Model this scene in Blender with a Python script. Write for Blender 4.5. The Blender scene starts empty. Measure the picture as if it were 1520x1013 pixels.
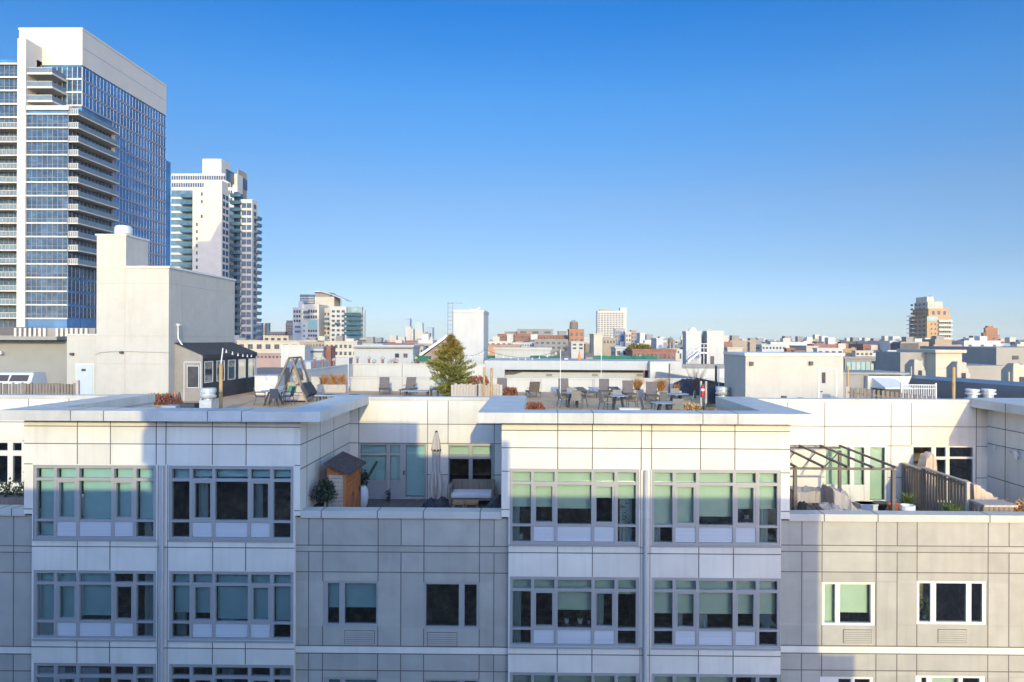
import bpy, math, random
from mathutils import Vector, Matrix
random.seed(7)
SC = bpy.context.scene
COL = SC.collection
R = math.radians
# ------------------------------------------------------------------ camera
F = 1050.0            # focal length in pixels of a 1520 px wide frame
CX, CY = 760.0, 506.5
ROLL, YAW, SHX, HOR = R(0.22), math.atan(0.012), -27.0, 505.0
_f = Vector((-math.sin(YAW), math.cos(YAW), 0))
_r0 = Vector((math.cos(YAW), math.sin(YAW), 0)); _u0 = Vector((0, 0, 1))
_r = _r0 * math.cos(ROLL) + _u0 * math.sin(ROLL)
_u = _u0 * math.cos(ROLL) - _r0 * math.sin(ROLL)
SHY = HOR - CY
cam_d = bpy.data.cameras.new("camera"); cam = bpy.data.objects.new("camera", cam_d); COL.objects.link(cam)
cam_d.sensor_fit = 'HORIZONTAL'; cam_d.sensor_width = 36.0; cam_d.lens = F / 1520 * 36.0
cam_d.shift_x = SHX / 1520; cam_d.shift_y = SHY / 1520
cam_d.clip_start = 0.05; cam_d.clip_end = 30000
b = -_f
cam.matrix_world = Matrix(((_r.x, _u.x, b.x, 0), (_r.y, _u.y, b.y, 0), (_r.z, _u.z, b.z, 0), (0, 0, 0, 1)))
SC.camera = cam
def at(px, py, Y):
    """the point at depth Y that the photo shows at pixel px, py"""
    a = (px - CX + SHX) / F; c = -(py - CY - SHY) / F
    d = _f + _r * a + _u * c
    return d * (Y / d.y)
def X(px, Y, py=600): return at(px, py, Y).x
def Z(py, Y, px=800): return at(px, py, Y).z
# ------------------------------------------------------------------ world and sun
L = Vector((-0.1316, 1.0, -0.2456)).normalized()          # direction the sunlight travels
to_sun = -L
elev = math.asin(to_sun.z); azim = math.atan2(to_sun.x, to_sun.y)
w = bpy.data.worlds.new("World"); SC.world = w; w.use_nodes = True
nt = w.node_tree; bg = nt.nodes["Background"]
sky = nt.nodes.new("ShaderNodeTexSky"); sky.sky_type = 'NISHITA'; sky.sun_disc = False
sky.sun_elevation = elev; sky.sun_rotation = azim
sky.altitude = 50; sky.air_density = 1.0; sky.dust_density = 0.35; sky.ozone_density = 2.0
hs = nt.nodes.new("ShaderNodeHueSaturation"); hs.inputs["Saturation"].default_value = 1.18
nt.links.new(sky.outputs[0], hs.inputs["Color"])
# the clear winter air away from the sun is deeper blue than the model's: graded by elevation, brightened overhead and on the sun's side to fill the shade
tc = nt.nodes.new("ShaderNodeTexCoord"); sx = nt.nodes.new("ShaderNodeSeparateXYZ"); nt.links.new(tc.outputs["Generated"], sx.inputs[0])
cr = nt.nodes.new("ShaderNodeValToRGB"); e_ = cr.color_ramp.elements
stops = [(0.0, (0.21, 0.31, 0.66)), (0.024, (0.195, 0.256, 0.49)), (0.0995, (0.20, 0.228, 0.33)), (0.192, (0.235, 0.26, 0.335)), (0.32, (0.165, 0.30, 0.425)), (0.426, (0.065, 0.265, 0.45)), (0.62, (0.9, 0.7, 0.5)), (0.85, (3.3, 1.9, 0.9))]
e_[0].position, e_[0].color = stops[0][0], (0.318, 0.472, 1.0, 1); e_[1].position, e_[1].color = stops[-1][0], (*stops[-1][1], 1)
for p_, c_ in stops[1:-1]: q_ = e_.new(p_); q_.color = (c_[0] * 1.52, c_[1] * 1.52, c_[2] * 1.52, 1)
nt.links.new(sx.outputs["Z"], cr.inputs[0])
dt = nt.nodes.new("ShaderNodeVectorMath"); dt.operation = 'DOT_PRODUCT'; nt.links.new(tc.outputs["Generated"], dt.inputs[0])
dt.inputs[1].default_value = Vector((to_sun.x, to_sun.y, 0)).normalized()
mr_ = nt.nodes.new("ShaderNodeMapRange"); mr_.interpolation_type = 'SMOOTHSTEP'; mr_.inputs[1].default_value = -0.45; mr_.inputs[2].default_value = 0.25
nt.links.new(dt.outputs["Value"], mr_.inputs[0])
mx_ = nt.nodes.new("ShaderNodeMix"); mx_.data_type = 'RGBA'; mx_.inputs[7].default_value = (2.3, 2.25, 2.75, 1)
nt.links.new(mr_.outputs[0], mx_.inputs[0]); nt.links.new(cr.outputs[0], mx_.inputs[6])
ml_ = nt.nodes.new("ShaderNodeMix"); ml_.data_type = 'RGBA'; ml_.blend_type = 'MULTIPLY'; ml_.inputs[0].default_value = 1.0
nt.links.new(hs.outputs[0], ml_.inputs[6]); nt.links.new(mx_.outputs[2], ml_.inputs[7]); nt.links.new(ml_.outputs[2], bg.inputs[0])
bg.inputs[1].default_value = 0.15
sd = bpy.data.lights.new("sun", 'SUN'); sun = bpy.data.objects.new("sun", sd); COL.objects.link(sun)
sd.energy = 2.2; sd.angle = R(0.4); sd.color = (0.87, 0.755, 0.38)
sun.rotation_euler = L.to_track_quat('-Z', 'Y').to_euler(); sun.location = (0, -30, 40)
SC.view_settings.view_transform = 'Standard'; SC.view_settings.look = 'None'
SC.view_settings.exposure = 0.9; SC.view_settings.gamma = 1.0
SC.render.engine = 'CYCLES'
SC.cycles.max_bounces = 6; SC.cycles.transparent_max_bounces = 12
SC.cycles.caustics_reflective = False; SC.cycles.caustics_refractive = False
# ------------------------------------------------------------------ materials
M = {}
def mat(name, col, rough=0.8, var=0.08, scale=3.0, metal=0.0, spec=0.4, streak=0.0, bump=0.0, spot=None, spot_amt=0.35, stretch=(1, 1, 1), island=0.0):
    m = bpy.data.materials.new(name); m.use_nodes = True; M[name] = m
    n = m.node_tree.nodes; l = m.node_tree.links; p = n["Principled BSDF"]
    p.inputs["Roughness"].default_value = rough; p.inputs["Metallic"].default_value = metal
    p.inputs["Specular IOR Level"].default_value = spec
    geo = n.new("ShaderNodeNewGeometry"); mp = n.new("ShaderNodeMapping"); mp.inputs["Scale"].default_value = stretch
    l.new(geo.outputs["Position"], mp.inputs["Vector"])
    nz = n.new("ShaderNodeTexNoise"); nz.inputs["Scale"].default_value = scale; nz.inputs["Detail"].default_value = 5
    l.new(mp.outputs[0], nz.inputs["Vector"])
    rmp = n.new("ShaderNodeMapRange"); rmp.inputs[1].default_value = 0.3; rmp.inputs[2].default_value = 0.7
    rmp.inputs[3].default_value = 1 - var; rmp.inputs[4].default_value = 1 + var * 0.6
    l.new(nz.outputs["Fac"], rmp.inputs[0])
    base = n.new("ShaderNodeRGB"); base.outputs[0].default_value = (*col, 1)
    src = base.outputs[0]
    if spot:
        n2 = n.new("ShaderNodeTexNoise"); n2.inputs["Scale"].default_value = scale * 2.7; n2.inputs["Detail"].default_value = 6
        l.new(mp.outputs[0], n2.inputs["Vector"])
        r2 = n.new("ShaderNodeMapRange"); r2.inputs[1].default_value = 0.48; r2.inputs[2].default_value = 0.66
        r2.inputs[4].default_value = spot_amt; l.new(n2.outputs["Fac"], r2.inputs[0])
        mx0 = n.new("ShaderNodeMix"); mx0.data_type = 'RGBA'; mx0.inputs[7].default_value = (*spot, 1)
        l.new(r2.outputs[0], mx0.inputs[0]); l.new(src, mx0.inputs[6]); src = mx0.outputs[2]
    vm = n.new("ShaderNodeVectorMath"); vm.operation = 'SCALE'
    l.new(src, vm.inputs[0]); l.new(rmp.outputs[0], vm.inputs["Scale"]); src = vm.outputs[0]
    if island:
        ri = n.new("ShaderNodeMapRange"); ri.inputs[3].default_value = 1 - island; ri.inputs[4].default_value = 1 + island * 0.7; l.new(geo.outputs["Random Per Island"], ri.inputs[0])
        v5 = n.new("ShaderNodeVectorMath"); v5.operation = 'SCALE'; l.new(src, v5.inputs[0]); l.new(ri.outputs[0], v5.inputs["Scale"]); src = v5.outputs[0]
    if streak:
        mp2 = n.new("ShaderNodeMapping"); mp2.inputs["Scale"].default_value = (4, 4, 0.25); l.new(geo.outputs["Position"], mp2.inputs["Vector"])
        n3 = n.new("ShaderNodeTexNoise"); n3.inputs["Scale"].default_value = 1.2; n3.inputs["Detail"].default_value = 4
        l.new(mp2.outputs[0], n3.inputs["Vector"])
        r3 = n.new("ShaderNodeMapRange"); r3.inputs[1].default_value = 0.5; r3.inputs[2].default_value = 0.75
        r3.inputs[3].default_value = 1.0; r3.inputs[4].default_value = 1 - streak; l.new(n3.outputs["Fac"], r3.inputs[0])
        v2 = n.new("ShaderNodeVectorMath"); v2.operation = 'SCALE'; l.new(src, v2.inputs[0]); l.new(r3.outputs[0], v2.inputs["Scale"]); src = v2.outputs[0]
    l.new(src, p.inputs["Base Color"])
    if bump:
        bp = n.new("ShaderNodeBump"); bp.inputs["Strength"].default_value = bump; bp.inputs["Distance"].default_value = 0.02
        n4 = n.new("ShaderNodeTexNoise"); n4.inputs["Scale"].default_value = scale * 8; n4.inputs["Detail"].default_value = 4
        l.new(mp.outputs[0], n4.inputs["Vector"]); l.new(n4.outputs["Fac"], bp.inputs["Height"]); l.new(bp.outputs[0], p.inputs["Normal"])
    return m
def glass(name, tint, gloss=0.10, rough=0.02):
    m = bpy.data.materials.new(name); m.use_nodes = True; M[name] = m
    n = m.node_tree.nodes; l = m.node_tree.links; n.remove(n["Principled BSDF"])
    t = n.new("ShaderNodeBsdfTransparent"); t.inputs[0].default_value = (*tint, 1)
    g = n.new("ShaderNodeBsdfGlossy"); g.inputs[0].default_value = (0.9, 0.95, 1, 1); g.inputs["Roughness"].default_value = rough
    lw = n.new("ShaderNodeLayerWeight"); lw.inputs[0].default_value = 0.35
    mr = n.new("ShaderNodeMapRange"); mr.inputs[3].default_value = gloss; mr.inputs[4].default_value = 0.9
    l.new(lw.outputs["Fresnel"], mr.inputs[0])
    mx = n.new("ShaderNodeMixShader"); l.new(mr.outputs[0], mx.inputs[0]); l.new(t.outputs[0], mx.inputs[1]); l.new(g.outputs[0], mx.inputs[2])
    l.new(mx.outputs[0], n["Material Output"].inputs[0]); return m
# ------------------------------------------------------------------ mesh builder
OFF = {}
class MB:
    def __init__(s): s.v = []; s.f = []; s.m = []
    def face(s, pts, mi=0):
        i = len(s.v); s.v += [tuple(p) for p in pts]; s.f.append(tuple(range(i, i + len(pts)))); s.m.append(mi); return s
    def hexa(s, p, mi=0):      # p: 4 bottom ccw, 4 top ccw
        i = len(s.v); s.v += [tuple(q) for q in p]
        for q in ((0, 3, 2, 1), (4, 5, 6, 7), (0, 1, 5, 4), (1, 2, 6, 5), (2, 3, 7, 6), (3, 0, 4, 7)):
            s.f.append(tuple(i + k for k in q)); s.m.append(mi)
        return s
    def box(s, x0, x1, y0, y1, z0, z1, mi=0):
        return s.hexa([(x0, y0, z0), (x1, y0, z0), (x1, y1, z0), (x0, y1, z0), (x0, y0, z1), (x1, y0, z1), (x1, y1, z1), (x0, y1, z1)], mi)
    def bar(s, p0, p1, wd, ht, mi=0, up=(0, 0, 1)):   # square bar from p0 to p1
        p0 = Vector(p0); p1 = Vector(p1); d = (p1 - p0).normalized(); u = Vector(up)
        if abs(d.dot(u)) > 0.98: u = Vector((0, 1, 0))
        a = d.cross(u).normalized() * wd / 2; c = a.cross(d).normalized() * ht / 2
        return s.hexa([p0 - a - c, p0 + a - c, p0 + a + c, p0 - a + c, p1 - a - c, p1 + a - c, p1 + a + c, p1 - a + c], mi)
    def cyl(s, p0, p1, r0, r1=None, n=10, mi=0):
        r1 = r0 if r1 is None else r1
        p0 = Vector(p0); p1 = Vector(p1); d = (p1 - p0).normalized(); u = Vector((0, 0, 1)) if abs(d.z) < 0.95 else Vector((1, 0, 0))
        a = d.cross(u).normalized(); c = d.cross(a); i = len(s.v)
        for k in range(n):
            t = 2 * math.pi * k / n; o = a * math.cos(t) + c * math.sin(t)
            s.v.append(tuple(p0 + o * r0)); s.v.append(tuple(p1 + o * r1))
        for k in range(n):
            j = (k + 1) % n; s.f.append((i + 2 * k, i + 2 * k + 1, i + 2 * j + 1, i + 2 * j)); s.m.append(mi)
        s.f.append(tuple(i + 2 * k for k in range(n))); s.m.append(mi)
        s.f.append(tuple(i + 2 * k + 1 for k in reversed(range(n)))); s.m.append(mi)
        return s
    def lathe(s, c, prof, n=16, mi=0, sx=1, sy=1):      # prof: (r, z) from bottom to top
        i = len(s.v); c = Vector(c)
        for r, z in prof:
            for k in range(n):
                t = 2 * math.pi * k / n; s.v.append((c.x + r * sx * math.cos(t), c.y + r * sy * math.sin(t), c.z + z))
        for q in range(len(prof) - 1):
            for k in range(n):
                j = (k + 1) % n; s.f.append((i + q * n + k, i + q * n + j, i + (q + 1) * n + j, i + (q + 1) * n + k)); s.m.append(mi)
        s.f.append(tuple(i + k for k in reversed(range(n)))); s.m.append(mi)
        e = i + (len(prof) - 1) * n; s.f.append(tuple(e + k for k in range(n))); s.m.append(mi)
        return s
    def prism(s, poly, y0, y1, mi=0):      # poly in x,z
        i = len(s.v); n = len(poly)
        s.v += [(x, y0, z) for x, z in poly] + [(x, y1, z) for x, z in poly]
        s.f.append(tuple(range(i, i + n))); s.m.append(mi); s.f.append(tuple(i + n + k for k in reversed(range(n)))); s.m.append(mi)
        for k in range(n):
            j = (k + 1) % n; s.f.append((i + k, i + n + k, i + n + j, i + j)); s.m.append(mi)
        return s
    def tube(s, pts, r, n=6, mi=0):
        for a, b_ in zip(pts, pts[1:]): s.cyl(a, b_, r, r, n, mi)
        return s
    def build(s, name, mats, parent=None, smooth=False, bevel=0):
        if not isinstance(mats, (list, tuple)): mats = [mats]
        o_ = OFF.get(parent, Vector((0, 0, 0))) if parent else Vector((0, 0, 0))
        me = bpy.data.meshes.new(name)
        me.from_pydata([(x - o_.x, y - o_.y, z - o_.z) for x, y, z in s.v], [], s.f)
        for q in mats: me.materials.append(M[q] if isinstance(q, str) else q)
        me.polygons.foreach_set("material_index", s.m)
        if smooth: me.polygons.foreach_set("use_smooth", [True] * len(s.f))
        me.update()
        o = bpy.data.objects.new(name, me); COL.objects.link(o)
        if parent: o.parent = parent; OFF[o] = o_
        if bevel:
            bm = o.modifiers.new("bevel", 'BEVEL'); bm.width = bevel; bm.segments = 2; bm.limit_method = 'ANGLE'
        return o
    def base(s):
        xs = [v[0] for v in s.v]; ys = [v[1] for v in s.v]; zs = [v[2] for v in s.v]
        return ((min(xs) + max(xs)) / 2, (min(ys) + max(ys)) / 2, min(zs))
def tag(o, label, cat, group=None, kind=None):
    o['label'] = label; o['category'] = cat
    if group: o['group'] = group
    o['kind'] = kind or 'thing'
    return o
def thing(name, label, cat, loc=(0, 0, 0), group=None):
    o = bpy.data.objects.new(name, None); COL.objects.link(o); o.location = loc; OFF[o] = Vector(loc)
    o.empty_display_size = 0.2
    return tag(o, label, cat, group)
def solid(mb, name, mats, label, cat, group=None, smooth=False):   # a thing that is one mesh, its origin at its base
    c = mb.base(); mb.v = [(x - c[0], y - c[1], z - c[2]) for x, y, z in mb.v]
    o = mb.build(name, mats, None, smooth); o.location = c; return tag(o, label, cat, group)
def structure(mb, name, mats, kind='structure', smooth=False):
    o = mb.build(name, mats, None, smooth); o['kind'] = kind; return o
KIDS = {}
def copy_tree(o, loc=None, rz=None, label=None, parent=None, scale=None):
    c = o.copy(); COL.objects.link(c)
    if parent is not None: c.parent = parent
    if loc is not None: c.location = loc
    if rz is not None: c.rotation_euler = (0, 0, rz)
    if scale is not None: c.scale = (scale, scale, scale)
    if label: c['label'] = label
    for ch in o.children: copy_tree(ch, parent=c)
    return c
# ------------------------------------------------------------------ materials of the front building
mat('white_panel', (0.645, 0.595, 0.505), 0.55, 0.07, 1.2, streak=0.09, island=0.06)
mat('beige_panel', (0.365, 0.342, 0.288), 0.7, 0.10, 1.6, streak=0.07, island=0.08, spot=(0.36, 0.33, 0.29), spot_amt=0.3)
mat('coping_white', (0.52, 0.49, 0.44), 0.5, 0.14, 0.9, streak=0.12, spot=(0.42, 0.40, 0.37), spot_amt=0.35)
mat('joint_dark', (0.13, 0.115, 0.10), 0.9)
mat('window_metal', (0.33, 0.32, 0.305), 0.4, 0.04, 2, metal=0.1)
mat('white_frame', (0.64, 0.61, 0.55), 0.45, 0.03)
mat('louver_white', (0.46, 0.455, 0.45), 0.5, 0.10, 1, stretch=(0.3, 1, 30))
mat('blind_pale', (0.60, 0.68, 0.57), 0.9, 0.05, 2)
mat('blind_aqua', (0.48, 0.68, 0.72), 0.9, 0.05, 2)
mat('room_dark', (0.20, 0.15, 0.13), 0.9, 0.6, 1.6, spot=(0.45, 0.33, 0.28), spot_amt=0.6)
mat('pipe_metal', (0.48, 0.47, 0.46), 0.4, 0.05, 2, metal=0.3)
mat('roof_membrane', (0.33, 0.31, 0.285), 0.85, 0.12, 0.8, spot=(0.25, 0.24, 0.22))
mat('stucco', (0.44, 0.41, 0.355), 0.9, 0.05, 0.9, bump=0.3, streak=0.06, spot=(0.38, 0.35, 0.31), spot_amt=0.3)
mat('stucco_side', (0.44, 0.41, 0.355), 0.9, 0.05, 0.9, bump=0.3, streak=0.06, spot=(0.38, 0.35, 0.31), spot_amt=0.3)
mat('deck_paver', (0.52, 0.345, 0.20), 0.85, 0.2, 1.5)
mat('terrace_deck', (0.13, 0.11, 0.09), 0.8, 0.35, 2.0, stretch=(8, 0.6, 1))
mat('grey_door', (0.42, 0.46, 0.48), 0.5, 0.04)
mat('dark_metal', (0.05, 0.05, 0.055), 0.5)
mat('white_metal', (0.58, 0.57, 0.55), 0.4, 0.06)
glass('window_glass', (0.82, 0.93, 0.91), 0.09)
glass('clear_glass', (0.80, 0.88, 0.86), 0.08)

YF, YB, YG, YD = 20.4, 20.8, 20.92, 26.3      # fascia, bay wall, lower wall, recessed wall
ZDECK, ZTER = -3.4, -5.94
def subtract(a, b, cuts):
    segs = [(a, b)]
    for c, d in cuts:
        out = []
        for p, q in segs:
            if d <= p or c >= q: out.append((p, q))
            else:
                if c > p: out.append((p, c))
                if d < q: out.append((d, q))
        segs = out
    return segs
def wall_front(mb, Y, x0, x1, z0, z1, holes, vj, hj, reveal=0.16, mi=0, ji=1, jw=0.026):
    """a front wall with window openings, thin dark joints between its panels"""
    xs = sorted({x0, x1, *[v[0] for v in vj], *[h[0] for h in holes], *[h[1] for h in holes]}); xs = [x for x in xs if x0 <= x <= x1]
    zs = sorted({z0, z1, *[v[0] for v in hj], *[h[2] for h in holes], *[h[3] for h in holes]}); zs = [z for z in zs if z0 <= z <= z1]
    for a, b_ in zip(xs, xs[1:]):
        for c, d in zip(zs, zs[1:]):
            mx, mz = (a + b_) / 2, (c + d) / 2
            if any(h[0] < mx < h[1] and h[2] < mz < h[3] for h in holes): continue
            mb.face([(a, Y, c), (b_, Y, c), (b_, Y, d), (a, Y, d)], mi)
    for h in holes:
        a, b_, c, d = h; y2 = Y + reveal
        mb.face([(a, Y, c), (a, y2, c), (a, y2, d), (a, Y, d)][::-1], mi); mb.face([(b_, Y, c), (b_, y2, c), (b_, y2, d), (b_, Y, d)], mi)
        mb.face([(a, Y, d), (b_, Y, d), (b_, y2, d), (a, y2, d)][::-1], mi); mb.face([(a, Y, c), (b_, Y, c), (b_, y2, c), (a, y2, c)], mi)
    e = 0.004
    for x, *r in vj:
        za, zb = r if r else (z0, z1)
        for p, q in subtract(za, zb, [(h[2], h[3]) for h in holes if h[0] - 0.01 < x < h[1] + 0.01]):
            mb.box(x - jw / 2, x + jw / 2, Y - e, Y + 0.002, p, q, ji)
    for z, *r in hj:
        xa, xb = r if r else (x0, x1)
        for p, q in subtract(xa, xb, [(h[0], h[1]) for h in holes if h[2] - 0.01 < z < h[3] + 0.01]):
            mb.box(p, q, Y - e - 0.002, Y + 0.002, z - jw / 2, z + jw / 2, ji)
def wall_side(mb, Xc, y0, y1, z0, z1, vj, hj, mi=0, ji=1, jw=0.03, sgn=1):
    ys = sorted([y0, y1] + [y for y in vj if y0 < y < y1]); zs = sorted([z0, z1] + [z for z in hj if z0 < z < z1])
    for ya, yb in zip(ys, ys[1:]):
        for za, zb in zip(zs, zs[1:]): mb.face([(Xc, ya, za), (Xc, yb, za), (Xc, yb, zb), (Xc, ya, zb)], mi)
    for y in vj: mb.box(Xc - 0.003, Xc + 0.003, y - jw / 2, y + jw / 2, z0, z1, ji)
    for z in hj: mb.box(Xc - 0.005, Xc + 0.005, y0, y1, z - jw / 2, z + jw / 2, ji)

front = thing('apartment_building', 'wide pale panelled apartment building with window bays, set-back terraces and a roof deck', 'building', (-4, 23, -24))
# pixel columns and rows of the window bays
bayL = [(49.5, 231.5), (250.5, 435.5)]; bayC = [(756.5, 948.5), (967, 1158.5)]
def zf(py, px=760): return at(px, py, YB).z
rowsL = [(691.5, 801.5), (848, 950), (986, 1088)]
rowsC = [(697, 809.5), (857.5, 961.5), (1000, 1104)]
def xb(px, py=760): return at(px, py, YB).x
holesL, holesC, units = [], [], []
for bay, rows, holes in ((bayL, rowsL, holesL), (bayC, rowsC, holesC)):
    mx = (bay[0][0] + bay[1][1]) / 2
    for ri, (t, bt) in enumerate(rows):
        for ci, (a, b_) in enumerate(bay):
            h = (xb(a, (t + bt) / 2), xb(b_, (t + bt) / 2), zf(bt, mx), zf(t, mx))
            holes.append(h); units.append((h, 'LC'[bay is bayC], ri, ci))
ZB = -24.0
ZCOP = at(760, 613, YF).z; ZCB = ZCOP - 0.30
# bay walls: the white upper parts and spandrels
xl0, xl1 = xb(35.5), xb(445.5, 700); xc0, xc1 = xb(744.5, 700), xb(1172.5, 700)
zpar = at(760, 760.5, 20.84).z           # terrace parapet top
zlow = zf(768)
wl = MB()
wall_front(wl, YB, xl0, xl1, zlow, ZCB, [h for h in holesL if h[3] > zlow], [(xb(q), zf(690, 240), ZCB) for q in (114.5, 163.5, 231.5, 246, 315, 365)],
           [(zf(q, 240),) for q in (633.5, 659.5)] + [(zf(690, 240), xl0, xb(48)), (zf(690, 240), xb(437), xl1), (zf(757, 240), xl0, xb(48)), (zf(757, 240), xb(437), xl1)])
wall_front(wl, YB, xb(47.5), xb(437.5), ZB, zlow, holesL, [(xb(q), a, c) for q in (115, 163.5, 316, 365) for a, c in ((zf(847, 240), zf(803, 240)), (zf(985, 240), zf(951.5, 240)))],
           [(zf(q, 240),) for q in (812.5, 962)])
for xx in (xb(47.5), xb(437.5)): wl.face([(xx, YB, ZB), (xx, YG + 0.2, ZB), (xx, YG + 0.2, zlow), (xx, YB, zlow)])
wall_side(wl, xl1, YB, YD, zlow, ZCB, [at(457, 640, 0.01).y + y for y in (21.4, 22.7, 24.2)], [zf(659.5, 240), zf(697, 445)])
wl.face([(xl0, YB, zlow), (xl0, YD, zlow), (xl0, YD, ZCB), (xl0, YB, ZCB)])
wl.face([(xl0, YB, zlow), (xb(47.5), YB, zlow), (xb(47.5), YG, zlow), (xl0, YG, zlow)])
wl.build('bay_wall', ['white_panel', 'joint_dark'], front)
wc = MB()
wall_front(wc, YB, xc0, xc1, zlow, ZCB, [h for h in holesC if h[3] > zlow], [(xb(q), zf(697), ZCB) for q in (827.5, 879, 951.5, 967, 1039.5, 1090.5)],
           [(zf(q, 960),) for q in (640, 666)] + [(zf(q, 960), a, c) for q in (701, 758) for a, c in ((xc0, xb(756)), (xb(1159), xc1))])
wall_front(wc, YB, xb(755), xb(1159.5), ZB, zlow, holesC, [(xb(q), a, c) for q in (828, 879.5, 1037.5, 1089) for a, c in ((zf(857, 960), zf(811, 960)), (zf(999, 960), zf(963, 960)))],
           [(zf(q, 960),) for q in (822, 973)])
for xx in (xb(755), xb(1159.5)): wc.face([(xx, YB, ZB), (xx, YG + 0.2, ZB), (xx, YG + 0.2, zlow), (xx, YB, zlow)])
wall_side(wc, xc1, YB, YD, zlow, ZCB, [22, 23.5, 25], [zf(666, 960)])
wall_side(wc, xc0, YB, YD, zlow, ZCB, [22, 23.5, 25], [zf(666, 960)])
wc.build('bay_wall', ['white_panel', 'joint_dark'], front)
# lower beige walls between the bays, with punched windows
def zg(py, px): return at(px, py, YG).z
def xg(px, py=880): return at(px, py, YG).x
WG = {}
for k, (a, b_, t, bt) in {'A': (479.5, 561, 863, 930), 'B': (629, 711.5, 864.5, 934), 'C': (1220.5, 1299.5, 864.5, 929), 'D': (1361, 1465, 863, 927.5),
                          'A2': (481, 561, 1006, 1075), 'B2': (629, 711, 1008, 1078), 'C2': (1217, 1297, 1005, 1070), 'D2': (1359, 1463, 1003.5, 1068)}.items():
    mx = (a + b_) / 2; WG[k] = (xg(a, (t + bt) / 2), xg(b_, (t + bt) / 2), zg(bt, mx), zg(t, mx))
lw_ = MB()
zcap = zg(770, 760)
bl = lambda px: [(zg(q, px),) for q in (810.5, 820, 850, 959.5, 971, 996)]
def grey(mb, a, b_, keys, v_all, v_half, px):
    hs_ = [WG[k] for k in keys]
    zt, za_, zb_ = zcap, zg(810.5, px), zg(820, px)
    z1, z2 = zg(959.5, px), zg(971, px)
    vj = [(xg(q, 900), ZB, zt) for q in v_all] + [(xg(q, 900), zz0, zz1) for q in v_half for zz0, zz1 in ((ZB, z2), (z1, zb_), (za_, zt))]
    wall_front(mb, YG, a, b_, ZB, zt, hs_, vj, bl(px))
grey(lw_, -22, xb(47.5), [], (20,), (-40,), 20)
grey(lw_, xb(437.5), xb(755), ['A', 'B', 'A2', 'B2'], (479, 561, 629, 711.5), (458, 595, 733), 600)
grey(lw_, xb(1159.5), 26, ['C', 'D', 'C2', 'D2'], (1220, 1300.5, 1361, 1466.5), (1190, 1331.5, 1497.5), 1330)
lw_.build('beige_wall', ['beige_panel', 'joint_dark'], front)
for a, b_, px in ((-22, xb(47.3), 20), (xb(437.7), xb(754.8), 600), (xb(1159.7), 26, 1330)):
    MB().box(a, b_, YG - 0.012, YG, zg(970, px), zg(960.8, px)).build('white_band', 'white_panel', front)
# terrace parapet caps
mat('cap_stone', (0.47, 0.445, 0.39), 0.6, 0.08, 1.2, streak=0.05)
for a, b_, js in ((-22, xl0, (2, 20)), (xl1, xc0, (478, 561, 629, 713)), (xc1, 26, (1222, 1301.5, 1467))):
    pc = MB(); pc.box(a, b_, YG - 0.08, YG + 0.42, zcap, zpar)
    pc.box(a, b_, YG + 0.08, YG + 0.34, ZTER, zcap - 0.002)
    for q in js:
        x_ = X(q, YG, 765); pc.box(x_ - 0.014, x_ + 0.014, YG - 0.084, YG + 0.424, zcap - 0.003, zpar + 0.004, 1)
    pc.build('parapet_cap', ['cap_stone', 'joint_dark'], front)
# bottom corner sticks of the bays where the parapets meet them are part of the bay walls; recessed wall of the terraces
dz = lambda py, px=900: at(px, py, YD).z
dx = lambda px, py=680: at(px, py, YD).x
DW = {'L': (-23, dx(33.5), dz(720, 20), dz(655, 20)), 'door': (dx(533.5), dx(633), ZTER, dz(658.5, 580)), 'M': (dx(665), dx(732.5), dz(721, 700), dz(660, 700)),
      'R1': (dx(1224), dx(1318), ZTER, dz(661.5, 1270)), 'R2': (dx(1352.5), dx(1448.5), ZTER, dz(661.5, 1400))}
dzt = dz(590, 700)
xr = dx(1465.5)
for a_, c_ in ((-23, xl0), (xl1, xc0), (xc1, xr)):
    dw = MB()
    wall_front(dw, YD, a_, c_, ZTER - 0.1, dzt - 0.13, [h for h in DW.values() if a_ - 0.5 <= h[0] and h[1] <= c_ + 0.6],
               [(dx(q), ZTER, dzt - 0.13) for q in (42, 102, 517.5, 532.5, 634.5, 665, 733.5, 1168.5, 1224, 1322.5, 1352.5, 1449) if a_ < dx(q) < c_],
               [(dz(q, 760),) for q in (630.5, 659, 705.5)])
    dw.face([(a_, YD + 0.4, dzt - 0.13), (a_, YD + 0.4, ZDECK), (c_, YD + 0.4, ZDECK), (c_, YD + 0.4, dzt - 0.13)])
    dw.build('terrace_wall', ['white_panel', 'joint_dark'], front)
for a, b_ in ((-24, at(163, 588, YD).x), (at(547, 592, YD).x, at(727, 592, YD).x), (at(1108, 594, YD).x, at(1440, 596, YD).x)):
    MB().box(a, b_, YD - 0.03, YD + 0.42, dzt - 0.13, dzt).build('parapet_cap', ['coping_white'], front)
# deep copings round the bay roofs
def ring(mb, x0, x1, wl_, wr_, front_d, yb=YD + 0.40):
    zt, z0 = ZCOP, ZCB
    mb.box(x0, x1, YF, YF + front_d, z0, zt)
    mb.box(x0, x0 + wl_, YF + front_d, yb, z0, zt); mb.box(x1 - wr_, x1, YF + front_d, yb, z0, zt)
    mb.box(x0 + wl_ - 0.25, x0 + wl_ - 0.05, YF + front_d - 0.1, yb, ZDECK, z0, 0); mb.box(x1 - wr_ + 0.05, x1 - wr_ + 0.25, YF + front_d - 0.1, yb, ZDECK, z0, 0)
    mb.box(x0 + wl_ - 0.25, x1 - wr_ + 0.25, YF + front_d - 0.3, YF + front_d - 0.1, ZDECK, z0, 0)
def coping_joints(mb, pxs, Y=YF):
    for q in pxs:
        x_ = X(q, YF, 618); mb.box(x_ - 0.012, x_ + 0.012, YF - 0.004, YF + 0.9, ZCB - 0.002, ZCOP + 0.003, 1)
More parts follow.
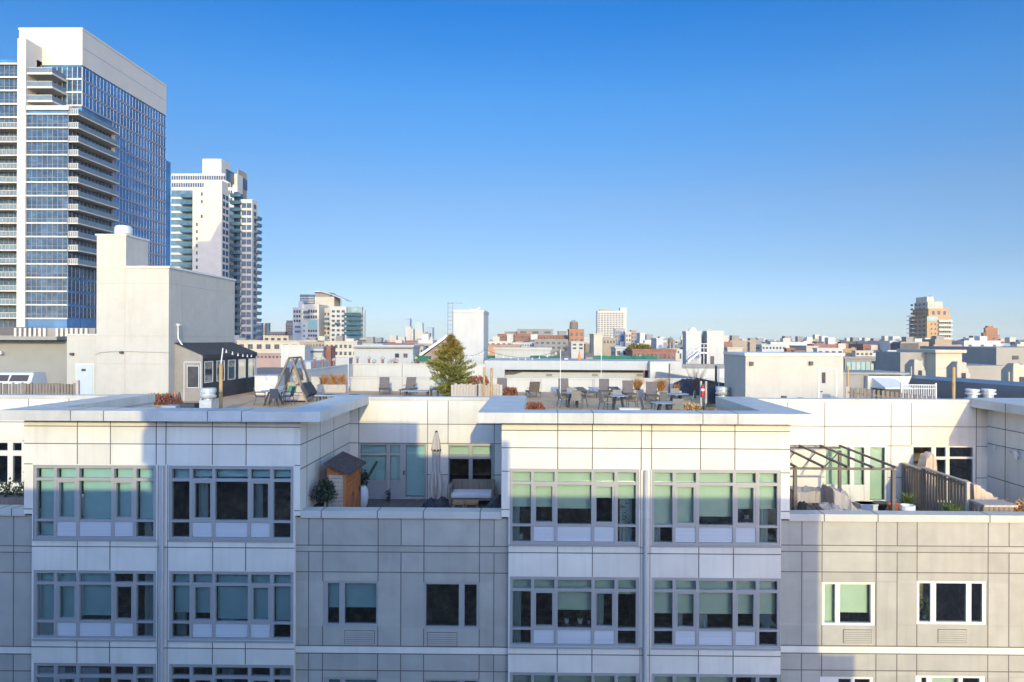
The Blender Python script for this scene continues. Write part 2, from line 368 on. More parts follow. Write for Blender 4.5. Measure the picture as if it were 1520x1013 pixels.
xa0, xa1 = X(-2, YF, 615), X(475, YF, 620); xe0, xe1 = X(709, YF, 620), X(1209, YF, 620)
c1 = MB(); ring(c1, xa0, xa1, 1.15, 1.15, 0.95); coping_joints(c1, (104.5, 153.5, 308, 358.5)); c1.build('roof_coping', ['coping_white', 'joint_dark'], front)
c2 = MB(); ring(c2, xe0, xe1, 1.3, 1.25, 0.95); coping_joints(c2, (828, 881, 1043.5, 1095.5)); c2.build('roof_coping', ['coping_white', 'joint_dark'], front)
# metal strip standing in for the dark shadow gap under the copings
for a, b_ in ((xl0, xl1), (xc0, xc1)): MB().box(a, b_, YB - 0.02, YB, ZCB - 0.05, ZCB - 0.004).build('shadow_gap_strip', 'pipe_metal', front)
# next bay at the right edge of the photograph: side wall and coping
rb = MB()
wall_side(rb, xr, YB, YD, ZTER - 0.1, ZCB, [at(0, 0, 1).y + y for y in (22.6, 24.3)], [dz(633, 1465), dz(706.5, 1465)])
rb.face([(xr, YB, ZTER), (26, YB, ZTER), (26, YB, ZCB), (xr, YB, ZCB)])
rb.build('bay_wall', ['white_panel', 'joint_dark'], front)
rc = MB(); xq = at(1440, 596, YD).x
rc.box(xq, 28, YF, YD + 0.4, ZCB, ZCOP); rc.box(xq - 0.004, xq, 24.3, 24.33, ZCB, ZCOP, 1)
rc.build('roof_coping', ['coping_white', 'joint_dark'], front)
# roof slabs, terrace decks, interior box
rd = MB()
rd.box(-24, 28, YD + 0.42, 46.5, ZDECK - 0.3, ZDECK); rd.box(xa0 + 0.95, xa1 - 0.95, YF + 0.9, YD + 0.42, ZDECK - 0.3, ZDECK); rd.box(xe0 + 1.1, xe1 - 1.05, YF + 0.9, YD + 0.42, ZDECK - 0.3, ZDECK)
rd.build('roof_slab', 'deck_paver', front)
for a, b_ in ((-23, xl0), (xl1, xc0), (xc1, xr)): MB().box(a, b_, YG + 0.34, YD, ZTER - 0.2, ZTER).build('terrace_floor', 'terrace_deck', front)
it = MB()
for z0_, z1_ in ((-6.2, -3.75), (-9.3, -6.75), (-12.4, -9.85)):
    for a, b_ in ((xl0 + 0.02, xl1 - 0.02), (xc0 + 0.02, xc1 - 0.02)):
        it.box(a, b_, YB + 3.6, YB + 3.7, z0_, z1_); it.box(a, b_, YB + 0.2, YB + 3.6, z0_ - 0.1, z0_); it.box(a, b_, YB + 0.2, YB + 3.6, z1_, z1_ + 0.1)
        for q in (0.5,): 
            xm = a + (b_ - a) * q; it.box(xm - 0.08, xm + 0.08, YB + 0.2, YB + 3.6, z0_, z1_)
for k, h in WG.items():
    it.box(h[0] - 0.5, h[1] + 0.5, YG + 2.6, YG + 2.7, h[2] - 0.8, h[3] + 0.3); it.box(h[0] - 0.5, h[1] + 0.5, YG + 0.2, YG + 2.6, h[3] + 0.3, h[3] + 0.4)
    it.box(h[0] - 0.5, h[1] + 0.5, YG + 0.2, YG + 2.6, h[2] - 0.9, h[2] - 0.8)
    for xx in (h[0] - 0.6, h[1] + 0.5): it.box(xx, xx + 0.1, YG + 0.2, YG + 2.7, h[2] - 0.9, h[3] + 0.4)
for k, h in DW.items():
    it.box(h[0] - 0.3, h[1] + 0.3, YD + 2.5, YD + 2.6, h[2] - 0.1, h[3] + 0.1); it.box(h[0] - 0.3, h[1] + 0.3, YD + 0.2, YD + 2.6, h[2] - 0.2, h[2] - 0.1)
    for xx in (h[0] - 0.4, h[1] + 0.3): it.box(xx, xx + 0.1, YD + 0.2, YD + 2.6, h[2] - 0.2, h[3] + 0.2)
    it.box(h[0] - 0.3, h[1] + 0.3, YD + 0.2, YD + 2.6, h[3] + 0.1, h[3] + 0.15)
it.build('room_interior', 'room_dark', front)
# ------------------------------------------------------------------ bay windows
BL = {('L', 0): [[1.45, 1, 1, 1, 1], [0.0, -0.12, -0.12, -0.12, -0.12]], ('L', 1): [[1, 1, 0.9, -1, -1], [0.8, 0.8, 0.97, 1, 1.0]], ('L', 2): [[-1] * 5, [-1] * 5],
      ('C', 0): [[0.58, 0.58, 0.62, 0.34, 0.36], [1, 1, 0.8, 0.6, 0.6]], ('C', 1): [[0, 0, 0.55, 0.1, 0.1], [0.62, 0.62, 0.63, 0.62, 0.62]],
      ('C', 2): [[1] * 5, [1, 1, 1, -1, -1]]}
COLS = [(0.0103, 0.158), (0.194, 0.340), (0.377, 0.626), (0.662, 0.804), (0.844, 0.988)]
def bay_window(h, key, bmat_='blind_pale'):
    x0, x1, z0, z1 = h; W, H = x1 - x0, z1 - z0; Y = YB + 0.10
    fx = lambda q: x0 + W * q; fz = lambda q: z1 - H * q
    fr = MB(); ys, ye = YB + 0.015, YB + 0.13
    xs = [0.0] + [c for c in COLS for c in c] + [1.0]
    vert = [(0, COLS[0][0] + 0.012)] + [(COLS[i][1] + 0.006, COLS[i + 1][0] - 0.006) for i in range(4)] + [(COLS[4][1] - 0.012, 1)]
    for a, c in vert: fr.box(fx(a), fx(c), ys, ye, z0, z1)
    inner = list(zip([v[1] for v in vert], [v[0] for v in vert[1:]]))
    for i, (a, c) in enumerate(inner):
        for t, bt in ((0, 0.045), (0.172, 0.212), (0.735, 0.765), (0.965, 1.0)):
            fr.box(fx(a), fx(c), ys + 0.004, ye, fz(bt), fz(t))
        if i in (1, 3):      # the operable sashes have frames of their own
            s_ = 0.016
            fr.box(fx(a), fx(a + s_), ys + 0.012, ye, fz(0.735), fz(0.212)); fr.box(fx(c - s_), fx(c), ys + 0.012, ye, fz(0.735), fz(0.212))
            fr.box(fx(a + s_), fx(c - s_), ys + 0.012, ye, fz(0.237), fz(0.212)); fr.box(fx(a + s_), fx(c - s_), ys + 0.012, ye, fz(0.735), fz(0.705))
    fr.box(x0 - 0.01, x1 + 0.01, YB - 0.03, YB + 0.10, z0 - 0.05, z0 - 0.002, 0)
    w_ = fr.build('window', 'window_metal', front)
    g = MB()
    for i, (a, c) in enumerate(inner):
        g.face([(fx(a), Y, fz(0.172)), (fx(c), Y, fz(0.172)), (fx(c), Y, fz(0.045)), (fx(a), Y, fz(0.045))])
        g.face([(fx(a), Y, fz(0.735)), (fx(c), Y, fz(0.735)), (fx(c), Y, fz(0.212)), (fx(a), Y, fz(0.212))])
        if i in (0, 4): g.face([(fx(a), Y, fz(0.965)), (fx(c), Y, fz(0.965)), (fx(c), Y, fz(0.765)), (fx(a), Y, fz(0.765))])
    g.build('pane', 'window_glass', w_)
    for i in (1, 2, 3):
        a, c = inner[i]; lv = MB(); n = 9
        for k in range(n):
            zt = fz(0.770 + 0.19 * k / n); zb = fz(0.770 + 0.19 * (k + 1) / n)
            lv.hexa([(fx(a), YB + 0.03, zb), (fx(c), YB + 0.03, zb), (fx(c), YB + 0.09, zb), (fx(a), YB + 0.09, zb),
                     (fx(a), YB + 0.055, zt), (fx(c), YB + 0.055, zt), (fx(c), YB + 0.09, zt), (fx(a), YB + 0.09, zt)])
        lv.build('louver_panel', 'louver_white', w_)
    for i, q in enumerate(key):
        if q <= -0.9: continue
        a, c = inner[i]; zb = fz(0.212 + 0.52 * q) if q <= 1 else fz(0.96)
        bm = MB(); yb = YB + 0.24 + 0.015 * random.random()
        n = 6
        for k in range(n):
            za, zc = zb + (fz(0.03) - zb) * k / n, zb + (fz(0.03) - zb) * (k + 1) / n
            bm.face([(fx(a) - 0.02, yb, za), (fx(c) + 0.02, yb, za), (fx(c) + 0.02, yb, zc), (fx(a) - 0.02, yb, zc)])
        bm.box(fx(a) - 0.02, fx(c) + 0.02, yb - 0.012, yb + 0.012, zb - 0.03, zb)
        bm.build('blind', bmat_, w_)
    return w_
mat('curtain', (0.34, 0.40, 0.42), 0.9, 0.15, 3, stretch=(14, 1, 0.4)); mat('lamp_shade', (0.55, 0.42, 0.30), 0.9)
for h, side, ri, ci in units:
    w_ = bay_window(h, BL[(side, ri)][ci], 'blind_aqua' if side == 'L' else 'blind_pale')
    rw = random.Random(ord(side) + ri * 7 + ci * 3); x0, x1, z0, z1 = h
    for q in range(2):      # curtains drawn to the side, here and there
        u = rw.choice((0.02, 0.20, 0.39, 0.86, 0.66)); cu = MB(); n = 7; ww = rw.uniform(0.05, 0.10) * (x1 - x0)
        for k in range(n): xa_, xb_ = x0 + u * (x1 - x0) + ww * k / n, x0 + u * (x1 - x0) + ww * (k + 1) / n; ya_, yb_ = YB + 0.32 + 0.03 * (k % 2), YB + 0.32 + 0.03 * ((k + 1) % 2); cu.face([(xa_, ya_, z0), (xb_, yb_, z0), (xb_, yb_, z1), (xa_, ya_, z1)])
        cu.build('curtain', 'curtain', w_)
# ------------------------------------------------------------------ other windows: list of lites (fractions), transoms, blind depth
def window(h, Y, lites, frame='window_metal', depth=0.10, rails=(), blinds=(), fw=0.07, solidp=(), glassm='window_glass', name='window', blindm='blind_pale'):
    x0, x1, z0, z1 = h; fx = lambda q: x0 + (x1 - x0) * q; H = z1 - z0; fz = lambda q: z1 - H * q
    fr = MB(); ys, ye = Y + depth - 0.08, Y + depth + 0.02
    cuts = sorted(lites)
    fr.box(x0, x1, ys, ye, z1 - fw, z1); fr.box(x0, x1, ys, ye, z0, z0 + fw)
    edges = [0.0] + [e for l in cuts for e in l] + [1.0]
    for a, c in zip(edges[0::2], edges[1::2]): fr.box(fx(a), fx(c), ys + 0.003, ye, z0 + fw, z1 - fw)
    for i, q0, q1 in rails: fr.box(fx(cuts[i][0]), fx(cuts[i][1]), ys + 0.006, ye, fz(q1), fz(q0))
    o = fr.build(name, frame, front)
    g = MB()
    for i, (a, c) in enumerate(cuts): g.face([(fx(a), ye - 0.04, z0 + fw), (fx(c), ye - 0.04, z0 + fw), (fx(c), ye - 0.04, z1 - fw), (fx(a), ye - 0.04, z1 - fw)])
    g.build('pane', glassm, o)
    for i, q0, q1 in solidp:
        MB().box(fx(cuts[i][0]), fx(cuts[i][1]), ys + 0.03, ye - 0.05, fz(q1), fz(q0)).build('spandrel_panel', frame, o)
    for i, q in blinds:
        bm = MB(); a, c = cuts[i]; zb = fz(q); yb = ye + 0.10 + 0.01 * i
        bm.face([(fx(a) - 0.02, yb, zb), (fx(c) + 0.02, yb, zb), (fx(c) + 0.02, yb, z1), (fx(a) - 0.02, yb, z1)]); bm.box(fx(a) - 0.02, fx(c) + 0.02, yb - 0.01, yb + 0.01, zb - 0.025, zb)
        bm.build('blind', blindm, o)
    return o
window(WG['A'], YG, [(0.08, 0.29), (0.39, 0.965)], blinds=((0, 0.62), (1, 0.62)), blindm='blind_aqua')
window(WG['B'], YG, [(0.04, 0.63), (0.73, 0.95)])
window(WG['C'], YG, [(0.05, 0.25), (0.34, 0.92)], 'white_frame', blinds=((0, 0.95), (1, 0.74)))
window(WG['D'], YG, [(0.04, 0.20), (0.28, 0.71), (0.785, 0.94)], 'white_frame')
window(WG['A2'], YG, [(0.08, 0.29), (0.39, 0.965)], blinds=((0, 0.6), (1, 0.6)), blindm='blind_aqua')
window(WG['B2'], YG, [(0.04, 0.63), (0.73, 0.95)], blinds=((0, 0.5),))
window(WG['C2'], YG, [(0.35, 0.58), (0.65, 0.93)], 'white_frame')
window(WG['D2'], YG, [(0.09, 0.16), (0.24, 0.62), (0.68, 0.92)], 'white_frame', blinds=((1, 0.9),))
window(DW['L'], YD, [(0.72, 0.84), (0.895, 0.985)], 'white_frame', rails=((0, 0.22, 0.34), (1, 0.22, 0.34)))
d1 = window(DW['door'], YD, [(0.03, 0.62 - 0.0), (0.66, 0.0 + 0.68)] if False else [(0.02, 0.60), (0.69, 0.97)], rails=((0, 0.18, 0.22), (0, 0.67, 0.705)), blinds=((0, 0.70), (1, 0.95)), solidp=((0, 0.705, 0.97),), name='terrace_door', blindm='blind_aqua')
x0, x1, z0, z1 = DW['door']
MB().box(x0 + (x1 - x0) * 0.40, x0 + (x1 - x0) * 0.46, YD + 0.01, YD + 0.12, z0 + 0.07, z1 - 0.07).build('mullion', 'window_metal', d1)
MB().box(x0 + (x1 - x0) * 0.655, x0 + (x1 - x0) * 0.675, YD - 0.03, YD + 0.02, z0 + 0.9, z0 + 1.05).build('handle', 'dark_metal', d1)
window(DW['M'], YD, [(0.03, 0.455), (0.54, 0.95)], rails=((0, 0.25, 0.36), (1, 0.25, 0.36)), blinds=((0, 0.28), (1, 0.28)))
d2 = window(DW['R1'], YD, [(0.02, 0.41), (0.47, 0.635), (0.72, 0.96)], 'white_frame', rails=((0, 0.70, 0.73), (1, 0.70, 0.73)), blinds=((0, 0.70), (1, 0.70), (2, 0.96)), solidp=((0, 0.73, 0.97), (1, 0.73, 0.97)), name='terrace_door')
d3 = window(DW['R2'], YD, [(0.04, 0.32), (0.39, 0.54), (0.60, 0.96)], 'white_frame', rails=((1, 0.20, 0.25), (2, 0.20, 0.235)), name='terrace_door')
# window on the side wall of the next bay
sw = MB(); sw.box(xr - 0.03, xr + 0.01, 21.2, 23.5, ZTER + 0.05, dz(655, 1465)); o = sw.build('side_window', 'beige_panel', front)
MB().box(xr - 0.04, xr - 0.032, 21.35, 23.2, ZTER + 0.2, dz(660, 1465)).build('pane', 'dark_metal', o)
# vents below the punched windows
for a, b_, t, bt in ((512, 555.5, 936.5, 955.5), (635, 678, 939.5, 958.5), (1252, 1293, 935.5, 954), (1392.5, 1434, 935, 953.5)):
    px = (a + b_) / 2; v_ = MB(); xa_, xb_, za_, zb_ = xg(a, 945), xg(b_, 945), zg(bt, px), zg(t, px)
    v_.box(xa_, xb_, YG - 0.02, YG, za_, zb_, 0); v_.box(xa_ - 0.015, xb_ + 0.015, YG - 0.008, YG, za_ - 0.015, zb_ + 0.015, 1)
    for k in range(1, 6): zz = za_ + (zb_ - za_) * k / 6; v_.box(xa_ + 0.02, xb_ - 0.02, YG - 0.024, YG - 0.02, zz - 0.004, zz + 0.004, 1)
    v_.build('wall_vent', ['beige_panel', 'joint_dark'], front)
# downpipes in the pilasters between the bays
for (px, px2, a, b_) in ((240, 243, 233, 248), (957.5, 957.5, 949.5, 966)):
    x_ = xb((px + px2) / 2, 850); dp = MB(); ztop = zf(690 if px < 500 else 697, px)
    dp.cyl((x_, YB - 0.06, ZB), (x_, YB - 0.06, ztop - 0.02), 0.055, n=12)
    for q in (812, 962): dp.cyl((x_, YB - 0.06, zf(q, px) - 0.03), (x_, YB - 0.06, zf(q, px) + 0.03), 0.075, n=12); dp.box(x_ - 0.13, x_ + 0.02, YB - 0.05, YB, zf(q, px) - 0.02, zf(q, px) + 0.02)
    for xx in (x_ - 0.15, x_ + 0.135): dp.box(xx, xx + 0.015, YB - 0.006, YB, ZB, ztop, 1)
    dp.build('downpipe', ['pipe_metal', 'joint_dark'], front, smooth=False)
# ------------------------------------------------------------------ the building the view is taken from, stands behind the camera
mat('opposite_brick', (0.40, 0.36, 0.33), 0.9, 0.3, 2)
ob = MB(); yc = -4.0
ob.box(-60, -8.35, yc - 9, yc, -24, 1.62); ob.box(-8.35, 2.42, yc - 9, yc, -24, 1.5); ob.box(-8.2, -0.5, yc - 0.9, yc, 1.5, 4.35); ob.box(-8.35, -8.2, yc - 0.9, yc, 2.6, 3.5); ob.box(-0.5, 2.42, yc - 0.9, yc, 1.5, 3.12)
ob.box(2.42, 11.55, yc - 9, yc, -24, 1.5); ob.box(11.55, 12.6, yc - 9, yc, -24, -3.1); ob.box(12.6, 16, yc - 9, yc, -24, -8)
opp = solid(ob, 'opposite_building', 'opposite_brick', 'pale brick building with stepped roofline across from the pale facade', 'building')
# ground
gd = MB(); gd.face([(-5000, -200, -24), (5000, -200, -24), (5000, 6000, -24), (-5000, 6000, -24)])
mat('city_ground', (0.12, 0.115, 0.11), 0.95, 0.3, 0.02, spot=(0.2, 0.17, 0.14))
structure(gd, 'ground', 'city_ground')
# ================================================================== terraces and roof deck
mat('wood_grey', (0.22, 0.175, 0.135), 0.85, 0.25, 3, stretch=(6, 6, 0.6))
mat('wood_pale', (0.42, 0.36, 0.30), 0.85, 0.2, 3, stretch=(6, 6, 0.6))
mat('wood_orange', (0.42, 0.145, 0.045), 0.6, 0.3, 4, stretch=(6, 6, 0.8))
mat('wood_teak', (0.34, 0.20, 0.11), 0.65, 0.25, 4)
mat('shingle', (0.075, 0.06, 0.06), 0.9, 0.5, 9)
mat('tarp', (0.38, 0.34, 0.32), 0.75, 0.12, 2, bump=0.3)
mat('tarp_tan', (0.50, 0.39, 0.30), 0.75, 0.12, 2, bump=0.3)
mat('tarp_dark', (0.045, 0.045, 0.055), 0.7, 0.3, 3)
mat('canvas', (0.44, 0.39, 0.34), 0.9, 0.08, 3)
mat('cushion_white', (0.62, 0.60, 0.58), 0.9, 0.05, 4)
mat('terracotta', (0.50, 0.13, 0.04), 0.7, 0.1, 4)
mat('pot_white', (0.62, 0.62, 0.61), 0.5, 0.05, 3)
mat('pot_grey', (0.16, 0.19, 0.16), 0.7, 0.1, 3)
mat('leaf_dark', (0.030, 0.055, 0.028), 0.5, 0.5, 6)
mat('leaf_green', (0.09, 0.13, 0.025), 0.6, 0.5, 6)
mat('leaf_olive', (0.14, 0.13, 0.03), 0.7, 0.55, 3, spot=(0.24, 0.13, 0.03), spot_amt=0.6)
mat('grass_gold', (0.46, 0.23, 0.08), 0.9, 0.4, 6)
mat('sedum_red', (0.26, 0.085, 0.05), 0.9, 0.5, 5, spot=(0.30, 0.17, 0.09), spot_amt=0.6)
mat('bark', (0.13, 0.09, 0.06), 0.9, 0.3, 5)
mat('sling_brown', (0.14, 0.115, 0.105), 0.8, 0.1, 5)
mat('sling_taupe', (0.22, 0.20, 0.17), 0.8, 0.1, 5)
mat('frame_brown', (0.07, 0.06, 0.055), 0.5, 0.1, 5)
mat('table_blue', (0.27, 0.30, 0.36), 0.35, 0.08, 3)
mat('awning_black', (0.050, 0.048, 0.050), 0.85, 0.2, 2)
mat('awning_grey', (0.25, 0.225, 0.20), 0.85, 0.1, 2)
mat('fabric_green', (0.05, 0.22, 0.15), 0.9, 0.1, 3)
mat('mesh_brown', (0.30, 0.22, 0.17), 0.9, 0.3, 6)
mat('cone_orange', (0.75, 0.16, 0.02), 0.5, 0.05, 3)
mat('red_paint', (0.50, 0.02, 0.02), 0.4, 0.05, 3)
mat('galvanized', (0.52, 0.54, 0.54), 0.4, 0.15, 4, metal=0.35)
mat('bulb_glass', (0.6, 0.58, 0.55), 0.3)
mat('straw', (0.50, 0.33, 0.15), 0.9, 0.3, 5)
mat('stone_tan', (0.42, 0.24, 0.11), 0.9, 0.4, 3)
rnd = random.Random(11)
def leaf_blob(c, rx, ry, rz, n, s, rng, shell=0.35, up=0.0, lump=0.0):
    """many small leaf faces through an uneven volume"""
    mb = MB(); c = Vector(c)
    ph = [rng.uniform(0, 6.28) for _ in range(4)]
    for _ in range(n):
        while True:
            v = Vector((rng.gauss(0, 1), rng.gauss(0, 1), rng.gauss(0, 1)))
            if v.length > 0.01: break
        v.normalize(); k = shell + (1 - shell) * rng.random() ** 0.6
        az = math.atan2(v.y, v.x); k *= 1 + lump * (math.sin(3 * az + ph[0]) + math.sin(5 * v.z + ph[1]) + math.sin(4 * az - 3 * v.z + ph[2])) / 3
        p = c + Vector((v.x * rx, v.y * ry, v.z * rz)) * k
        a = Vector((rng.uniform(-1, 1), rng.uniform(-1, 1), rng.uniform(-0.6, 1) + up)).normalized()
        b_ = a.cross(Vector((rng.uniform(-1, 1), rng.uniform(-1, 1), rng.uniform(-1, 1)))).normalized()
        ss = s * rng.uniform(0.6, 1.3)
        mb.face([p - b_ * ss * 0.4, p + a * ss * 0.5 - b_ * ss * 0.1, p + a * ss + b_ * ss * 0.1, p + b_ * ss * 0.4 + a * ss * 0.4])
    return mb
def blades(mb, c, r, h, n, wd, rng, lean=0.35, mi=0):
    for _ in range(n):
        t = rng.uniform(0, 6.28); q = r * math.sqrt(rng.random()); p = Vector(c) + Vector((q * math.cos(t), q * math.sin(t), 0))
        d = Vector((rng.gauss(0, lean), rng.gauss(0, lean), 1)).normalized() * h * rng.uniform(0.55, 1.1)
        s_ = Vector((rng.uniform(-1, 1), rng.uniform(-1, 1), 0)).normalized() * wd
        mid = p + d * 0.55; tip = p + d + Vector((d.x, d.y, -0.2 * h)) * 0.35
        mb.face([p - s_, p + s_, mid + s_ * 0.8, mid - s_ * 0.8], mi); mb.face([mid - s_ * 0.8, mid + s_ * 0.8, tip], mi)
def cloth(pts_grid, rng, amp=0.02):
    mb = MB(); n = len(pts_grid); m = len(pts_grid[0])
    g = [[Vector(p) + Vector((rng.gauss(0, amp), rng.gauss(0, amp), rng.gauss(0, amp))) for p in row] for row in pts_grid]
    for i in range(n - 1):
        for j in range(m - 1): mb.face([g[i][j], g[i][j + 1], g[i + 1][j + 1], g[i + 1][j]])
    return mb
def cover(name, label, cat, x0, x1, y0, y1, zb, prof, m, rng, amp=0.025):
    """a draped cover: prof lists (fraction across, top height)"""
    n = 14; rows = []
    def top(t):
        for (a, za), (b_, zc) in zip(prof, prof[1:]):
            if a <= t <= b_: return za + (zc - za) * (t - a) / (b_ - a + 1e-9)
        return prof[-1][1]
    for j in range(9):
        s_ = j / 8; row = []
        for i in range(n + 1):
            t = i / n; x = x0 + (x1 - x0) * t
            if j <= 1: y, z = y0 - 0.04 * (1 - j), zb + (top(t) - zb) * (0.0 if j == 0 else 0.55)
            elif j >= 7: y, z = y1 + 0.04 * (j - 7), zb + (top(t) - zb) * (0.0 if j == 8 else 0.55)
            else: q = (j - 2) / 4; y = y0 + 0.03 + (y1 - y0 - 0.06) * q; z = top(t) - 0.05 * (2 * q - 1) ** 2
            row.append((x, y, z))
        rows.append(row)
    mb = cloth(rows, rng, amp)
    for k, xx in ((0, x0), (n, x1)):
        pass
    ptsl = [r[0] for r in rows]; ptsr = [r[-1] for r in rows]
    mb.face(ptsl[::-1]); mb.face(ptsr)
    return solid(mb, name, m, label, cat)
# ------------------------------------------------------------------ middle terrace
sx0, sx1, sy0, sy1 = X(485, 22.2, 760), X(514, 22.2, 760), 22.2, 24.0
sh = thing('garden_shed', 'small orange wooden shed with dark shingled roof on the middle terrace', 'shed', ((sx0 + sx1) / 2, 23.1, ZTER))
b_ = MB(); zl, zr = -3.98, -4.26
for k in range(14):
    za, zc = ZTER + (zr - ZTER) * k / 14, ZTER + (zr - ZTER) * (k + 1) / 14 - 0.012
    b_.box(sx0 + 0.05, sx1 - 0.1, sy0, sy0 + 0.04, za, zc, 0)
b_.build('front_wall', 'wood_pale', sh)
w2 = MB(); w2.prism([(sx0, zr), (sx1, zr), (sx0, zl)], sy0 + 0.005, sy0 + 0.05); w2.box(sx0, sx0 + 0.05, sy0 - 0.01, sy1, ZTER, zr); w2.box(sx1 - 0.1, sx1, sy0 - 0.015, sy0 + 0.06, ZTER, zr); w2.box(sx1 - 0.06, sx1, sy1 - 0.1, sy1, ZTER, zr); w2.box(sx0, sx1, sy1 - 0.04, sy1 + 0.0, ZTER, zr)
w2.box(sx1 - 0.05, sx1 - 0.005, sy0 + 0.06, sy1 - 0.1, zr - 0.12, zr)
w2.build('shed_frame', 'wood_orange', sh)
for ya, yb in ((sy0 + 0.1, (sy0 + sy1) / 2 - 0.05), ((sy0 + sy1) / 2 + 0.0, sy1 - 0.14)):
    d_ = MB(); n = 5
    for k in range(n): d_.box(sx1 - 0.045, sx1 - 0.01, ya + (yb - ya) * k / n, ya + (yb - ya) * (k + 1) / n - 0.012, ZTER + 0.05, zr - 0.14)
    d_.bar((sx1, ya + 0.05, ZTER + 0.3), (sx1, yb - 0.05, zr - 0.4), 0.02, 0.09); d_.box(sx1 - 0.008, sx1 + 0.014, ya, yb, zr - 0.4, zr - 0.28); d_.box(sx1 - 0.008, sx1 + 0.014, ya, yb, ZTER + 0.15, ZTER + 0.27)
    dd = d_.build('door', 'wood_orange', sh); MB().box(sx1 + 0.002, sx1 + 0.03, yb - 0.1, yb - 0.06, -5.1, -4.95).build('handle', 'dark_metal', dd)
rf = MB(); rf.hexa([(X(481, 22, 690), 21.98, -3.93), (X(517.5, 22, 700), 21.98, -4.25), (X(543.5, 24.2, 688), 24.2, -4.25), (X(509, 24.2, 672), 24.2, -3.9),
                    (X(481, 22, 690), 21.98, -3.87), (X(517.5, 22, 700), 21.98, -4.19), (X(543.5, 24.2, 688), 24.2, -4.19), (X(509, 24.2, 672), 24.2, -3.84)])
rf.build('roof', 'shingle', sh)
# clipped round tree in a pot before the shed
tc_ = at(482, 731, 21.75); tr = thing('potted_tree', 'round dark green tree in a pot in front of the wooden shed', 'tree', (tc_.x, tc_.y, ZTER))
leaf_blob(tc_, 0.36, 0.34, 0.36, 1500, 0.085, rnd, 0.2, lump=0.3).build('crown', 'leaf_dark', tr)
tk = MB(); tk.cyl((tc_.x, tc_.y, ZTER + 0.3), (tc_.x + 0.02, tc_.y, tc_.z), 0.035, 0.02, 7); 
for k in range(5): tk.cyl((tc_.x + 0.02, tc_.y, tc_.z - 0.2), (tc_.x + rnd.uniform(-.2, .2), tc_.y + rnd.uniform(-.2, .2), tc_.z + 0.15), 0.014, 0.006, 5)
tk.build('trunk', 'wood_pale', tr); MB().lathe((tc_.x, tc_.y, ZTER), [(0.15, 0), (0.21, 0.32), (0.23, 0.34), (0.19, 0.34)], 14).build('pot', 'pot_grey', tr)
# white vase planter behind the shed
p_ = at(538, 744, 24.9); vs = thing('planter', 'tall white vase planter with leafy plant beside the wooden shed', 'planter', (p_.x, p_.y, ZTER))
MB().lathe((p_.x, p_.y, ZTER), [(0.10, 0), (0.17, 0.1), (0.215, 0.35), (0.20, 0.6), (0.13, 0.78), (0.09, 0.78)], 18).build('pot', 'pot_white', vs, True)
f_ = leaf_blob((p_.x + 0.02, p_.y, ZTER + 1.05), 0.2, 0.2, 0.3, 160, 0.13, rnd, 0.1); f_.cyl((p_.x, p_.y, ZTER + 0.7), (p_.x + 0.4, p_.y, ZTER + 1.55), 0.012, 0.006, 5)
for k in range(26): q = Vector((p_.x + 0.16 + 0.012 * k, p_.y + rnd.uniform(-.08, .08), ZTER + 1.1 + 0.021 * k)); f_.face([q, q + Vector((0.06, 0.02, 0.05)), q + Vector((0.1, 0, 0.0)), q + Vector((0.05, 0, -0.04))])
f_.build('foliage', 'leaf_dark', vs)
p_ = at(577, 739, 25.9); lb = leaf_blob((p_.x, p_.y, ZTER + 0.26), 0.09, 0.08, 0.16, 60, 0.09, rnd, 0.1); lb.lathe((p_.x, p_.y, ZTER), [(0.06, 0), (0.08, 0.14), (0.06, 0.14)], 10)
solid(lb, 'potted_plant', 'tarp_dark', 'tiny dark pot plant on the floor against the blue window', 'plant')
# closed parasol
p_ = at(647.5, 700, 25.2); px_, py_ = p_.x, p_.y
um = thing('patio_umbrella', 'closed cream patio umbrella hanging in folds by the terrace door', 'umbrella', (px_, py_, ZTER))
MB().cyl((px_, py_, ZTER + 0.05), (px_, py_, at(647, 640, 25.2).z), 0.022, n=8).build('pole', 'wood_pale', um)
cb = MB(); zt = at(647, 642, 25.2).z; prof = [(0.05, zt), (0.12, zt - 0.3), (0.16, zt - 0.62), (0.13, zt - 0.68), (0.12, zt - 1.35), (0.17, zt - 1.6), (0.20, zt - 1.95), (0.16, zt - 2.2), (0.07, zt - 2.42)]
n = 36; rows = []
for k, (r, z) in enumerate(prof):
    a_ = 0.12 if k < 5 else 0.42
    rows.append([(px_ + r * (1 + a_ * math.sin(8 * t * 2 * math.pi / n + k * 0.15)) * math.cos(t * 2 * math.pi / n), py_ + r * (1 + a_ * math.sin(8 * t * 2 * math.pi / n + k * 0.15)) * math.sin(t * 2 * math.pi / n), z + (0.1 * math.sin(3 * t * 2 * math.pi / n) if k >= 6 else 0)) for t in range(n + 1)])
cn = cloth(rows, rnd, 0.004); cn.face(rows[0][:-1]); cn.build('canopy', 'canvas', um)
MB().lathe((px_, py_, zt - 0.66), [(0.165, 0), (0.17, 0.05), (0.165, 0.07)], 16).build('strap', 'tarp_dark', um)
MB().lathe((px_, py_, zt - 0.01), [(0.05, 0), (0.05, 0.05), (0.02, 0.07)], 10).build('finial', 'dark_metal', um)
cover('weight_bag', 'low black bag of weights heaped on the umbrella base', 'bag', px_ - 0.42, px_ + 0.46, py_ - 0.45, py_ + 0.25, ZTER, [(0, ZTER + 0.12), (0.25, ZTER + 0.33), (0.45, ZTER + 0.25), (0.75, ZTER + 0.33), (1, ZTER + 0.14)], 'tarp_dark', rnd, 0.02)
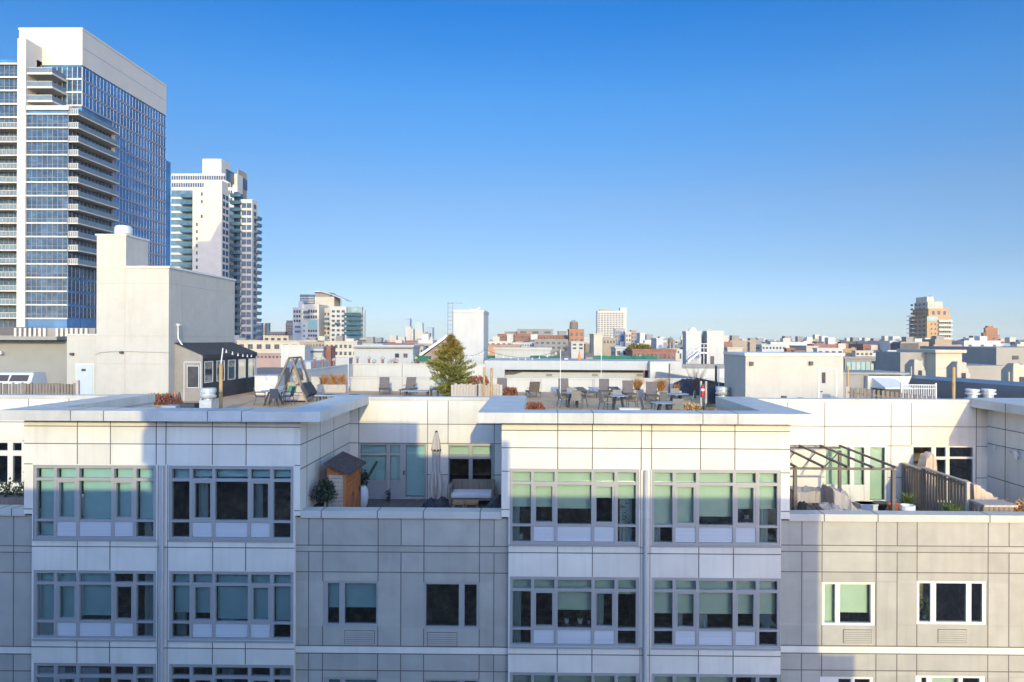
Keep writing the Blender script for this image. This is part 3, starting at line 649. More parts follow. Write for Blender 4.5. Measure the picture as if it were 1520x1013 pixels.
# bench with white cushion
bx0, bx1 = X(667.5, 25.4, 735), X(733.5, 25.4, 735); bq = thing('loveseat', 'wood framed loveseat with long white cushion below the terrace window', 'bench', ((bx0 + bx1) / 2, 25.6, ZTER))
for xx in (bx0, bx1 - 0.07):
    ar = MB(); ar.box(xx, xx + 0.07, 25.15, 25.22, ZTER, ZTER + 0.62); ar.box(xx, xx + 0.07, 25.95, 26.02, ZTER, ZTER + 0.8); ar.box(xx - 0.005, xx + 0.075, 25.13, 26.0, ZTER + 0.62, ZTER + 0.66); ar.build('armrest', 'wood_grey', bq)
MB().box(bx0 + 0.07, bx1 - 0.07, 25.17, 25.95, ZTER + 0.22, ZTER + 0.3).build('seat_frame', 'wood_grey', bq)
s_ = MB(); s_.box(bx0 + 0.08, bx1 - 0.08, 25.12, 25.9, ZTER + 0.305, ZTER + 0.47); s_.build('seat_cushion', 'cushion_white', bq, bevel=0.04)
MB().box(bx0 + 0.07, bx1 - 0.07, 25.96, 26.0, ZTER + 0.35, ZTER + 0.82).build('backrest', 'wood_grey', bq)
# two slatted wooden tables
def slat_table(x0, x1, label):
    y0, y1, zt = 23.75, 24.25, at(690, 744.5, 24).z
    t = thing('side_table', label, 'table', ((x0 + x1) / 2, 24, ZTER), 'slatted tables by the loveseat')
    tp = MB()
    for k in range(6): tp.box(x0, x1, y0 + 0.085 * k, y0 + 0.085 * k + 0.07, zt - 0.03, zt)
    tp.box(x0 + 0.02, x1 - 0.02, y0 + 0.02, y1 - 0.02, zt - 0.07, zt - 0.032); tp.build('table_top', 'wood_teak', t)
    for xx in (x0 + 0.01, x1 - 0.05):
        for yy in (y0 + 0.01, y1 - 0.05): MB().box(xx, xx + 0.04, yy, yy + 0.04, ZTER, zt - 0.07).build('leg', 'wood_teak', t)
slat_table(X(672, 24, 745), X(690.5, 24, 745), 'left slatted wooden table in front of the white loveseat'); slat_table(X(691.5, 24, 745), X(710, 24, 745), 'right slatted wooden table in front of the white loveseat')
cover('grill_cover', 'dark slumped cover over furniture in the corner of the middle terrace', 'cover', X(717, 23.3, 750), xc0 - 0.02, 23.0, 23.8, ZTER, [(0, ZTER + 0.15), (0.35, ZTER + 0.62), (0.6, ZTER + 0.8), (1, ZTER + 0.7)], 'tarp_dark', rnd)
p_ = at(15, 735, 22.6); hp = thing('hedge_planter', 'dark hedge in a brown planter below the far left window', 'planter', (p_.x, 22.6, ZTER))
a_, c_ = X(-30, 22.6, 735), xl0 - 0.05; zt = at(15, 735, 22.6).z; MB().box(a_, c_, 22.2, 23.0, ZTER, zt).build('planter_box', 'wood_grey', hp)
hb = MB()
for _ in range(700):
    p = Vector((rnd.uniform(a_, c_), rnd.uniform(22.2, 23.0), zt + rnd.uniform(-0.1, 0.45) * rnd.uniform(0.6, 1))); u = Vector((rnd.gauss(0, .7), rnd.gauss(0, .7), 0.8)).normalized() * 0.12; w__ = Vector((rnd.uniform(-1, 1), rnd.uniform(-1, 1), 0.2)).normalized() * 0.04; hb.face([p - w__, p + w__, p + u])
hb.build('foliage', 'leaf_dark', hp)
# ------------------------------------------------------------------ right terrace: pergola
mat('pergola_metal', (0.11, 0.095, 0.085), 0.5, 0.06, 3)
fy, by = 22.0, 25.9; px0, px1 = X(1180, fy, 720), X(1326, fy, 720); zb_ = at(1250, 696, fy).z
pg = thing('pergola', 'grey metal pergola with four bare rafters on the right terrace', 'pergola', ((px0 + px1) / 2, 24, ZTER))
for xx, yy in ((px0, fy), (px1, fy), (px0, by), (px1, by)): MB().box(xx - 0.05, xx + 0.05, yy - 0.05, yy + 0.05, ZTER, zb_ - 0.04).build('post', 'pergola_metal', pg)
MB().box(px0 - 0.3, px1 + 0.02, fy - 0.03, fy + 0.03, zb_ - 0.035, zb_ + 0.035).build('beam', 'pergola_metal', pg)
MB().box(px0 - 0.3, px1 + 0.02, by - 0.03, by + 0.03, zb_ + 0.03, zb_ + 0.10).build('beam', 'pergola_metal', pg)
for q in (1180, 1222, 1257, 1294, 1328):
    xx = X(q, fy, 695); MB().bar((xx, fy - 0.12, zb_ + 0.06), (xx, by + 0.1, zb_ + 0.13), 0.07, 0.06).build('rafter', 'pergola_metal', pg)
for q in (1222, 1257, 1294): xx = X(q, fy, 695); MB().bar((xx, 24.5, zb_ + 0.08), (xx - 0.0, by - 0.02, zb_ - 0.75), 0.025, 0.025).build('brace', 'pergola_metal', pg)
# covered furniture under it
cover('furniture_cover', 'pale tarpaulin over the sofa at the back left under the pergola', 'cover', X(1172, 24.2, 740), X(1231, 24.2, 740), 23.7, 24.6, ZTER, [(0, at(1180, 724, 24.2).z), (0.9, at(1180, 724, 24.2).z), (1, at(1180, 728, 24.2).z)], 'tarp', rnd)
cover('furniture_cover', 'crumpled tarpaulin sloping down to the right under the pergola', 'cover', X(1228, 23.5, 740), X(1272, 23.5, 740), 22.9, 24.0, ZTER, [(0, at(1230, 722, 23.5).z), (0.25, at(1230, 724, 23.5).z), (0.62, at(1230, 737, 23.5).z), (1, at(1230, 757, 23.5).z)], 'tarp', rnd, 0.04)
cover('furniture_cover', 'low smooth pale tarpaulin behind the parapet at the front of the pergola', 'cover', X(1214, 22.4, 750), X(1255, 22.4, 750), 21.9, 22.8, ZTER, [(0, at(1230, 749, 22.4).z), (0.6, at(1230, 748, 22.4).z), (1, at(1230, 758, 22.4).z)], 'tarp', rnd)
cover('furniture_cover', 'dark bundle between the pale tarpaulins under the pergola', 'cover', X(1183, 22.1, 750), X(1213, 22.1, 750), 21.7, 22.5, ZTER, [(0, at(1230, 758, 22.1).z), (0.3, at(1230, 747, 22.1).z), (0.7, at(1230, 751, 22.1).z), (1, at(1230, 756, 22.1).z)], 'tarp_dark', rnd, 0.03)
bx = MB(); q0, q1 = X(1276, 24, 750), X(1301, 24, 750); zt = at(1290, 748, 24).z
bx.box(q0, q1, 23.9, 24.35, ZTER, zt); bx.box(q0 - 0.02, q1 + 0.02, 23.88, 24.37, zt - 0.04, zt, 0); solid(bx, 'storage_box', 'white_metal', 'small white storage box on the terrace floor by the glass door', 'box')
def pot(px, py, Y, r, h, m, label, name='flower_pot'):
    p = at(px, py, Y); q = MB(); q.lathe((p.x, p.y, ZTER), [(r * 0.6, 0), (r, h * 0.85), (r * 1.1, h * 0.85), (r * 1.1, h), (r * 0.9, h), (r * 0.85, h * 0.9)], 16)
    return solid(q, name, m, label, 'pot')
pot(1307, 747, 25.2, 0.26, 0.24, 'frame_brown', 'brown shallow flower pot in front of the right terrace door')
pot(1330, 752, 24.0, 0.26, 0.45, 'terracotta', 'bright terracotta flower pot behind the right pergola post')
p_ = at(1346, 752, 22.8); yp = thing('potted_plant', 'spiky yellow-green plant in a grey pot beside the wooden railing', 'plant', (p_.x, p_.y, ZTER))
MB().lathe((p_.x, p_.y, ZTER), [(0.13, 0), (0.17, 0.72), (0.19, 0.74), (0.15, 0.74)], 14).build('pot', 'pot_grey', yp)
bb = MB(); blades(bb, (p_.x, p_.y, ZTER + 0.7), 0.1, 0.5, 140, 0.014, rnd, 0.6); bb.build('foliage', 'leaf_green', yp)
p_ = at(1347, 757, 21.8); pot(1347, 757, 21.8, 0.2, 0.93, 'pot_white', 'white bowl planter in front of the grey plant pot')
# wooden railing running back across the right terrace
fx_ = at(1367, 693, 25.0).x
for (ya, yb, lab, z_) in ((26.15, 24.95, 'short wooden railing section against the terrace wall', -4.52), (24.8, 22.3, 'long wooden railing panel with square pickets across the right terrace', -4.44)):
    fn = thing('wooden_railing', lab, 'railing', (fx_, (ya + yb) / 2, ZTER))
    for yy in (ya, yb): MB().box(fx_ - 0.05, fx_ + 0.05, yy - 0.05, yy + 0.05, ZTER, z_ + 0.02).build('post', 'wood_pale' if yb < 23 and yy == yb else 'wood_grey', fn)
    MB().box(fx_ - 0.07, fx_ + 0.07, yb - 0.06, ya + 0.06, z_ + 0.02, z_ + 0.06).build('top_rail', 'wood_pale', fn)
    MB().box(fx_ - 0.02, fx_ + 0.02, yb + 0.05, ya - 0.05, z_ - 0.12, z_ - 0.05).build('rail', 'wood_grey', fn); MB().box(fx_ - 0.02, fx_ + 0.02, yb + 0.05, ya - 0.05, ZTER + 0.1, ZTER + 0.17).build('rail', 'wood_grey', fn)
    n = int((ya - yb) / 0.17)
    for k in range(1, n):
        yy = ya + (yb - ya) * k / n; MB().box(fx_ + 0.02, fx_ + 0.055, yy - 0.04, yy + 0.04, ZTER + 0.06, z_ - 0.02).build('picket', 'wood_grey', fn)
lp = thing('wooden_planter', 'low slatted wooden planter with a plank top beside the railing end', 'planter', (fx_ + 0.35, 21.8, ZTER))
zt = at(1450, 746, 21.8).z
MB().box(fx_, fx_ + 1.0, 21.45, 22.2, zt - 0.06, zt).build('top_plank', 'wood_pale', lp)
for k in range(6): MB().box(fx_ + 0.02 + 0.15 * k, fx_ + 0.15 + 0.15 * k, 21.5, 21.53, ZTER, zt - 0.06).build('slat', 'wood_grey', lp)
for yy in (21.55, 22.14): MB().box(fx_ - 0.0, fx_ + 0.03, yy - 0.04, yy + 0.04, ZTER, zt - 0.06).build('post', 'wood_grey', lp)
cover('umbrella_cover', 'tall tan pointed cover behind the wooden railing', 'cover', X(1362, 25.6, 690), X(1384, 25.6, 690), 25.3, 25.9, ZTER, [(0, -4.9), (0.45, at(1372, 674, 25.6).z), (0.8, at(1378, 671, 25.6).z), (1, at(1378, 680, 25.6).z)], 'tarp_tan', rnd, 0.015)
cover('grill_cover', 'tan draped cover sloping down behind the low wooden planter', 'cover', X(1432, 23.2, 730), X(1472, 23.2, 730), 22.7, 23.8, ZTER, [(0, at(1440, 713, 23.2).z), (0.2, at(1440, 716, 23.2).z), (0.65, at(1440, 727, 23.2).z), (0.98, at(1440, 737, 23.2).z), (1, at(1440, 739, 23.2).z)], 'tarp_tan', rnd, 0.02)
for px, s_, lab in ((1500, 0.33, 'large tan rocky lump of dried plant by the right edge of the terrace'), (1519, 0.22, 'small tan lump of dried plant at the frame edge')):
    p_ = at(px, 755, 22.0); mb = leaf_blob((p_.x, p_.y, ZTER + 0.75), s_, s_, 0.28, 700, 0.09, rnd, 0.1, lump=0.5); mb.box(p_.x - s_, p_.x + s_, p_.y - 0.2, p_.y + 0.2, ZTER, ZTER + 0.5)
    solid(mb, 'dried_plant', 'stone_tan', lab, 'plant')
gr_ = MB(); p_ = at(1414, 757, 21.6); blades(gr_, (p_.x, p_.y, ZTER + 0.8), 0.25, 0.32, 160, 0.012, rnd, 0.4); gr_.box(p_.x - 0.3, p_.x + 0.3, p_.y - 0.15, p_.y + 0.15, ZTER, ZTER + 0.8); solid(gr_, 'grass_planter', 'leaf_green', 'green grass tuft showing over the parapet below the railing', 'plant')
# lamp and string lights on the side wall at right
wl_ = at(1476, 675, 24.6)
wlm = thing('wall_lamp', 'white cylinder wall lamp on the side wall of the right terrace', 'lamp', (xr - 0.1, 24.6, wl_.z))
MB().cyl((xr - 0.12, 24.6, wl_.z - 0.14), (xr - 0.12, 24.6, wl_.z + 0.14), 0.075, n=14).build('lamp_body', 'white_metal', wlm); MB().box(xr - 0.1, xr, 24.55, 24.65, wl_.z - 0.06, wl_.z + 0.06).build('bracket', 'white_metal', wlm)
def string_lights(pts, sag, nb, label, name='string_light', r=0.012, br_=0.045, top=False):
    pts = [Vector(p) for p in pts]; line = []; t = thing(name, label, 'lights', tuple(pts[0]), 'string lights')
    w_ = MB(); bl_ = MB()
    for a, c in zip(pts, pts[1:]):
        seg = [a.lerp(c, k / 10) - Vector((0, 0, sag * 4 * (k / 10) * (1 - k / 10))) for k in range(11)]; w_.tube(seg, r, 4)
        for k in range(nb):
            q = (k + 0.5) / nb; p = a.lerp(c, q) - Vector((0, 0, sag * 4 * q * (1 - q)))
            MB().cyl(p, p - Vector((0, 0, 0.08)), r * 1.6, r * 1.6, 5).lathe(p - Vector((0, 0, 0.08 + br_ * 2)), [(0.01, 0), (br_, br_ * 0.7), (br_ * 0.8, br_ * 1.5), (0.015, br_ * 2)], 7).build('bulb', 'bulb_glass', t)
    w_.build('wire', 'dark_metal', t); return t
string_lights([(xr - 0.05, 26.2, at(1466, 658, 26.2).z), (xr - 0.05, 22.0, at(1520, 672, 22.7).z)], 0.06, 5, 'dark string lights along the side wall at the right edge')
# ================================================================== things behind the glass
def sill_pot(px, py, bay, r, h, plant, label, m='pot_white', Y=YB + 0.55, fol='leaf_dark', ph=0.3, n=160):
    p = at(px, py, Y); t = thing('potted_plant', label, 'plant', (p.x, Y, p.z))
    MB().lathe((p.x, Y, p.z), [(r * 0.75, 0), (r, h), (r * 0.85, h), (r * 0.8, h * 0.8)], 14).build('pot', m, t)
    st_ = MB(); st_.box(p.x - r * 1.3, p.x + r * 1.3, Y - r * 1.2, Y + r * 1.2, p.z - 0.04, p.z - 0.002); st_.box(p.x - 0.03, p.x + 0.03, Y - 0.03, Y + 0.03, p.z - 0.45, p.z - 0.04); st_.build('stand', 'wood_grey', t)
    if plant: leaf_blob((p.x, Y, p.z + h + ph * 0.6), ph * 0.6, ph * 0.5, ph * 0.8, n, 0.09, rnd, 0.1).build('foliage', fol, t)
sill_pot(932, 798, 'C', 0.15, 0.24, True, 'large leafy plant in white pot behind the upper window left of the middle downpipe', ph=0.75, n=500, fol='leaf_green')
sill_pot(841, 925, 'C', 0.075, 0.13, True, 'left small white pot on the sill in the second row under a half blind', ph=0.14, n=60)
sill_pot(861, 925, 'C', 0.085, 0.15, True, 'middle white pot with green leaves on the second row sill', ph=0.16, n=70, fol='leaf_green')
sill_pot(874, 926, 'C', 0.05, 0.1, True, 'smallest white pot at the right on the second row sill', ph=0.12, n=40)
sill_pot(772, 800, 'C', 0.11, 0.16, True, 'green bushy pot plant in the bottom left pane of the sunlit window', ph=0.3, n=160, fol='leaf_green')
sill_pot(1108, 770, 'C', 0.08, 0.12, True, 'trailing house plant in the narrow pane under the right blind', ph=0.28, n=140, fol='leaf_green')
sill_pot(1143, 800, 'C', 0.10, 0.14, True, 'grey-leaved pot plant in the bottom right corner pane', ph=0.25, n=120)
sill_pot(1371, 918, 'R', 0.07, 0.12, True, 'bright green houseplant in the left pane of the far right window', ph=0.36, n=160, fol='leaf_green', Y=YG + 0.5)
sill_pot(222, 795, 'L', 0.10, 0.12, True, 'reddish plant in the lower right pane of the top left window', ph=0.3, n=140, fol='sedum_red')
p_ = at(1054, 771, YB + 0.5); mo = thing('monitor', 'dark computer monitor seen from behind in the upper right bay window', 'monitor', (p_.x, p_.y, at(1054, 777, YB + .5).z))
MB().box(p_.x - 0.25, p_.x + 0.25, p_.y, p_.y + 0.05, at(1054, 776, YB + .5).z, at(1054, 764.5, YB + .5).z).build('screen', 'tarp_dark', mo); MB().box(p_.x - 0.04, p_.x + 0.04, p_.y + 0.05, p_.y + 0.1, at(1054, 784, YB + .5).z, at(1054, 770, YB + .5).z).build('stand', 'tarp_dark', mo)
# ================================================================== roof structures: left bulkhead
def at_deck(px, Y): return at(px, 600, Y).x
by0 = 38.0; ex0, ex1, exm = X(143, by0, 480), X(250.5, by0, 480), X(187, by0, 380); eby = 46.3
ztl = at(165, 350, by0).z; ztr = at(225, 398, by0).z
bh = thing('stair_bulkhead', 'tall off-white stucco lift bulkhead with stepped top on the roof', 'bulkhead', ((ex0 + ex1) / 2, 42, ZDECK))
m_ = MB(); m_.box(ex0, ex1, by0, eby, ZDECK, ztr); m_.box(ex0, exm, by0 - 0.003, by0 + 2.2, ztr - 0.01, ztl)
for q in (428, 447, 507.5, 517): pass
m_.build('wall', ['stucco'], bh, bevel=0.02)
j_ = MB()
for zq in (at(200, 421, by0).z, at(200, 499, by0).z, at(200, 540.5, by0).z): j_.box(ex0, ex1 + 0.006, by0 - 0.008, by0, zq - 0.015, zq + 0.015); j_.box(ex1, ex1 + 0.008, by0, eby, zq - 0.015, zq + 0.015)
xv = X(185.5, by0, 480); j_.box(xv - 0.015, xv + 0.015, by0 - 0.006, by0, ZDECK, ztr); j_.box(ex1, ex1 + 0.006, by0 + 1.3, by0 + 1.33, ZDECK, ztr)
j_.build('control_joint', 'wood_pale', bh)
cq = MB(); cq.box(exm - 0.02, ex1 + 0.06, by0 - 0.06, eby + 0.05, ztr, ztr + 0.10); cq.build('roof_coping', 'white_metal', bh)
cq = MB(); cq.box(ex0 - 0.05, exm + 0.05, by0 - 0.055, by0 + 2.25, ztl, ztl + 0.08); cq.build('roof_coping', 'white_metal', bh)
vx = X(183.5, by0 + 1.1, 340); vt = MB(); vt.lathe((vx, by0 + 1.1, ztl + 0.08), [(0.36, 0), (0.36, 0.08), (0.42, 0.1), (0.46, 0.2), (0.46, 0.52), (0.40, 0.55), (0.40, 0.6), (0.3, 0.6)], 20)
vo = solid(vt, 'roof_vent', 'galvanized', 'round steel exhaust vent on top of the tall left bulkhead', 'vent')
# low annex with the door
ax0, ax1 = X(99, by0 + 0.3, 540), ex0; azt = at(120, 498, by0).z
an = MB(); an.box(ax0, ax1 - 0.003, by0 + 0.3, by0 + 4, ZDECK, azt); an.build('annex_wall', 'stucco', bh, bevel=0.02)
MB().box(ax0 - 0.04, ax1 - 0.003, by0 + 0.25, by0 + 4, azt, azt + 0.07).build('roof_coping', 'white_metal', bh)
dxa, dxb = X(114, by0 + .3, 560), X(138.5, by0 + .3, 560); dzt_ = at(126, 542, by0).z
dr = MB(); dr.box(dxa, dxb, by0 + 0.26, by0 + 0.3, ZDECK, dzt_, 0); dr.box(dxa - 0.05, dxb + 0.05, by0 + 0.285, by0 + 0.299, ZDECK, dzt_ + 0.06, 1)
dr_ = dr.build('door', ['grey_door', 'white_metal'], bh)
MB().box(dxa + 0.28, dxa + 0.52, by0 + 0.25, by0 + 0.262, dzt_ - 0.35, dzt_ - 0.22).build('door_sign', 'dark_metal', dr_); MB().box(dxa + 0.03, dxa + 0.13, by0 + 0.22, by0 + 0.262, ZDECK + 1.0, ZDECK + 1.04).build('handle', 'dark_metal', dr_)
for (px, py) in ((108, 526), (181.5, 523.5)):
    p_ = at(px, py, by0 + (0.3 if px < 140 else 0)); MB().box(p_.x - 0.09, p_.x + 0.09, p_.y - 0.14, p_.y, p_.z - 0.06, p_.z + 0.07).build('light_fixture', 'dark_metal', bh)
cd = MB(); pts = [at(141, 527, by0 - 0.03), at(150, 523, by0 - 0.03), at(182, 521.5, by0 - .03), at(250, 523.5, by0 - .03)]; cd.tube(pts, 0.02, 5); cd.build('conduit', 'pipe_metal', bh)
p_ = Vector((ex1 + 0.05, by0 + 0.9, at(257, 484, 38.9).z))
pl = thing('pole_lamp', 'white pole lamp bent from the side of the tall left bulkhead', 'lamp', (p_.x, p_.y, p_.z - 1.8)); MB().tube([(p_.x, p_.y, p_.z), (p_.x, p_.y, p_.z - 0.7), (p_.x + 0.25, p_.y, p_.z - 1.1), (p_.x + 0.25, p_.y, p_.z - 1.8)], 0.045, 7).build('pole', 'white_metal', pl); MB().box(p_.x - 0.06, p_.x + 0.12, p_.y - 0.1, p_.y + 0.15, p_.z, p_.z + 0.12).build('lamp_head', 'white_metal', pl)
# black awning enclosure along the right side of the bulkhead
gx0, gy0, gy1 = ex1 + 0.003, 38.6, 46.0
gx1 = X(300.5, gy0, 560)
ga = thing('awning_enclosure', 'black canvas awning room with clear plastic windows along the bulkhead', 'awning', ((gx0 + gx1) / 2, 42, ZDECK))
zr0, zr1 = at(263, 509, gy0).z, at(300, 527, gy0).z; zv = at(300, 533, gy0).z
r_ = MB(); r_.hexa([(gx0, gy0 - 0.03, zr0 - 0.03), (gx1 + 0.06, gy0 - 0.03, zr1 - 0.03), (gx1 + 0.06, gy1, zr1 - 0.03), (gx0, gy1, zr0 - 0.03), (gx0, gy0 - 0.03, zr0), (gx1 + 0.06, gy0 - 0.03, zr1), (gx1 + 0.06, gy1, zr1), (gx0, gy1, zr0)])
r_.box(gx1 + 0.03, gx1 + 0.06, gy0 - 0.03, gy1, zv, zr1 - 0.03); r_.build('roof', 'awning_black', ga)
fg = MB(); fg.prism([(gx0, ZDECK), (gx1, ZDECK), (gx1, zr1 - 0.05), (gx0, zr0 - 0.05)], gy0, gy0 + 0.03); fg.build('front_panel', 'awning_grey', ga)
fd = MB(); da, db_ = X(274, gy0, 560), X(298, gy0, 560)
dzt2 = at(285, 538, gy0).z; fd.box(da, db_, gy0 - 0.03, gy0 - 0.003, ZDECK, dzt2); 
for (u0, u1, v0, v1) in ((da - 0.03, da, ZDECK, dzt2), (db_, db_ + 0.03, ZDECK, dzt2), (da, db_, dzt2, dzt2 + 0.03)): fd.box(u0, u1, gy0 - 0.035, gy0 - 0.004, v0, v1, 1)
fo = fd.build('door', ['awning_grey', 'white_metal'], ga)
wx0, wx1, wz0, wz1 = X(279, gy0, 560), X(295, gy0, 560), at(285, 575, gy0).z, at(285, 544, gy0).z
MB().box(wx0 - 0.03, wx1 + 0.03, gy0 - 0.04, gy0 - 0.031, wz0 - 0.03, wz1 + 0.03).build('window_trim', 'white_metal', fo); MB().box(wx0, wx1, gy0 - 0.05, gy0 - 0.041, wz0, wz1).build('pane', 'tarp_dark', fo)
sdw = MB(); zs0, zs1 = ZDECK + 0.95, zv - 0.15
sdw.box(gx1 - 0.03, gx1, gy0 + 0.03, gy1, ZDECK, zs0); sdw.box(gx1 - 0.03, gx1, gy0 + 0.03, gy1, zs1, zv + 0.05)
n = 5; Wd = (gy1 - gy0) / n
for k in range(n + 1): yy = gy0 + Wd * k; sdw.box(gx1 - 0.03, gx1, max(gy0 + 0.03, yy - 0.22), min(gy1, yy + 0.22), zs0, zs1)
sdw.build('side_panel', 'awning_black', ga)
for k in range(n):
    ya, yb = gy0 + Wd * k + 0.22, gy0 + Wd * (k + 1) - 0.22; f_ = MB()
    for (u0, u1, v0, v1) in ((ya, yb, zs0, zs0 + 0.05), (ya, yb, zs1 - 0.05, zs1), (ya, ya + 0.05, zs0 + 0.05, zs1 - 0.05), (yb - 0.05, yb, zs0 + 0.05, zs1 - 0.05)): f_.box(gx1 - 0.02, gx1 + 0.012, u0, u1, v0, v1)
    o = f_.build('window', 'white_metal', ga); MB().face([(gx1 - 0.005, ya, zs0), (gx1 - 0.005, yb, zs0), (gx1 - 0.005, yb, zs1), (gx1 - 0.005, ya, zs1)]).build('pane', 'clear_glass', o)
MB().box(gx1 - 0.06, gx1 + 0.02, gy1 - 0.1, gy1, ZDECK, zv).build('corner_post', 'white_metal', ga)
# vent in front of the awning
def gooseneck(px, py0, py1, Y, label):
    p = at(px, py1, Y); zt = at(px, py0, Y).z; h = zt - ZDECK; r = 0.32
    v = thing('roof_vent', label, 'vent', (p.x, Y, ZDECK))
    MB().box(p.x - 0.27, p.x + 0.27, Y - 0.27, Y + 0.27, ZDECK, ZDECK + h * 0.55).build('curb', 'galvanized', v)
    MB().lathe((p.x, Y, ZDECK + h * 0.55), [(0.2, 0), (0.2, h * 0.07), (0.32, h * 0.08), (0.36, h * 0.15), (0.3, h * 0.2), (0.3, h * 0.26), (0.34, h * 0.28), (0.34, h * 0.43), (0.28, h * 0.45)], 18).build('cap', 'galvanized', v)
gooseneck(309, 576, 604, 31.5, 'square-based metal roof vent in front of the black awning room')
gooseneck(1072, 574, 600, 36.0, 'metal roof vent beside the dark fence near the right bulkhead')
for px, w__, lab in ((1443.5, 0.34, 'left of two low round metal roof vents on the right roof'), (1467.5, 0.34, 'right of two low round metal roof vents on the right roof')):
    p = at(px, 590, 28.5); zt = at(px, 579, 28.5).z; zb2 = ZCOP
    MBv = MB(); MBv.lathe((p.x, 28.5, zb2 - 0.3), [(0.18, 0), (0.18, 0.28), (0.27, 0.3), (0.27, 0.36), (0.22, 0.38), (0.22, 0.36 + (zt - zb2) * 0.5), (0.26, 0.4 + (zt - zb2) * 0.6), (0.26, 0.25 + (zt - zb2)), (0.2, 0.3 + zt - zb2)], 18)
    solid(MBv, 'roof_vent', 'galvanized', lab, 'vent', 'low round vents')
# bulkhead at right
qy0 = 33.5; qx0, qx1 = X(1106.5, qy0, 560), X(1252, qy0, 560); qzt = at(1180, 528.5, qy0).z
rbh = thing('stair_bulkhead', 'low wide cream stucco stair bulkhead with a grey door on the right', 'bulkhead', ((qx0 + qx1) / 2, 35.2, ZDECK))
MB().box(qx0, qx1, qy0, 37.3, ZDECK, qzt).build('wall', 'stucco', rbh, bevel=0.02)
MB().box(qx0 - 0.05, qx1 + 0.05, qy0 - 0.05, 37.35, qzt, qzt + 0.13).build('roof_coping', 'white_metal', rbh)
da, db_ = X(1216, qy0, 570), X(1240.5, qy0, 570); dz_ = at(1228, 548, qy0).z
d_ = MB(); d_.box(da, db_, qy0 - 0.02, qy0, ZDECK, dz_, 0); d_.box(da - 0.06, da, qy0 - 0.03, qy0, ZDECK, dz_ + 0.06, 1); d_.box(db_, db_ + 0.06, qy0 - 0.03, qy0, ZDECK, dz_ + 0.06, 1); d_.box(da, db_, qy0 - 0.03, qy0, dz_, dz_ + 0.06, 1)
do = d_.build('door', ['stucco', 'white_metal'], rbh)
MB().box(X(1219.5, qy0, 560), X(1225, qy0, 560), qy0 - 0.03, qy0 - 0.021, at(1222, 569, qy0).z, at(1222, 553, qy0).z).build('pane', 'tarp_dark', do); MB().box(da + 0.05, da + 0.14, qy0 - 0.06, qy0 - 0.021, ZDECK + 1.0, ZDECK + 1.05).build('handle', 'dark_metal', do)
for px, py in ((1115, 540), (1203, 539.5)):
    p_ = at(px, py, qy0); MB().box(p_.x - 0.08, p_.x + 0.08, qy0 - 0.14, qy0, p_.z - 0.09, p_.z + 0.09).build('light_fixture', 'dark_metal', rbh)
for px, py in ((1163.5, 589.5), (1188, 592)):
    p_ = at(px, py, 28.0); mb = MB(); mb.cyl((p_.x, 28, ZDECK), (p_.x, 28, p_.z - 0.05), 0.02, n=6); mb.box(p_.x - 0.09, p_.x + 0.09, 27.93, 28.07, p_.z - 0.05, p_.z + 0.04)
    solid(mb, 'floodlight', 'dark_metal', 'small dark floodlight behind the parapet, ' + ('left one below the cream bulkhead' if px < 1170 else 'lower one near the grey door'), 'lamp')
# ================================================================== roof deck furniture
mat('brick_red_dark', (0.26, 0.13, 0.09), 0.9, 0.2, 2); mat('city_metal', (0.36, 0.33, 0.30), 0.6, 0.2, 2)
def deck(px, Y): p = at(px, 600, Y); return (p.x, Y, ZDECK)
def local_lounger(name, label, tilt=1.0, cat='lounger'):
    t = thing(name, label, cat, (0, 0, 0), 'sun loungers on the roof deck'); OFF[t] = Vector((0, 0, 0))
    MB().box(-0.32, 0.32, -1.0, 0.25, 0.33, 0.36).build('seat', 'sling_brown', t)
    hb = 0.75 * math.sin(tilt); lb_ = 0.75 * math.cos(tilt)
    MB().hexa([(-0.31, 0.25, 0.34), (0.31, 0.25, 0.34), (0.31, 0.28, 0.34), (-0.31, 0.28, 0.34), (-0.31, 0.25 + lb_, 0.34 + hb), (0.31, 0.25 + lb_, 0.34 + hb), (0.31, 0.29 + lb_, 0.34 + hb), (-0.31, 0.29 + lb_, 0.34 + hb)]).build('backrest', 'sling_brown', t)
    f = MB()
    for x in (-0.35, 0.32): f.box(x, x + 0.03, -1.02, 0.9, 0.29, 0.35)
    f.box(-0.35, 0.35, -1.05, -1.02, 0.29, 0.35); f.box(-0.35, 0.35, 0.9, 0.93, 0.29, 0.35); f.build('frame', 'frame_brown', t)
    for x in (-0.33, 0.29):
        for y in (-0.85, 0.7): MB().box(x, x + 0.04, y, y + 0.04, 0, 0.29).build('leg', 'frame_brown', t)
    for x in (-0.345, 0.31): MB().bar((x + 0.015, 0.25, 0.55), (x + 0.015, -0.15, 0.55), 0.05, 0.03).build('armrest', 'frame_brown', t)
    return t
mat('chair_navy', (0.045, 0.055, 0.085), 0.6, 0.1, 4)
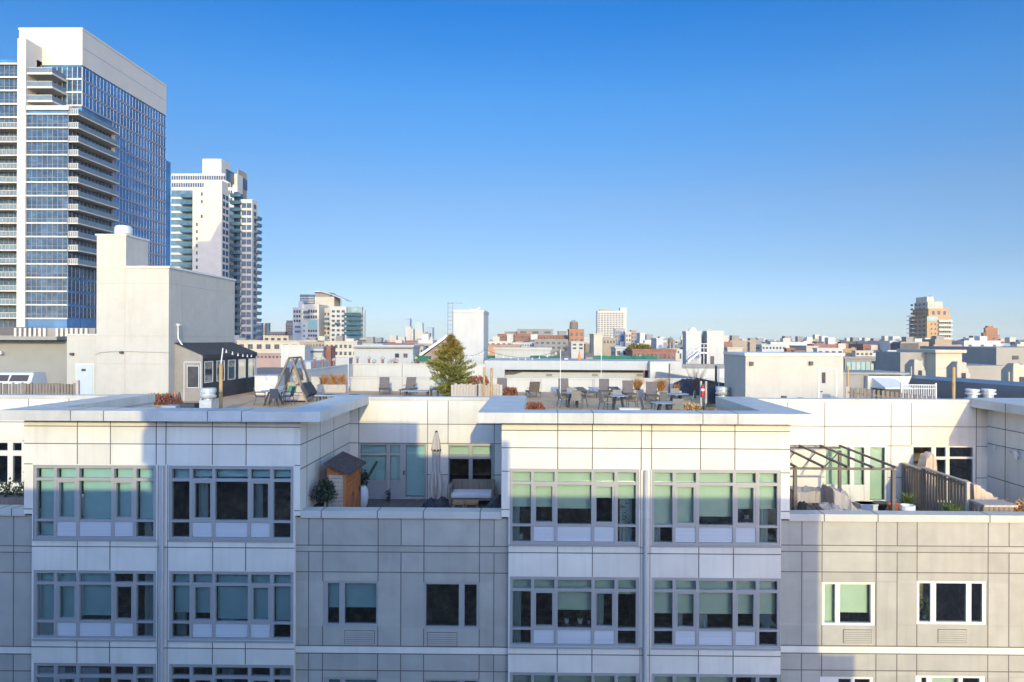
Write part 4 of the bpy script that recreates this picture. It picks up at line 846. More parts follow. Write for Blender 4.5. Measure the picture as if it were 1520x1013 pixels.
def local_chair(label, m='sling_taupe'):
    t = thing('patio_chair', label, 'chair', (0, 0, 0), 'chairs round the deck tables'); OFF[t] = Vector((0, 0, 0))
    MB().box(-0.24, 0.24, -0.24, 0.2, 0.42, 0.45).build('seat', m, t)
    MB().hexa([(-0.24, 0.2, 0.45), (0.24, 0.2, 0.45), (0.24, 0.22, 0.45), (-0.24, 0.22, 0.45), (-0.22, 0.3, 0.92), (0.22, 0.3, 0.92), (0.22, 0.325, 0.92), (-0.22, 0.325, 0.92)]).build('backrest', m, t)
    for x in (-0.25, 0.22):
        MB().bar((x + 0.015, -0.22, 0), (x + 0.015, -0.24, 0.65), 0.03, 0.03).build('leg', 'frame_brown', t); MB().bar((x + 0.015, 0.28, 0), (x + 0.015, 0.18, 0.45), 0.03, 0.03).build('leg', 'frame_brown', t)
        MB().box(x, x + 0.03, -0.26, 0.24, 0.65, 0.68).build('armrest', 'frame_brown', t)
    return t
def local_table(label, r=0.5, h=0.74, top='table_blue'):
    t = thing('patio_table', label, 'table', (0, 0, 0), 'round tables on the roof deck'); OFF[t] = Vector((0, 0, 0))
    MB().lathe((0, 0, h - 0.035), [(r * 0.96, 0), (r, 0.01), (r, 0.03), (r * 0.98, 0.035)], 24).build('tabletop', top, t)
    for a in (45, 135, 225, 315):
        c, s_ = math.cos(R(a)), math.sin(R(a)); MB().bar((c * r * 0.8, s_ * r * 0.8, 0), (c * r * 0.35, s_ * r * 0.35, h - 0.04), 0.06, 0.06).build('leg', 'frame_brown', t)
    return t
LG = [(571, 44.0, 0.25, 'brown sun lounger furthest left on the deck, back raised', 1.15), (607, 44.0, -0.1, 'brown raised sun lounger second from the left, behind the bluish low table', 1.15),
      (744.5, 43.5, 0.0, 'brown sun lounger half hidden behind the pale wooden screen', 1.15), (791.5, 42.0, 3.3, 'dark brown lounger with its sloped back turned to the view', 1.0),
      (837, 43.0, 0.05, 'tall-backed brown lounger in the row along the white parapet, behind the first deck table', 1.25), (869, 42.5, 0.4, 'folded flat brown lounger between two raised ones', 0.25),
      (897, 43.0, -0.05, 'raised brown lounger in the middle of the right row by the parapet', 1.2), (919, 42.5, 0.3, 'low flat brown lounger beside the grass planter', 0.3),
      (934, 41.0, 0.1, 'brown upright lounger in front of the first golden grass clump', 1.25), (968, 39.8, -0.05, 'nearest upright brown lounger between two golden grass clumps', 1.3)]
for i, (px, Y, rz, lab, tl) in enumerate(LG):
    o = local_lounger('sun_lounger', lab, tl); o.location = deck(px, Y); o.rotation_euler = (0, 0, rz)
tabs = [(850, 35.8, 'round deck table nearest the sedum bed, with pale chairs round it', 0.42), (918, 34.2, 'round bluish table in the middle of the right deck', 0.48), (1004, 35.5, 'large round table near the red extinguisher', 0.62),
        (985, 30.5, 'nearest round table partly hidden by the white parapet', 0.55), (406, 36.3, 'dark blue round table before the A-frame swing', 0.62)]
proto = None
for px, Y, lab, r in tabs:
    if proto is None: proto = local_table(lab, 0.5); o = proto
    else: o = copy_tree(proto, label=lab)
    o.location = deck(px, Y); o.scale = (r / 0.5, r / 0.5, 1)
chs = [(836.5, 35.9, 1.9, 'chair left of the deck table by the sedum bed'), (864.5, 35.9, -1.7, 'chair right of the deck table by the sedum bed'), (849, 36.9, 0.1, 'chair behind the deck table by the sedum bed'), (857, 35.0, 2.9, 'chair with its back to the view at the sedum bed table'),
       (899, 34.0, 2.0, 'chair at the left of the middle deck table'), (938.5, 34.2, -1.9, 'chair at the right of the middle deck table'), (917, 35.2, 0.0, 'chair behind the middle deck table'),
       (990, 34.6, 2.3, 'chair on the left front of the table near the extinguisher'), (1021, 35.2, -1.8, 'chair right of the table near the extinguisher'), (1003, 36.6, 0.0, 'chair behind the table near the extinguisher'),
       (962, 30.8, 1.7, 'low-showing chair at the left of the nearest table'), (1006, 30.6, 3.0, 'chair right of the nearest table showing only its back'),
       (386, 36.2, 1.9, 'dark chair left of the blue table by the swing'), (411, 35.4, 3.0, 'dark chair at the front of the blue table by the swing'), (427, 36.5, -1.6, 'dark chair right of the blue table by the swing')]
cp_ = None
for px, Y, rz, lab in chs:
    if 'dark chair' in lab: o = local_chair(lab, 'chair_navy')
    elif cp_ is None: cp_ = local_chair(lab); o = cp_
    else: o = copy_tree(cp_, label=lab)
    o.location = deck(px, Y); o.rotation_euler = (0, 0, rz)
# low fire table and box seat
for px, Y, w_, h, m, lab in ((618, 41.5, 0.75, 0.42, 'table_blue', 'low bluish coffee table in front of the left loungers'), (505, 36.8, 1.25, 0.5, 'table_blue', 'long low table with dark stools behind the left coping')):
    c = deck(px, Y); t = thing('coffee_table', lab, 'table', c)
    MB().box(c[0] - w_, c[0] + w_, Y - 0.4, Y + 0.4, ZDECK + h - 0.05, ZDECK + h).build('tabletop', m, t)
    for xx in (-w_ + 0.06, w_ - 0.14):
        for yy in (-0.34, 0.28): MB().box(c[0] + xx, c[0] + xx + 0.08, Y + yy, Y + yy + 0.08, ZDECK, ZDECK + h - 0.05).build('leg', 'frame_brown', t)
for px, Y, lab in ((488, 37.2, 'dark square stool at the left end of the long low table'), (526, 37.2, 'dark square stool at the right end of the long low table'), (645, 42, 'dark low side table under the left edge of the evergreen tree')):
    c = deck(px, Y); t = thing('stool', lab, 'stool', c)
    MB().box(c[0] - 0.25, c[0] + 0.25, Y - 0.25, Y + 0.25, ZDECK + 0.4, ZDECK + 0.5).build('seat', 'frame_brown', t)
    for xx in (-0.23, 0.17):
        for yy in (-0.23, 0.17): MB().box(c[0] + xx, c[0] + xx + 0.06, Y + yy, Y + yy + 0.06, ZDECK, ZDECK + 0.4).build('leg', 'frame_brown', t)
c = deck(934, 31.2); mb = MB(); mb.box(c[0] - 0.42, c[0] + 0.42, 31, 31.5, ZDECK + 0.0, at(935, 606.5, 31.2).z); mb.box(c[0] - 0.46, c[0] + 0.46, 30.96, 31.54, at(935, 607.5, 31.2).z, at(935, 606, 31.2).z); solid(mb, 'storage_box', 'white_metal', 'white lidded box behind the parapet in front of the middle deck table', 'box')
# A-frame garden swing with cushions
Yw = 38.5; ap = at(438, 531, Yw); lx, rx = X(408, Yw, 592), X(462, Yw, 592)
sw_ = thing('swing_daybed', 'wooden A-frame swing daybed with net roof, white blanket and green cushions', 'daybed', ((lx + rx) / 2, Yw, ZDECK))
for yy in (Yw - 0.7, Yw + 0.7):
    for xx in (lx, rx): MB().bar((xx, yy, ZDECK), (ap.x + (0.08 if xx > ap.x else -0.08), yy, ap.z), 0.10, 0.10).build('frame_leg', 'wood_grey', sw_)
MB().bar((ap.x, Yw - 0.9, ap.z), (ap.x, Yw + 0.9, ap.z), 0.1, 0.08).build('ridge_beam', 'frame_brown', sw_)
for s_, xx in ((-1, lx), (1, rx)):
    n_ = MB(); 
    for k in range(26):
        q = 0.03 + 0.62 * k / 25; x = ap.x + (xx - ap.x) * q; z = ap.z + (ZDECK - ap.z) * q + 0.03; n_.bar((x + s_ * 0.05, Yw - 0.75, z), (x + s_ * 0.05, Yw + 0.75, z), 0.06, 0.012)
    n_.build('net_roof', 'mesh_brown', sw_)
MB().hexa([(X(453, Yw, 570), Yw - 0.78, at(440, 574, Yw).z), (rx, Yw - 0.78, at(440, 588, Yw).z), (rx, Yw + 0.7, at(440, 588, Yw).z), (X(453, Yw, 570), Yw + 0.7, at(440, 574, Yw).z)] + [(X(455, Yw, 570) + 0.05, Yw - 0.78, at(440, 568, Yw).z), (rx + 0.12, Yw - 0.78, at(440, 584, Yw).z), (rx + 0.12, Yw + 0.7, at(440, 584, Yw).z), (X(455, Yw, 570) + 0.05, Yw + 0.7, at(440, 568, Yw).z)]).build('side_cover', 'tarp_dark', sw_)
b0, b1 = X(421, Yw, 590), X(459, Yw, 590)
MB().box(b0, b1, Yw - 0.65, Yw + 0.6, ZDECK + 0.1, ZDECK + 0.35).build('seat_base', 'wood_pale', sw_)
MB().box(b0 + 0.02, b1 - 0.02, Yw - 0.62, Yw + 0.58, ZDECK + 0.352, ZDECK + 0.5).build('mattress', 'tarp_tan', sw_, bevel=0.04)
MB().box(b0, b1, Yw + 0.6, Yw + 0.64, ZDECK + 0.1, ZDECK + 1.0).build('backrest', 'wood_pale', sw_)
for x0_, x1_, m in ((429, 441, 'fabric_green'), (441, 454, 'canvas'), (453, 459, 'fabric_green')):
    a_, c_ = X(x0_, Yw, 578), X(x1_, Yw, 578); MB().hexa([(a_, Yw - 0.3, ZDECK + 0.5), (c_, Yw - 0.3, ZDECK + 0.5), (c_, Yw - 0.12, ZDECK + 0.5), (a_, Yw - 0.12, ZDECK + 0.5), (a_, Yw - 0.12, ZDECK + 0.85), (c_, Yw - 0.12, ZDECK + 0.85), (c_, Yw + 0.06, ZDECK + 0.85), (a_, Yw + 0.06, ZDECK + 0.85)]).build('cushion', m, sw_, bevel=0.06)
rows = []
for i in range(9):
    t_ = i / 8; rows.append([(X(432 + 14 * u + 4 * t_, Yw, 560), Yw + 0.1 + 0.12 * math.sin(9 * u), at(440, 548 + 24 * t_ - 8 * u * t_, Yw).z) for u in [j / 8 for j in range(9)]])
cloth(rows, rnd, 0.03).build('blanket', 'canvas', sw_)
# white cabinet
c0, c1 = X(387, 43, 570), X(412, 43, 570); zc = at(400, 557, 43).z
cbn = thing('outdoor_cabinet', 'plain white outdoor cabinet between the black awning and the swing', 'cabinet', ((c0 + c1) / 2, 43.6, ZDECK))
MB().box(X(378, 43, 570), c1, 43, 44.2, ZDECK, zc - 0.05).build('body', 'white_metal', cbn); MB().box(X(378, 43, 570) - 0.04, c1 + 0.04, 42.96, 44.24, zc - 0.05, zc).build('top', 'table_blue', cbn); MB().box(c0, c1 - 0.05, 42.97, 42.995, ZDECK + 0.1, zc - 0.12).build('door', 'white_metal', cbn)
# evergreen
ex, ey = deck(669, 38.5)[0], 38.5; ezt = at(669, 492, ey).z; H = ezt - ZDECK
et = thing('evergreen_tree', 'tall conical evergreen tree with rust-tipped top on the roof deck', 'tree', (ex, ey, ZDECK))
tk = MB(); tk.cyl((ex, ey, ZDECK), (ex + 0.05, ey, ZDECK + H * 0.97), 0.09, 0.012, 8); cr_ = MB(); rr = random.Random(5)
for k in range(210):
    q = rr.random() ** 0.9; z0 = ZDECK + 0.25 + (H - 0.35) * q
    tb = [(0, .68), (.15, 1.0), (.33, 1.17), (.5, .98), (.64, .76), (.83, .38), (.92, .17), (1.01, .03)]
    for (qa, ra), (qb, rb_) in zip(tb, tb[1:]):
        if qa <= q <= qb: prof_r = ra + (rb_ - ra) * (q - qa) / (qb - qa)
    prof_r = max(0.07, prof_r * rr.uniform(0.62, 1.14)); t = rr.uniform(0, 6.283)
    tip = Vector((ex + prof_r * math.cos(t), ey + prof_r * math.sin(t), z0 + prof_r * rr.uniform(0.3, 0.65) - 0.2)); st = Vector((ex, ey, z0 - 0.1))
    tk.cyl(st, tip, 0.014, 0.004, 4)
    d = tip - st; n_ = int(20 + 52 * d.length)
    for j in range(n_):
        s_ = 0.2 + 0.85 * rr.random() ** 0.7; p = st + d * s_ + Vector((rr.gauss(0, 1), rr.gauss(0, 1), rr.gauss(0, 0.7))) * 0.075 * (1.3 - 0.5 * s_)
        u = (d.normalized() * 0.8 + Vector((rr.gauss(0, .5), rr.gauss(0, .5), rr.uniform(0, 0.9)))).normalized() * rr.uniform(0.09, 0.18)
        w__ = u.cross(Vector((rr.uniform(-1, 1), rr.uniform(-1, 1), rr.uniform(-1, 1)))).normalized() * 0.022
        cr_.face([p - w__, p + w__, p + u + w__ * 0.3, p + u - w__ * 0.3])
def evergreen_mat():
    m = mat('evergreen', (0.21, 0.21, 0.04), 0.7, 0.5, 2.2, spot=(0.12, 0.14, 0.03), spot_amt=0.8)
    n = m.node_tree.nodes; l = m.node_tree.links; p = n["Principled BSDF"]; src = p.inputs["Base Color"].links[0].from_socket
    g = n.new("ShaderNodeNewGeometry"); s_ = n.new("ShaderNodeSeparateXYZ"); l.new(g.outputs["Position"], s_.inputs[0])
    r_ = n.new("ShaderNodeMapRange"); r_.inputs[1].default_value = ZDECK + H * 0.45; r_.inputs[2].default_value = ZDECK + H * 1.0; r_.inputs[4].default_value = 0.6; l.new(s_.outputs["Z"], r_.inputs[0])
    mx = n.new("ShaderNodeMix"); mx.data_type = 'RGBA'; mx.inputs[7].default_value = (0.30, 0.15, 0.04, 1); l.new(r_.outputs[0], mx.inputs[0]); l.new(src, mx.inputs[6]); l.new(mx.outputs[2], p.inputs["Base Color"])
evergreen_mat()
cr_.build('crown', 'evergreen', et); tk.build('trunk', 'bark', et)
MB().lathe((ex, ey, ZDECK), [(0.3, 0), (0.36, 0.34), (0.38, 0.36), (0.32, 0.36)], 16).build('pot', 'pot_grey', et)
# pale wooden screen and posts
fa, fb, fY = X(669.5, 34.5, 580), X(746, 34.5, 580), 34.5; zt = at(700, 570.5, fY).z
fs = thing('wooden_screen', 'short pale board screen beside the evergreen on the deck', 'screen', ((fa + fb) / 2, fY, ZDECK)); n = 17
for k in range(n):
    xx = fa + (fb - fa) * k / n; MB().box(xx, xx + (fb - fa) / n - 0.014, fY + rnd.uniform(-0.01, 0.01), fY + 0.03, ZDECK + 0.05, zt + rnd.uniform(-0.04, 0.03)).build('board', 'wood_pale', fs)
MB().box(fa, fb, fY + 0.035, fY + 0.08, zt - 0.3, zt - 0.2).build('rail', 'wood_grey', fs); MB().box(fa, fb, fY + 0.035, fY + 0.08, ZDECK + 0.2, ZDECK + 0.3).build('rail', 'wood_grey', fs)
mat('post_straw', (0.40, 0.26, 0.12), 0.85, 0.25, 4)
def post(px, py, Y, r, m, label, name='wooden_post'):
    p = at(px, py, Y); mb = MB(); mb.cyl((p.x, Y, ZDECK), (p.x, Y, p.z), r, r * 0.92, 9); return solid(mb, name, m, label, 'post')
post(718.5, 545.5, 34.3, 0.06, 'post_straw', 'left of two tan posts standing by the pale board screen'); post(729.5, 546.5, 34.3, 0.065, 'post_straw', 'right of two tan posts standing by the pale board screen')
post(709, 571, 34.2, 0.045, 'dark_metal', 'short dark post in front of the pale board screen')
post(1063, 543, 39.5, 0.075, 'bark', 'dark wooden post beside the white pole at the right bulkhead'); post(1258.5, 544, 36, 0.055, 'post_straw', 'thin tan post at the corner of the right picket fence'); post(1415.5, 545, 31, 0.075, 'post_straw', 'tan wooden post standing alone on the right roof')
post(993.5, 540, 46, 0.05, 'bark', 'thin brown post at the back parapet'); post(667.5, 558, 46.2, 0.03, 'dark_metal', 'thin dark rod behind the evergreen tree')
post(328, 540, 33, 0.085, 'post_straw', 'bamboo-wrapped post in front of the black awning room')
lp_ = at(331, 517, 33); mb = MB(); q_ = at(328, 541, 33); mb.cyl((q_.x, 33, q_.z), (lp_.x, 33, lp_.z), 0.03, n=7); solid(mb, 'light_pole', 'white_metal', 'thin white pole on top of the bamboo post', 'pole')
string_lights([tuple(lp_), tuple(at(376, 526, 45.5))], 0.1, 6, 'string lights from the bamboo post along the black awning', r=0.012, br_=0.05)
for px, yt, Y, lab in ((832, 519, 37.0, 'left thin white string-light pole on the right deck'), (892.5, 524, 44.5, 'right thin white string-light pole on the right deck'), (517, 530, 45.5, 'thin white pole behind the swing'), (1067, 541, 38.9, 'thin white pole beside the dark post')):
    p = at(px, yt, Y); mb = MB(); mb.cyl((p.x, Y, ZDECK), (p.x, Y, p.z), 0.022, n=6); solid(mb, 'light_pole', 'white_metal', lab, 'pole')
string_lights([tuple(at(697, 528, 46)), tuple(at(720, 519, 46)), tuple(at(775, 531, 45)), tuple(at(832, 519.5, 37))], 0.12, 5, 'string lights hung across the pale wall right of the evergreen', r=0.012, br_=0.05)
# sedum and grasses
def sedum(px0, px1, Y, d, h, label, m='sedum_red', n=1200):
    a, c = X(px0, Y, 600), X(px1, Y, 600); mb = MB()
    for _ in range(n):
        x, y = rnd.uniform(a, c), rnd.uniform(Y, Y + d); e = min(1, 6 * min(x - a, c - x) / (c - a)); p = Vector((x, y, ZDECK + h * (0.4 + 0.6 * rnd.random() * e)))
        u = Vector((rnd.gauss(0, .6), rnd.gauss(0, .6), 1)).normalized() * 0.14; w__ = Vector((rnd.uniform(-1, 1), rnd.uniform(-1, 1), 0)).normalized() * 0.04
        mb.face([p - w__, p + w__, p + u])
    t = thing('sedum_planter', label, 'planter', ((a + c) / 2, Y + d / 2, ZDECK)); mb.build('foliage', m, t); MB().box(a, c, Y, Y + d, ZDECK, ZDECK + h * 0.5).build('planter_box', 'wood_grey', t)
sedum(192, 246, 32.0, 1.6, 0.75, 'reddish brown sedum bed below the tall left bulkhead'); sedum(118, 166, 31.0, 0.9, 0.46, 'thin dark red plants on the left roof edge', n=500)
sedum(777, 808, 30.5, 1.5, 0.55, 'rust-coloured sedum bed beside the white coping of the right deck'); sedum(745, 769, 35.0, 0.9, 0.95, 'red-leaved shrub at the end of the pale board screen'); sedum(690, 727, 38.5, 1.0, 1.35, 'dark red foliage showing above the pale board screen')
sedum(1012, 1047, 31.5, 1.2, 0.5, 'straw-coloured sedum near the flower box', m='straw', n=700)
mb = MB(); c = deck(757, 34.2); mb.lathe((c[0], 34.2, ZDECK), [(0.35, 0), (0.38, 0.45), (0.3, 0.62), (0.12, 0.7)], 12); solid(mb, 'straw_basket', 'post_straw', 'yellowish straw mound in front of the red-leaved shrub', 'basket')
def grass_box(px0, px1, Y, hbox, hg, label, n=420):
    a, c = X(px0, Y, 585), X(px1, Y, 585); t = thing('grass_planter', label, 'planter', ((a + c) / 2, Y, ZDECK)); g = MB()
    k_ = max(1, round((c - a) / 0.55))
    for k in range(k_): blades(g, (a + (c - a) * (k + 0.5) / k_, Y, ZDECK + hbox), 0.16, hg, n // k_, 0.009, rnd, 0.34)
    g.build('foliage', 'grass_gold', t); MB().box(a - 0.05, c + 0.05, Y - 0.3, Y + 0.3, ZDECK, ZDECK + hbox).build('planter_box', 'wood_pale', t)
grass_box(474, 514, 45.3, 0.5, 0.85, 'long wooden planter of golden ornamental grass behind the swing', 900); grass_box(939, 953, 42.5, 0.45, 0.9, 'first golden grass clump in a pale box, left of the nearest lounger'); grass_box(975, 988, 41.5, 0.45, 0.95, 'second golden grass clump right of the nearest lounger')
grass_box(1000, 1009, 42.5, 0.4, 0.55, 'small low grass box beside the second golden clump', 120)
br_ = MB(); c = deck(1032, 42); rb2 = random.Random(3)
for k in range(60):
    t = rb2.uniform(0, 6.28); q = Vector((c[0], 42, ZDECK + 0.5)); e = q + Vector((math.cos(t) * rb2.uniform(.1, .9), math.sin(t) * rb2.uniform(.1, .7), rb2.uniform(0.5, 1.5))); br_.cyl(q, e, 0.012, 0.004, 4)
br_.cyl((c[0], 42, ZDECK), (c[0], 42, ZDECK + 0.55), 0.06, 0.03, 6); solid(br_, 'bare_shrub', 'bark', 'bare twiggy shrub by the dark picket fence', 'shrub')
# dark fence at right of the deck, extinguisher post, flower box
fen = thing('picket_fence', 'dark picket fence running back beside the right bulkhead', 'fence', (deck(1050, 42)[0], 42, ZDECK)); A = at(1034, 561, 46); B_ = at(1076, 569, 39.5)
n = 16
for k in range(n + 1):
    p = A.lerp(B_, k / n); MB().box(p.x - 0.05, p.x + 0.05, p.y - 0.02, p.y + 0.02, ZDECK, p.z).build('picket', 'frame_brown', fen)
for zz in (0.25, 0.95): MB().bar((A.x, A.y + 0.05, ZDECK + zz), (B_.x, B_.y + 0.05, ZDECK + zz), 0.05, 0.09).build('rail', 'frame_brown', fen)
cover('furniture_cover', 'dark covered furniture by the fence under the right bulkhead', 'cover', X(1050, 38.5, 580), X(1066, 38.5, 580), 38.1, 39, ZDECK, [(0, ZDECK + 0.7), (0.4, ZDECK + 0.95), (1, ZDECK + 0.8)], 'tarp_dark', rnd)
cover('furniture_cover', 'long dark cover along the back of the right deck', 'cover', X(1003, 44.5, 575), X(1036, 44.5, 575), 44, 45.3, ZDECK, [(0, ZDECK + 0.7), (0.4, ZDECK + 1.0), (1, ZDECK + 0.95)], 'tarp_dark', rnd)
for px in (1040.5, 1048): post(px, 566, 35.0, 0.06, 'wood_pale', ('left' if px < 1045 else 'right') + ' of two short pale posts at the fire extinguisher')
c = at(1043, 580, 34.8); exg = thing('fire_extinguisher', 'red fire extinguisher with white label hanging on a pale post', 'extinguisher', (c.x, 34.8, c.z - 0.3))
MB().lathe((c.x, 34.8, c.z - 0.3), [(0.08, 0), (0.09, 0.03), (0.09, 0.46), (0.05, 0.54)], 14).build('tank', 'red_paint', exg); MB().lathe((c.x, 34.8, c.z - 0.02), [(0.093, 0), (0.093, 0.12)], 14).build('label', 'pot_white', exg); MB().box(c.x - 0.04, c.x + 0.1, 34.77, 34.83, c.z + 0.24, c.z + 0.3).build('handle', 'dark_metal', exg)
c = at(1050, 608, 31.8); fbx = thing('flower_box', 'dark planter box with orange flowers by the inner coping', 'planter', (c.x, 31.8, ZDECK)); MB().box(c.x - 0.2, c.x + 0.25, 31.5, 32, ZDECK, at(1050, 600, 31.8).z - 0.1).build('planter_box', 'frame_brown', fbx)
fl = leaf_blob((c.x, 31.65, at(1050, 602, 31.8).z), 0.24, 0.22, 0.16, 120, 0.07, rnd, 0.2); fl.build('foliage', 'leaf_dark', fbx); leaf_blob((c.x, 31.55, at(1050, 606, 31.8).z), 0.25, 0.1, 0.12, 50, 0.06, rnd, 0.2).build('flowers', 'cone_orange', fbx)
# traffic cones
for px, Y, m, lab in ((259.5, 34, 'cone_orange', 'orange traffic cone with white band at the bulkhead corner'), (266, 34.2, 'frame_brown', 'dark narrow cone right beside the orange traffic cone')):
    p = deck(px, Y); zt = at(px, 582, Y).z; h = zt - ZDECK; t = thing('traffic_cone', lab, 'cone', p)
    MB().lathe(p, [(0.17, 0), (0.17, 0.04), (0.14, 0.05), (0.10, h * 0.6), (0.03, h), (0.02, h)], 14).build('cone', m, t)
    if px < 262: MB().lathe(p, [(0.100, h * 0.62), (0.075, h * 0.78)], 14).build('band', 'pot_white', t)
for px0, px1, Y, py, m, lab in ((235, 262, 31.2, 603, 'table_blue', 'bluish dome skylight behind the left coping'), (262, 290, 31.6, 600, 'tarp_dark', 'low dark pad in front of the awning room door')):
    a, c = X(px0, Y, 600), X(px1, Y, 600); zt = at(px0, py, Y).z; mb = MB(); mb.hexa([(a, Y, ZDECK), (c, Y, ZDECK), (c, Y + 0.8, ZDECK), (a, Y + 0.8, ZDECK), (a + .1, Y + .1, zt), (c - .1, Y + .1, zt), (c - .1, Y + .7, zt), (a + .1, Y + .7, zt)]); solid(mb, 'skylight', m, lab, 'skylight')
# ------------------------------------------------------------------ back parapets of the deck and neighbours' walls
mat('white_wall', (0.48, 0.455, 0.41), 0.7, 0.05, 1.2, streak=0.08)
mat('white_wall_cool', (0.41, 0.405, 0.39), 0.7, 0.05, 1.0, streak=0.08)
YP = 46.5
zp = at(800, 561, YP).z
bp = thing('parapet_wall', 'long low white parapet along the back of the roof deck', 'wall', (2, YP, ZDECK)); a, c = X(462, YP, 570), X(1078, YP, 570)
m_ = MB(); m_.box(a, c, YP, YP + 0.3, ZDECK - 0.2, zp - 0.1)
for q in (597, 666, 720, 803, 880, 960, 1030): xx = X(q, YP, 570); m_.box(xx - 0.012, xx + 0.012, YP - 0.006, YP, ZDECK, zp - 0.1, 1)
m_.build('wall', ['white_wall', 'joint_dark'], bp); MB().box(a - 0.02, c, YP - 0.05, YP + 0.35, zp - 0.1, zp).build('coping', 'white_wall', bp)
s1 = thing('parapet_wall', 'white side parapet receding at the left behind the swing', 'wall', (a, 52, ZDECK)); e = at(523, 542, 57)
MB().box(a - 0.3, a, YP - 1, 57, -6, e.z).build('wall', 'white_wall', s1); MB().box(a - 0.33, a + 0.03, YP - 1, 57, e.z, e.z + 0.08).build('coping', 'white_wall', s1)
s2 = MB(); a2, c2 = X(523, 57, 550), X(720, 57, 550); zz = at(600, 541.5, 57).z; s2.box(a2, c2, 57, 57.3, -9, zz); s2.box(a2 - 0.02, c2, 56.94, 57.36, zz, zz + 0.09); xx = X(597, 57, 550); s2.box(xx - 0.02, xx + 0.02, 56.99, 57, -9, zz, 1)
solid(s2, 'parapet_wall', ['white_wall', 'joint_dark'], 'taller white wall behind the deck parapet, left of the evergreen', 'wall')
s3 = MB(); p0, p1 = at(957.5, 549, 63), at(1040, 563, 46.8); s3.hexa([(p0.x, p0.y, -7), (p1.x, p1.y, -7), (p1.x + .35, p1.y, -7), (p0.x + .35, p0.y, -7), (p0.x, p0.y, p0.z), (p1.x, p1.y, p1.z), (p1.x + .35, p1.y, p1.z), (p0.x + .35, p0.y, p0.z)])
solid(s3, 'parapet_wall', 'white_wall', 'side parapet in blue shade receding behind the right end of the deck', 'wall')
# left picket fence and grey building behind it
pf = thing('picket_fence', 'weathered picket fence at the left behind the parapet', 'fence', (X(50, 33, 580), 33, ZDECK)); a, c = X(-10, 33, 580), X(113, 33, 580)
for k in range(27):
    xx = a + (c - a) * k / 27; MB().box(xx, xx + 0.105, 33 + rnd.uniform(-.02, .02), 33.04, ZDECK, at(50, 569 + rnd.uniform(-1, 1.5), 33).z).build('picket', 'wood_grey', pf)
MB().box(a, c, 33.05, 33.1, ZDECK + 0.55, ZDECK + 0.65).build('rail', 'wood_grey', pf); MB().box(c - 0.02, c + 0.12, 32.98, 33.1, ZDECK, at(110, 565, 33).z).build('post', 'wood_pale', pf)
gb = thing('rooftop_block', 'grey stucco rooftop block with flat overhanging roof at far left', 'building', (X(40, 44, 540), 48, ZDECK)); mat('grey_stucco', (0.27, 0.26, 0.235), 0.9, 0.06, 1.2)
a, c = -45, X(100, 44, 540); z0, z1 = at(50, 552, 44).z, at(50, 505, 44).z
MB().box(a, c, 44, 52, ZDECK, z1).build('wall', 'grey_stucco', gb); MB().box(a, c, 43.0, 52, z1, at(50, 499.5, 43).z).build('roof_slab', 'grey_stucco', gb)
p = at(4, 524, 44); MB().box(p.x - 0.16, p.x + 0.14, 43.7, 44, p.z - 0.1, p.z + 0.1).build('light_fixture', 'white_metal', gb)
rs = thing('rooftop_skylight', 'white sloped skylight hatch with dark panes behind the left fence', 'skylight', (X(20, 38, 560), 38.5, ZDECK)); a, c = X(-25, 38, 560), X(48, 38, 560); zt = at(20, 553, 39).z
MB().hexa([(a, 37.5, ZDECK), (c, 37.5, ZDECK), (c, 39.5, ZDECK), (a, 39.5, ZDECK), (a, 38.6, zt), (c - 0.35, 38.6, zt), (c - 0.35, 39.5, zt), (a, 39.5, zt)]).build('frame', 'white_metal', rs)
for k in range(2):
    u0, u1 = a + 0.1 + (c - a - 0.5) * k / 2, a + (c - a - 0.5) * (k + 1) / 2 - 0.02; MB().face([(u0, 37.62, ZDECK + 0.12), (u1 + 0.2, 37.62, ZDECK + 0.12), (u1, 38.5, zt - 0.12), (u0, 38.5, zt - 0.12)]).build('pane', 'frame_brown', rs)
ck = None
rq = random.Random(9)
for k in range(34):
    px, Y = rq.uniform(425, 690), rq.uniform(60, 95); zt = at(px, rq.uniform(528, 541), Y).z; p = at(px, 545, Y)
    if ck is None:
        ck = thing('chimney_pipe', 'small rusty chimney pipe standing among the low roofs behind the deck', 'chimney', (0, 0, 0), 'chimney pipes on the low roofs'); OFF[ck] = Vector((0, 0, 0)); MB().lathe((0, 0, -3), [(0.13, 0), (0.12, 3)], 8).build('pipe', 'brick_red_dark', ck); MB().lathe((0, 0, 0.003), [(0.2, 0), (0.2, 0.12), (0.06, 0.26)], 8).build('cowl', 'city_metal', ck); o = ck
    else: o = copy_tree(ck)
    o.location = (p.x, Y, zt - 0.26)
# right fence, railing, hatch and neighbours
rf_ = thing('picket_fence', 'grey spaced picket fence right of the cream bulkhead', 'fence', (X(1320, 31, 580), 31, ZDECK)); A = at(1256, 574, 31.5); B_ = at(1392, 590, 30.2)
for k in range(21):
    p = A.lerp(B_, k / 20); MB().box(p.x, p.x + (0.35 if k == 0 else 0.11), p.y, p.y + 0.025, ZDECK, p.z).build('picket', 'wood_grey' if k else 'wood_pale', rf_)
MB().bar((A.x, A.y + 0.05, A.z - 0.25), (B_.x, B_.y + 0.05, B_.z - 0.25), 0.04, 0.09).build('rail', 'wood_grey', rf_)
wr = thing('metal_railing', 'white metal balustrade behind the grey picket fence', 'railing', (X(1360, 36, 580), 36, ZDECK)); a, c = X(1338, 36, 580), X(1389, 36, 580); zt = at(1365, 571, 36).z
for k in range(20): xx = a + (c - a) * k / 19; MB().box(xx - 0.015, xx + 0.015, 35.985, 36.015, ZDECK, zt - 0.04).build('baluster', 'white_metal', wr)
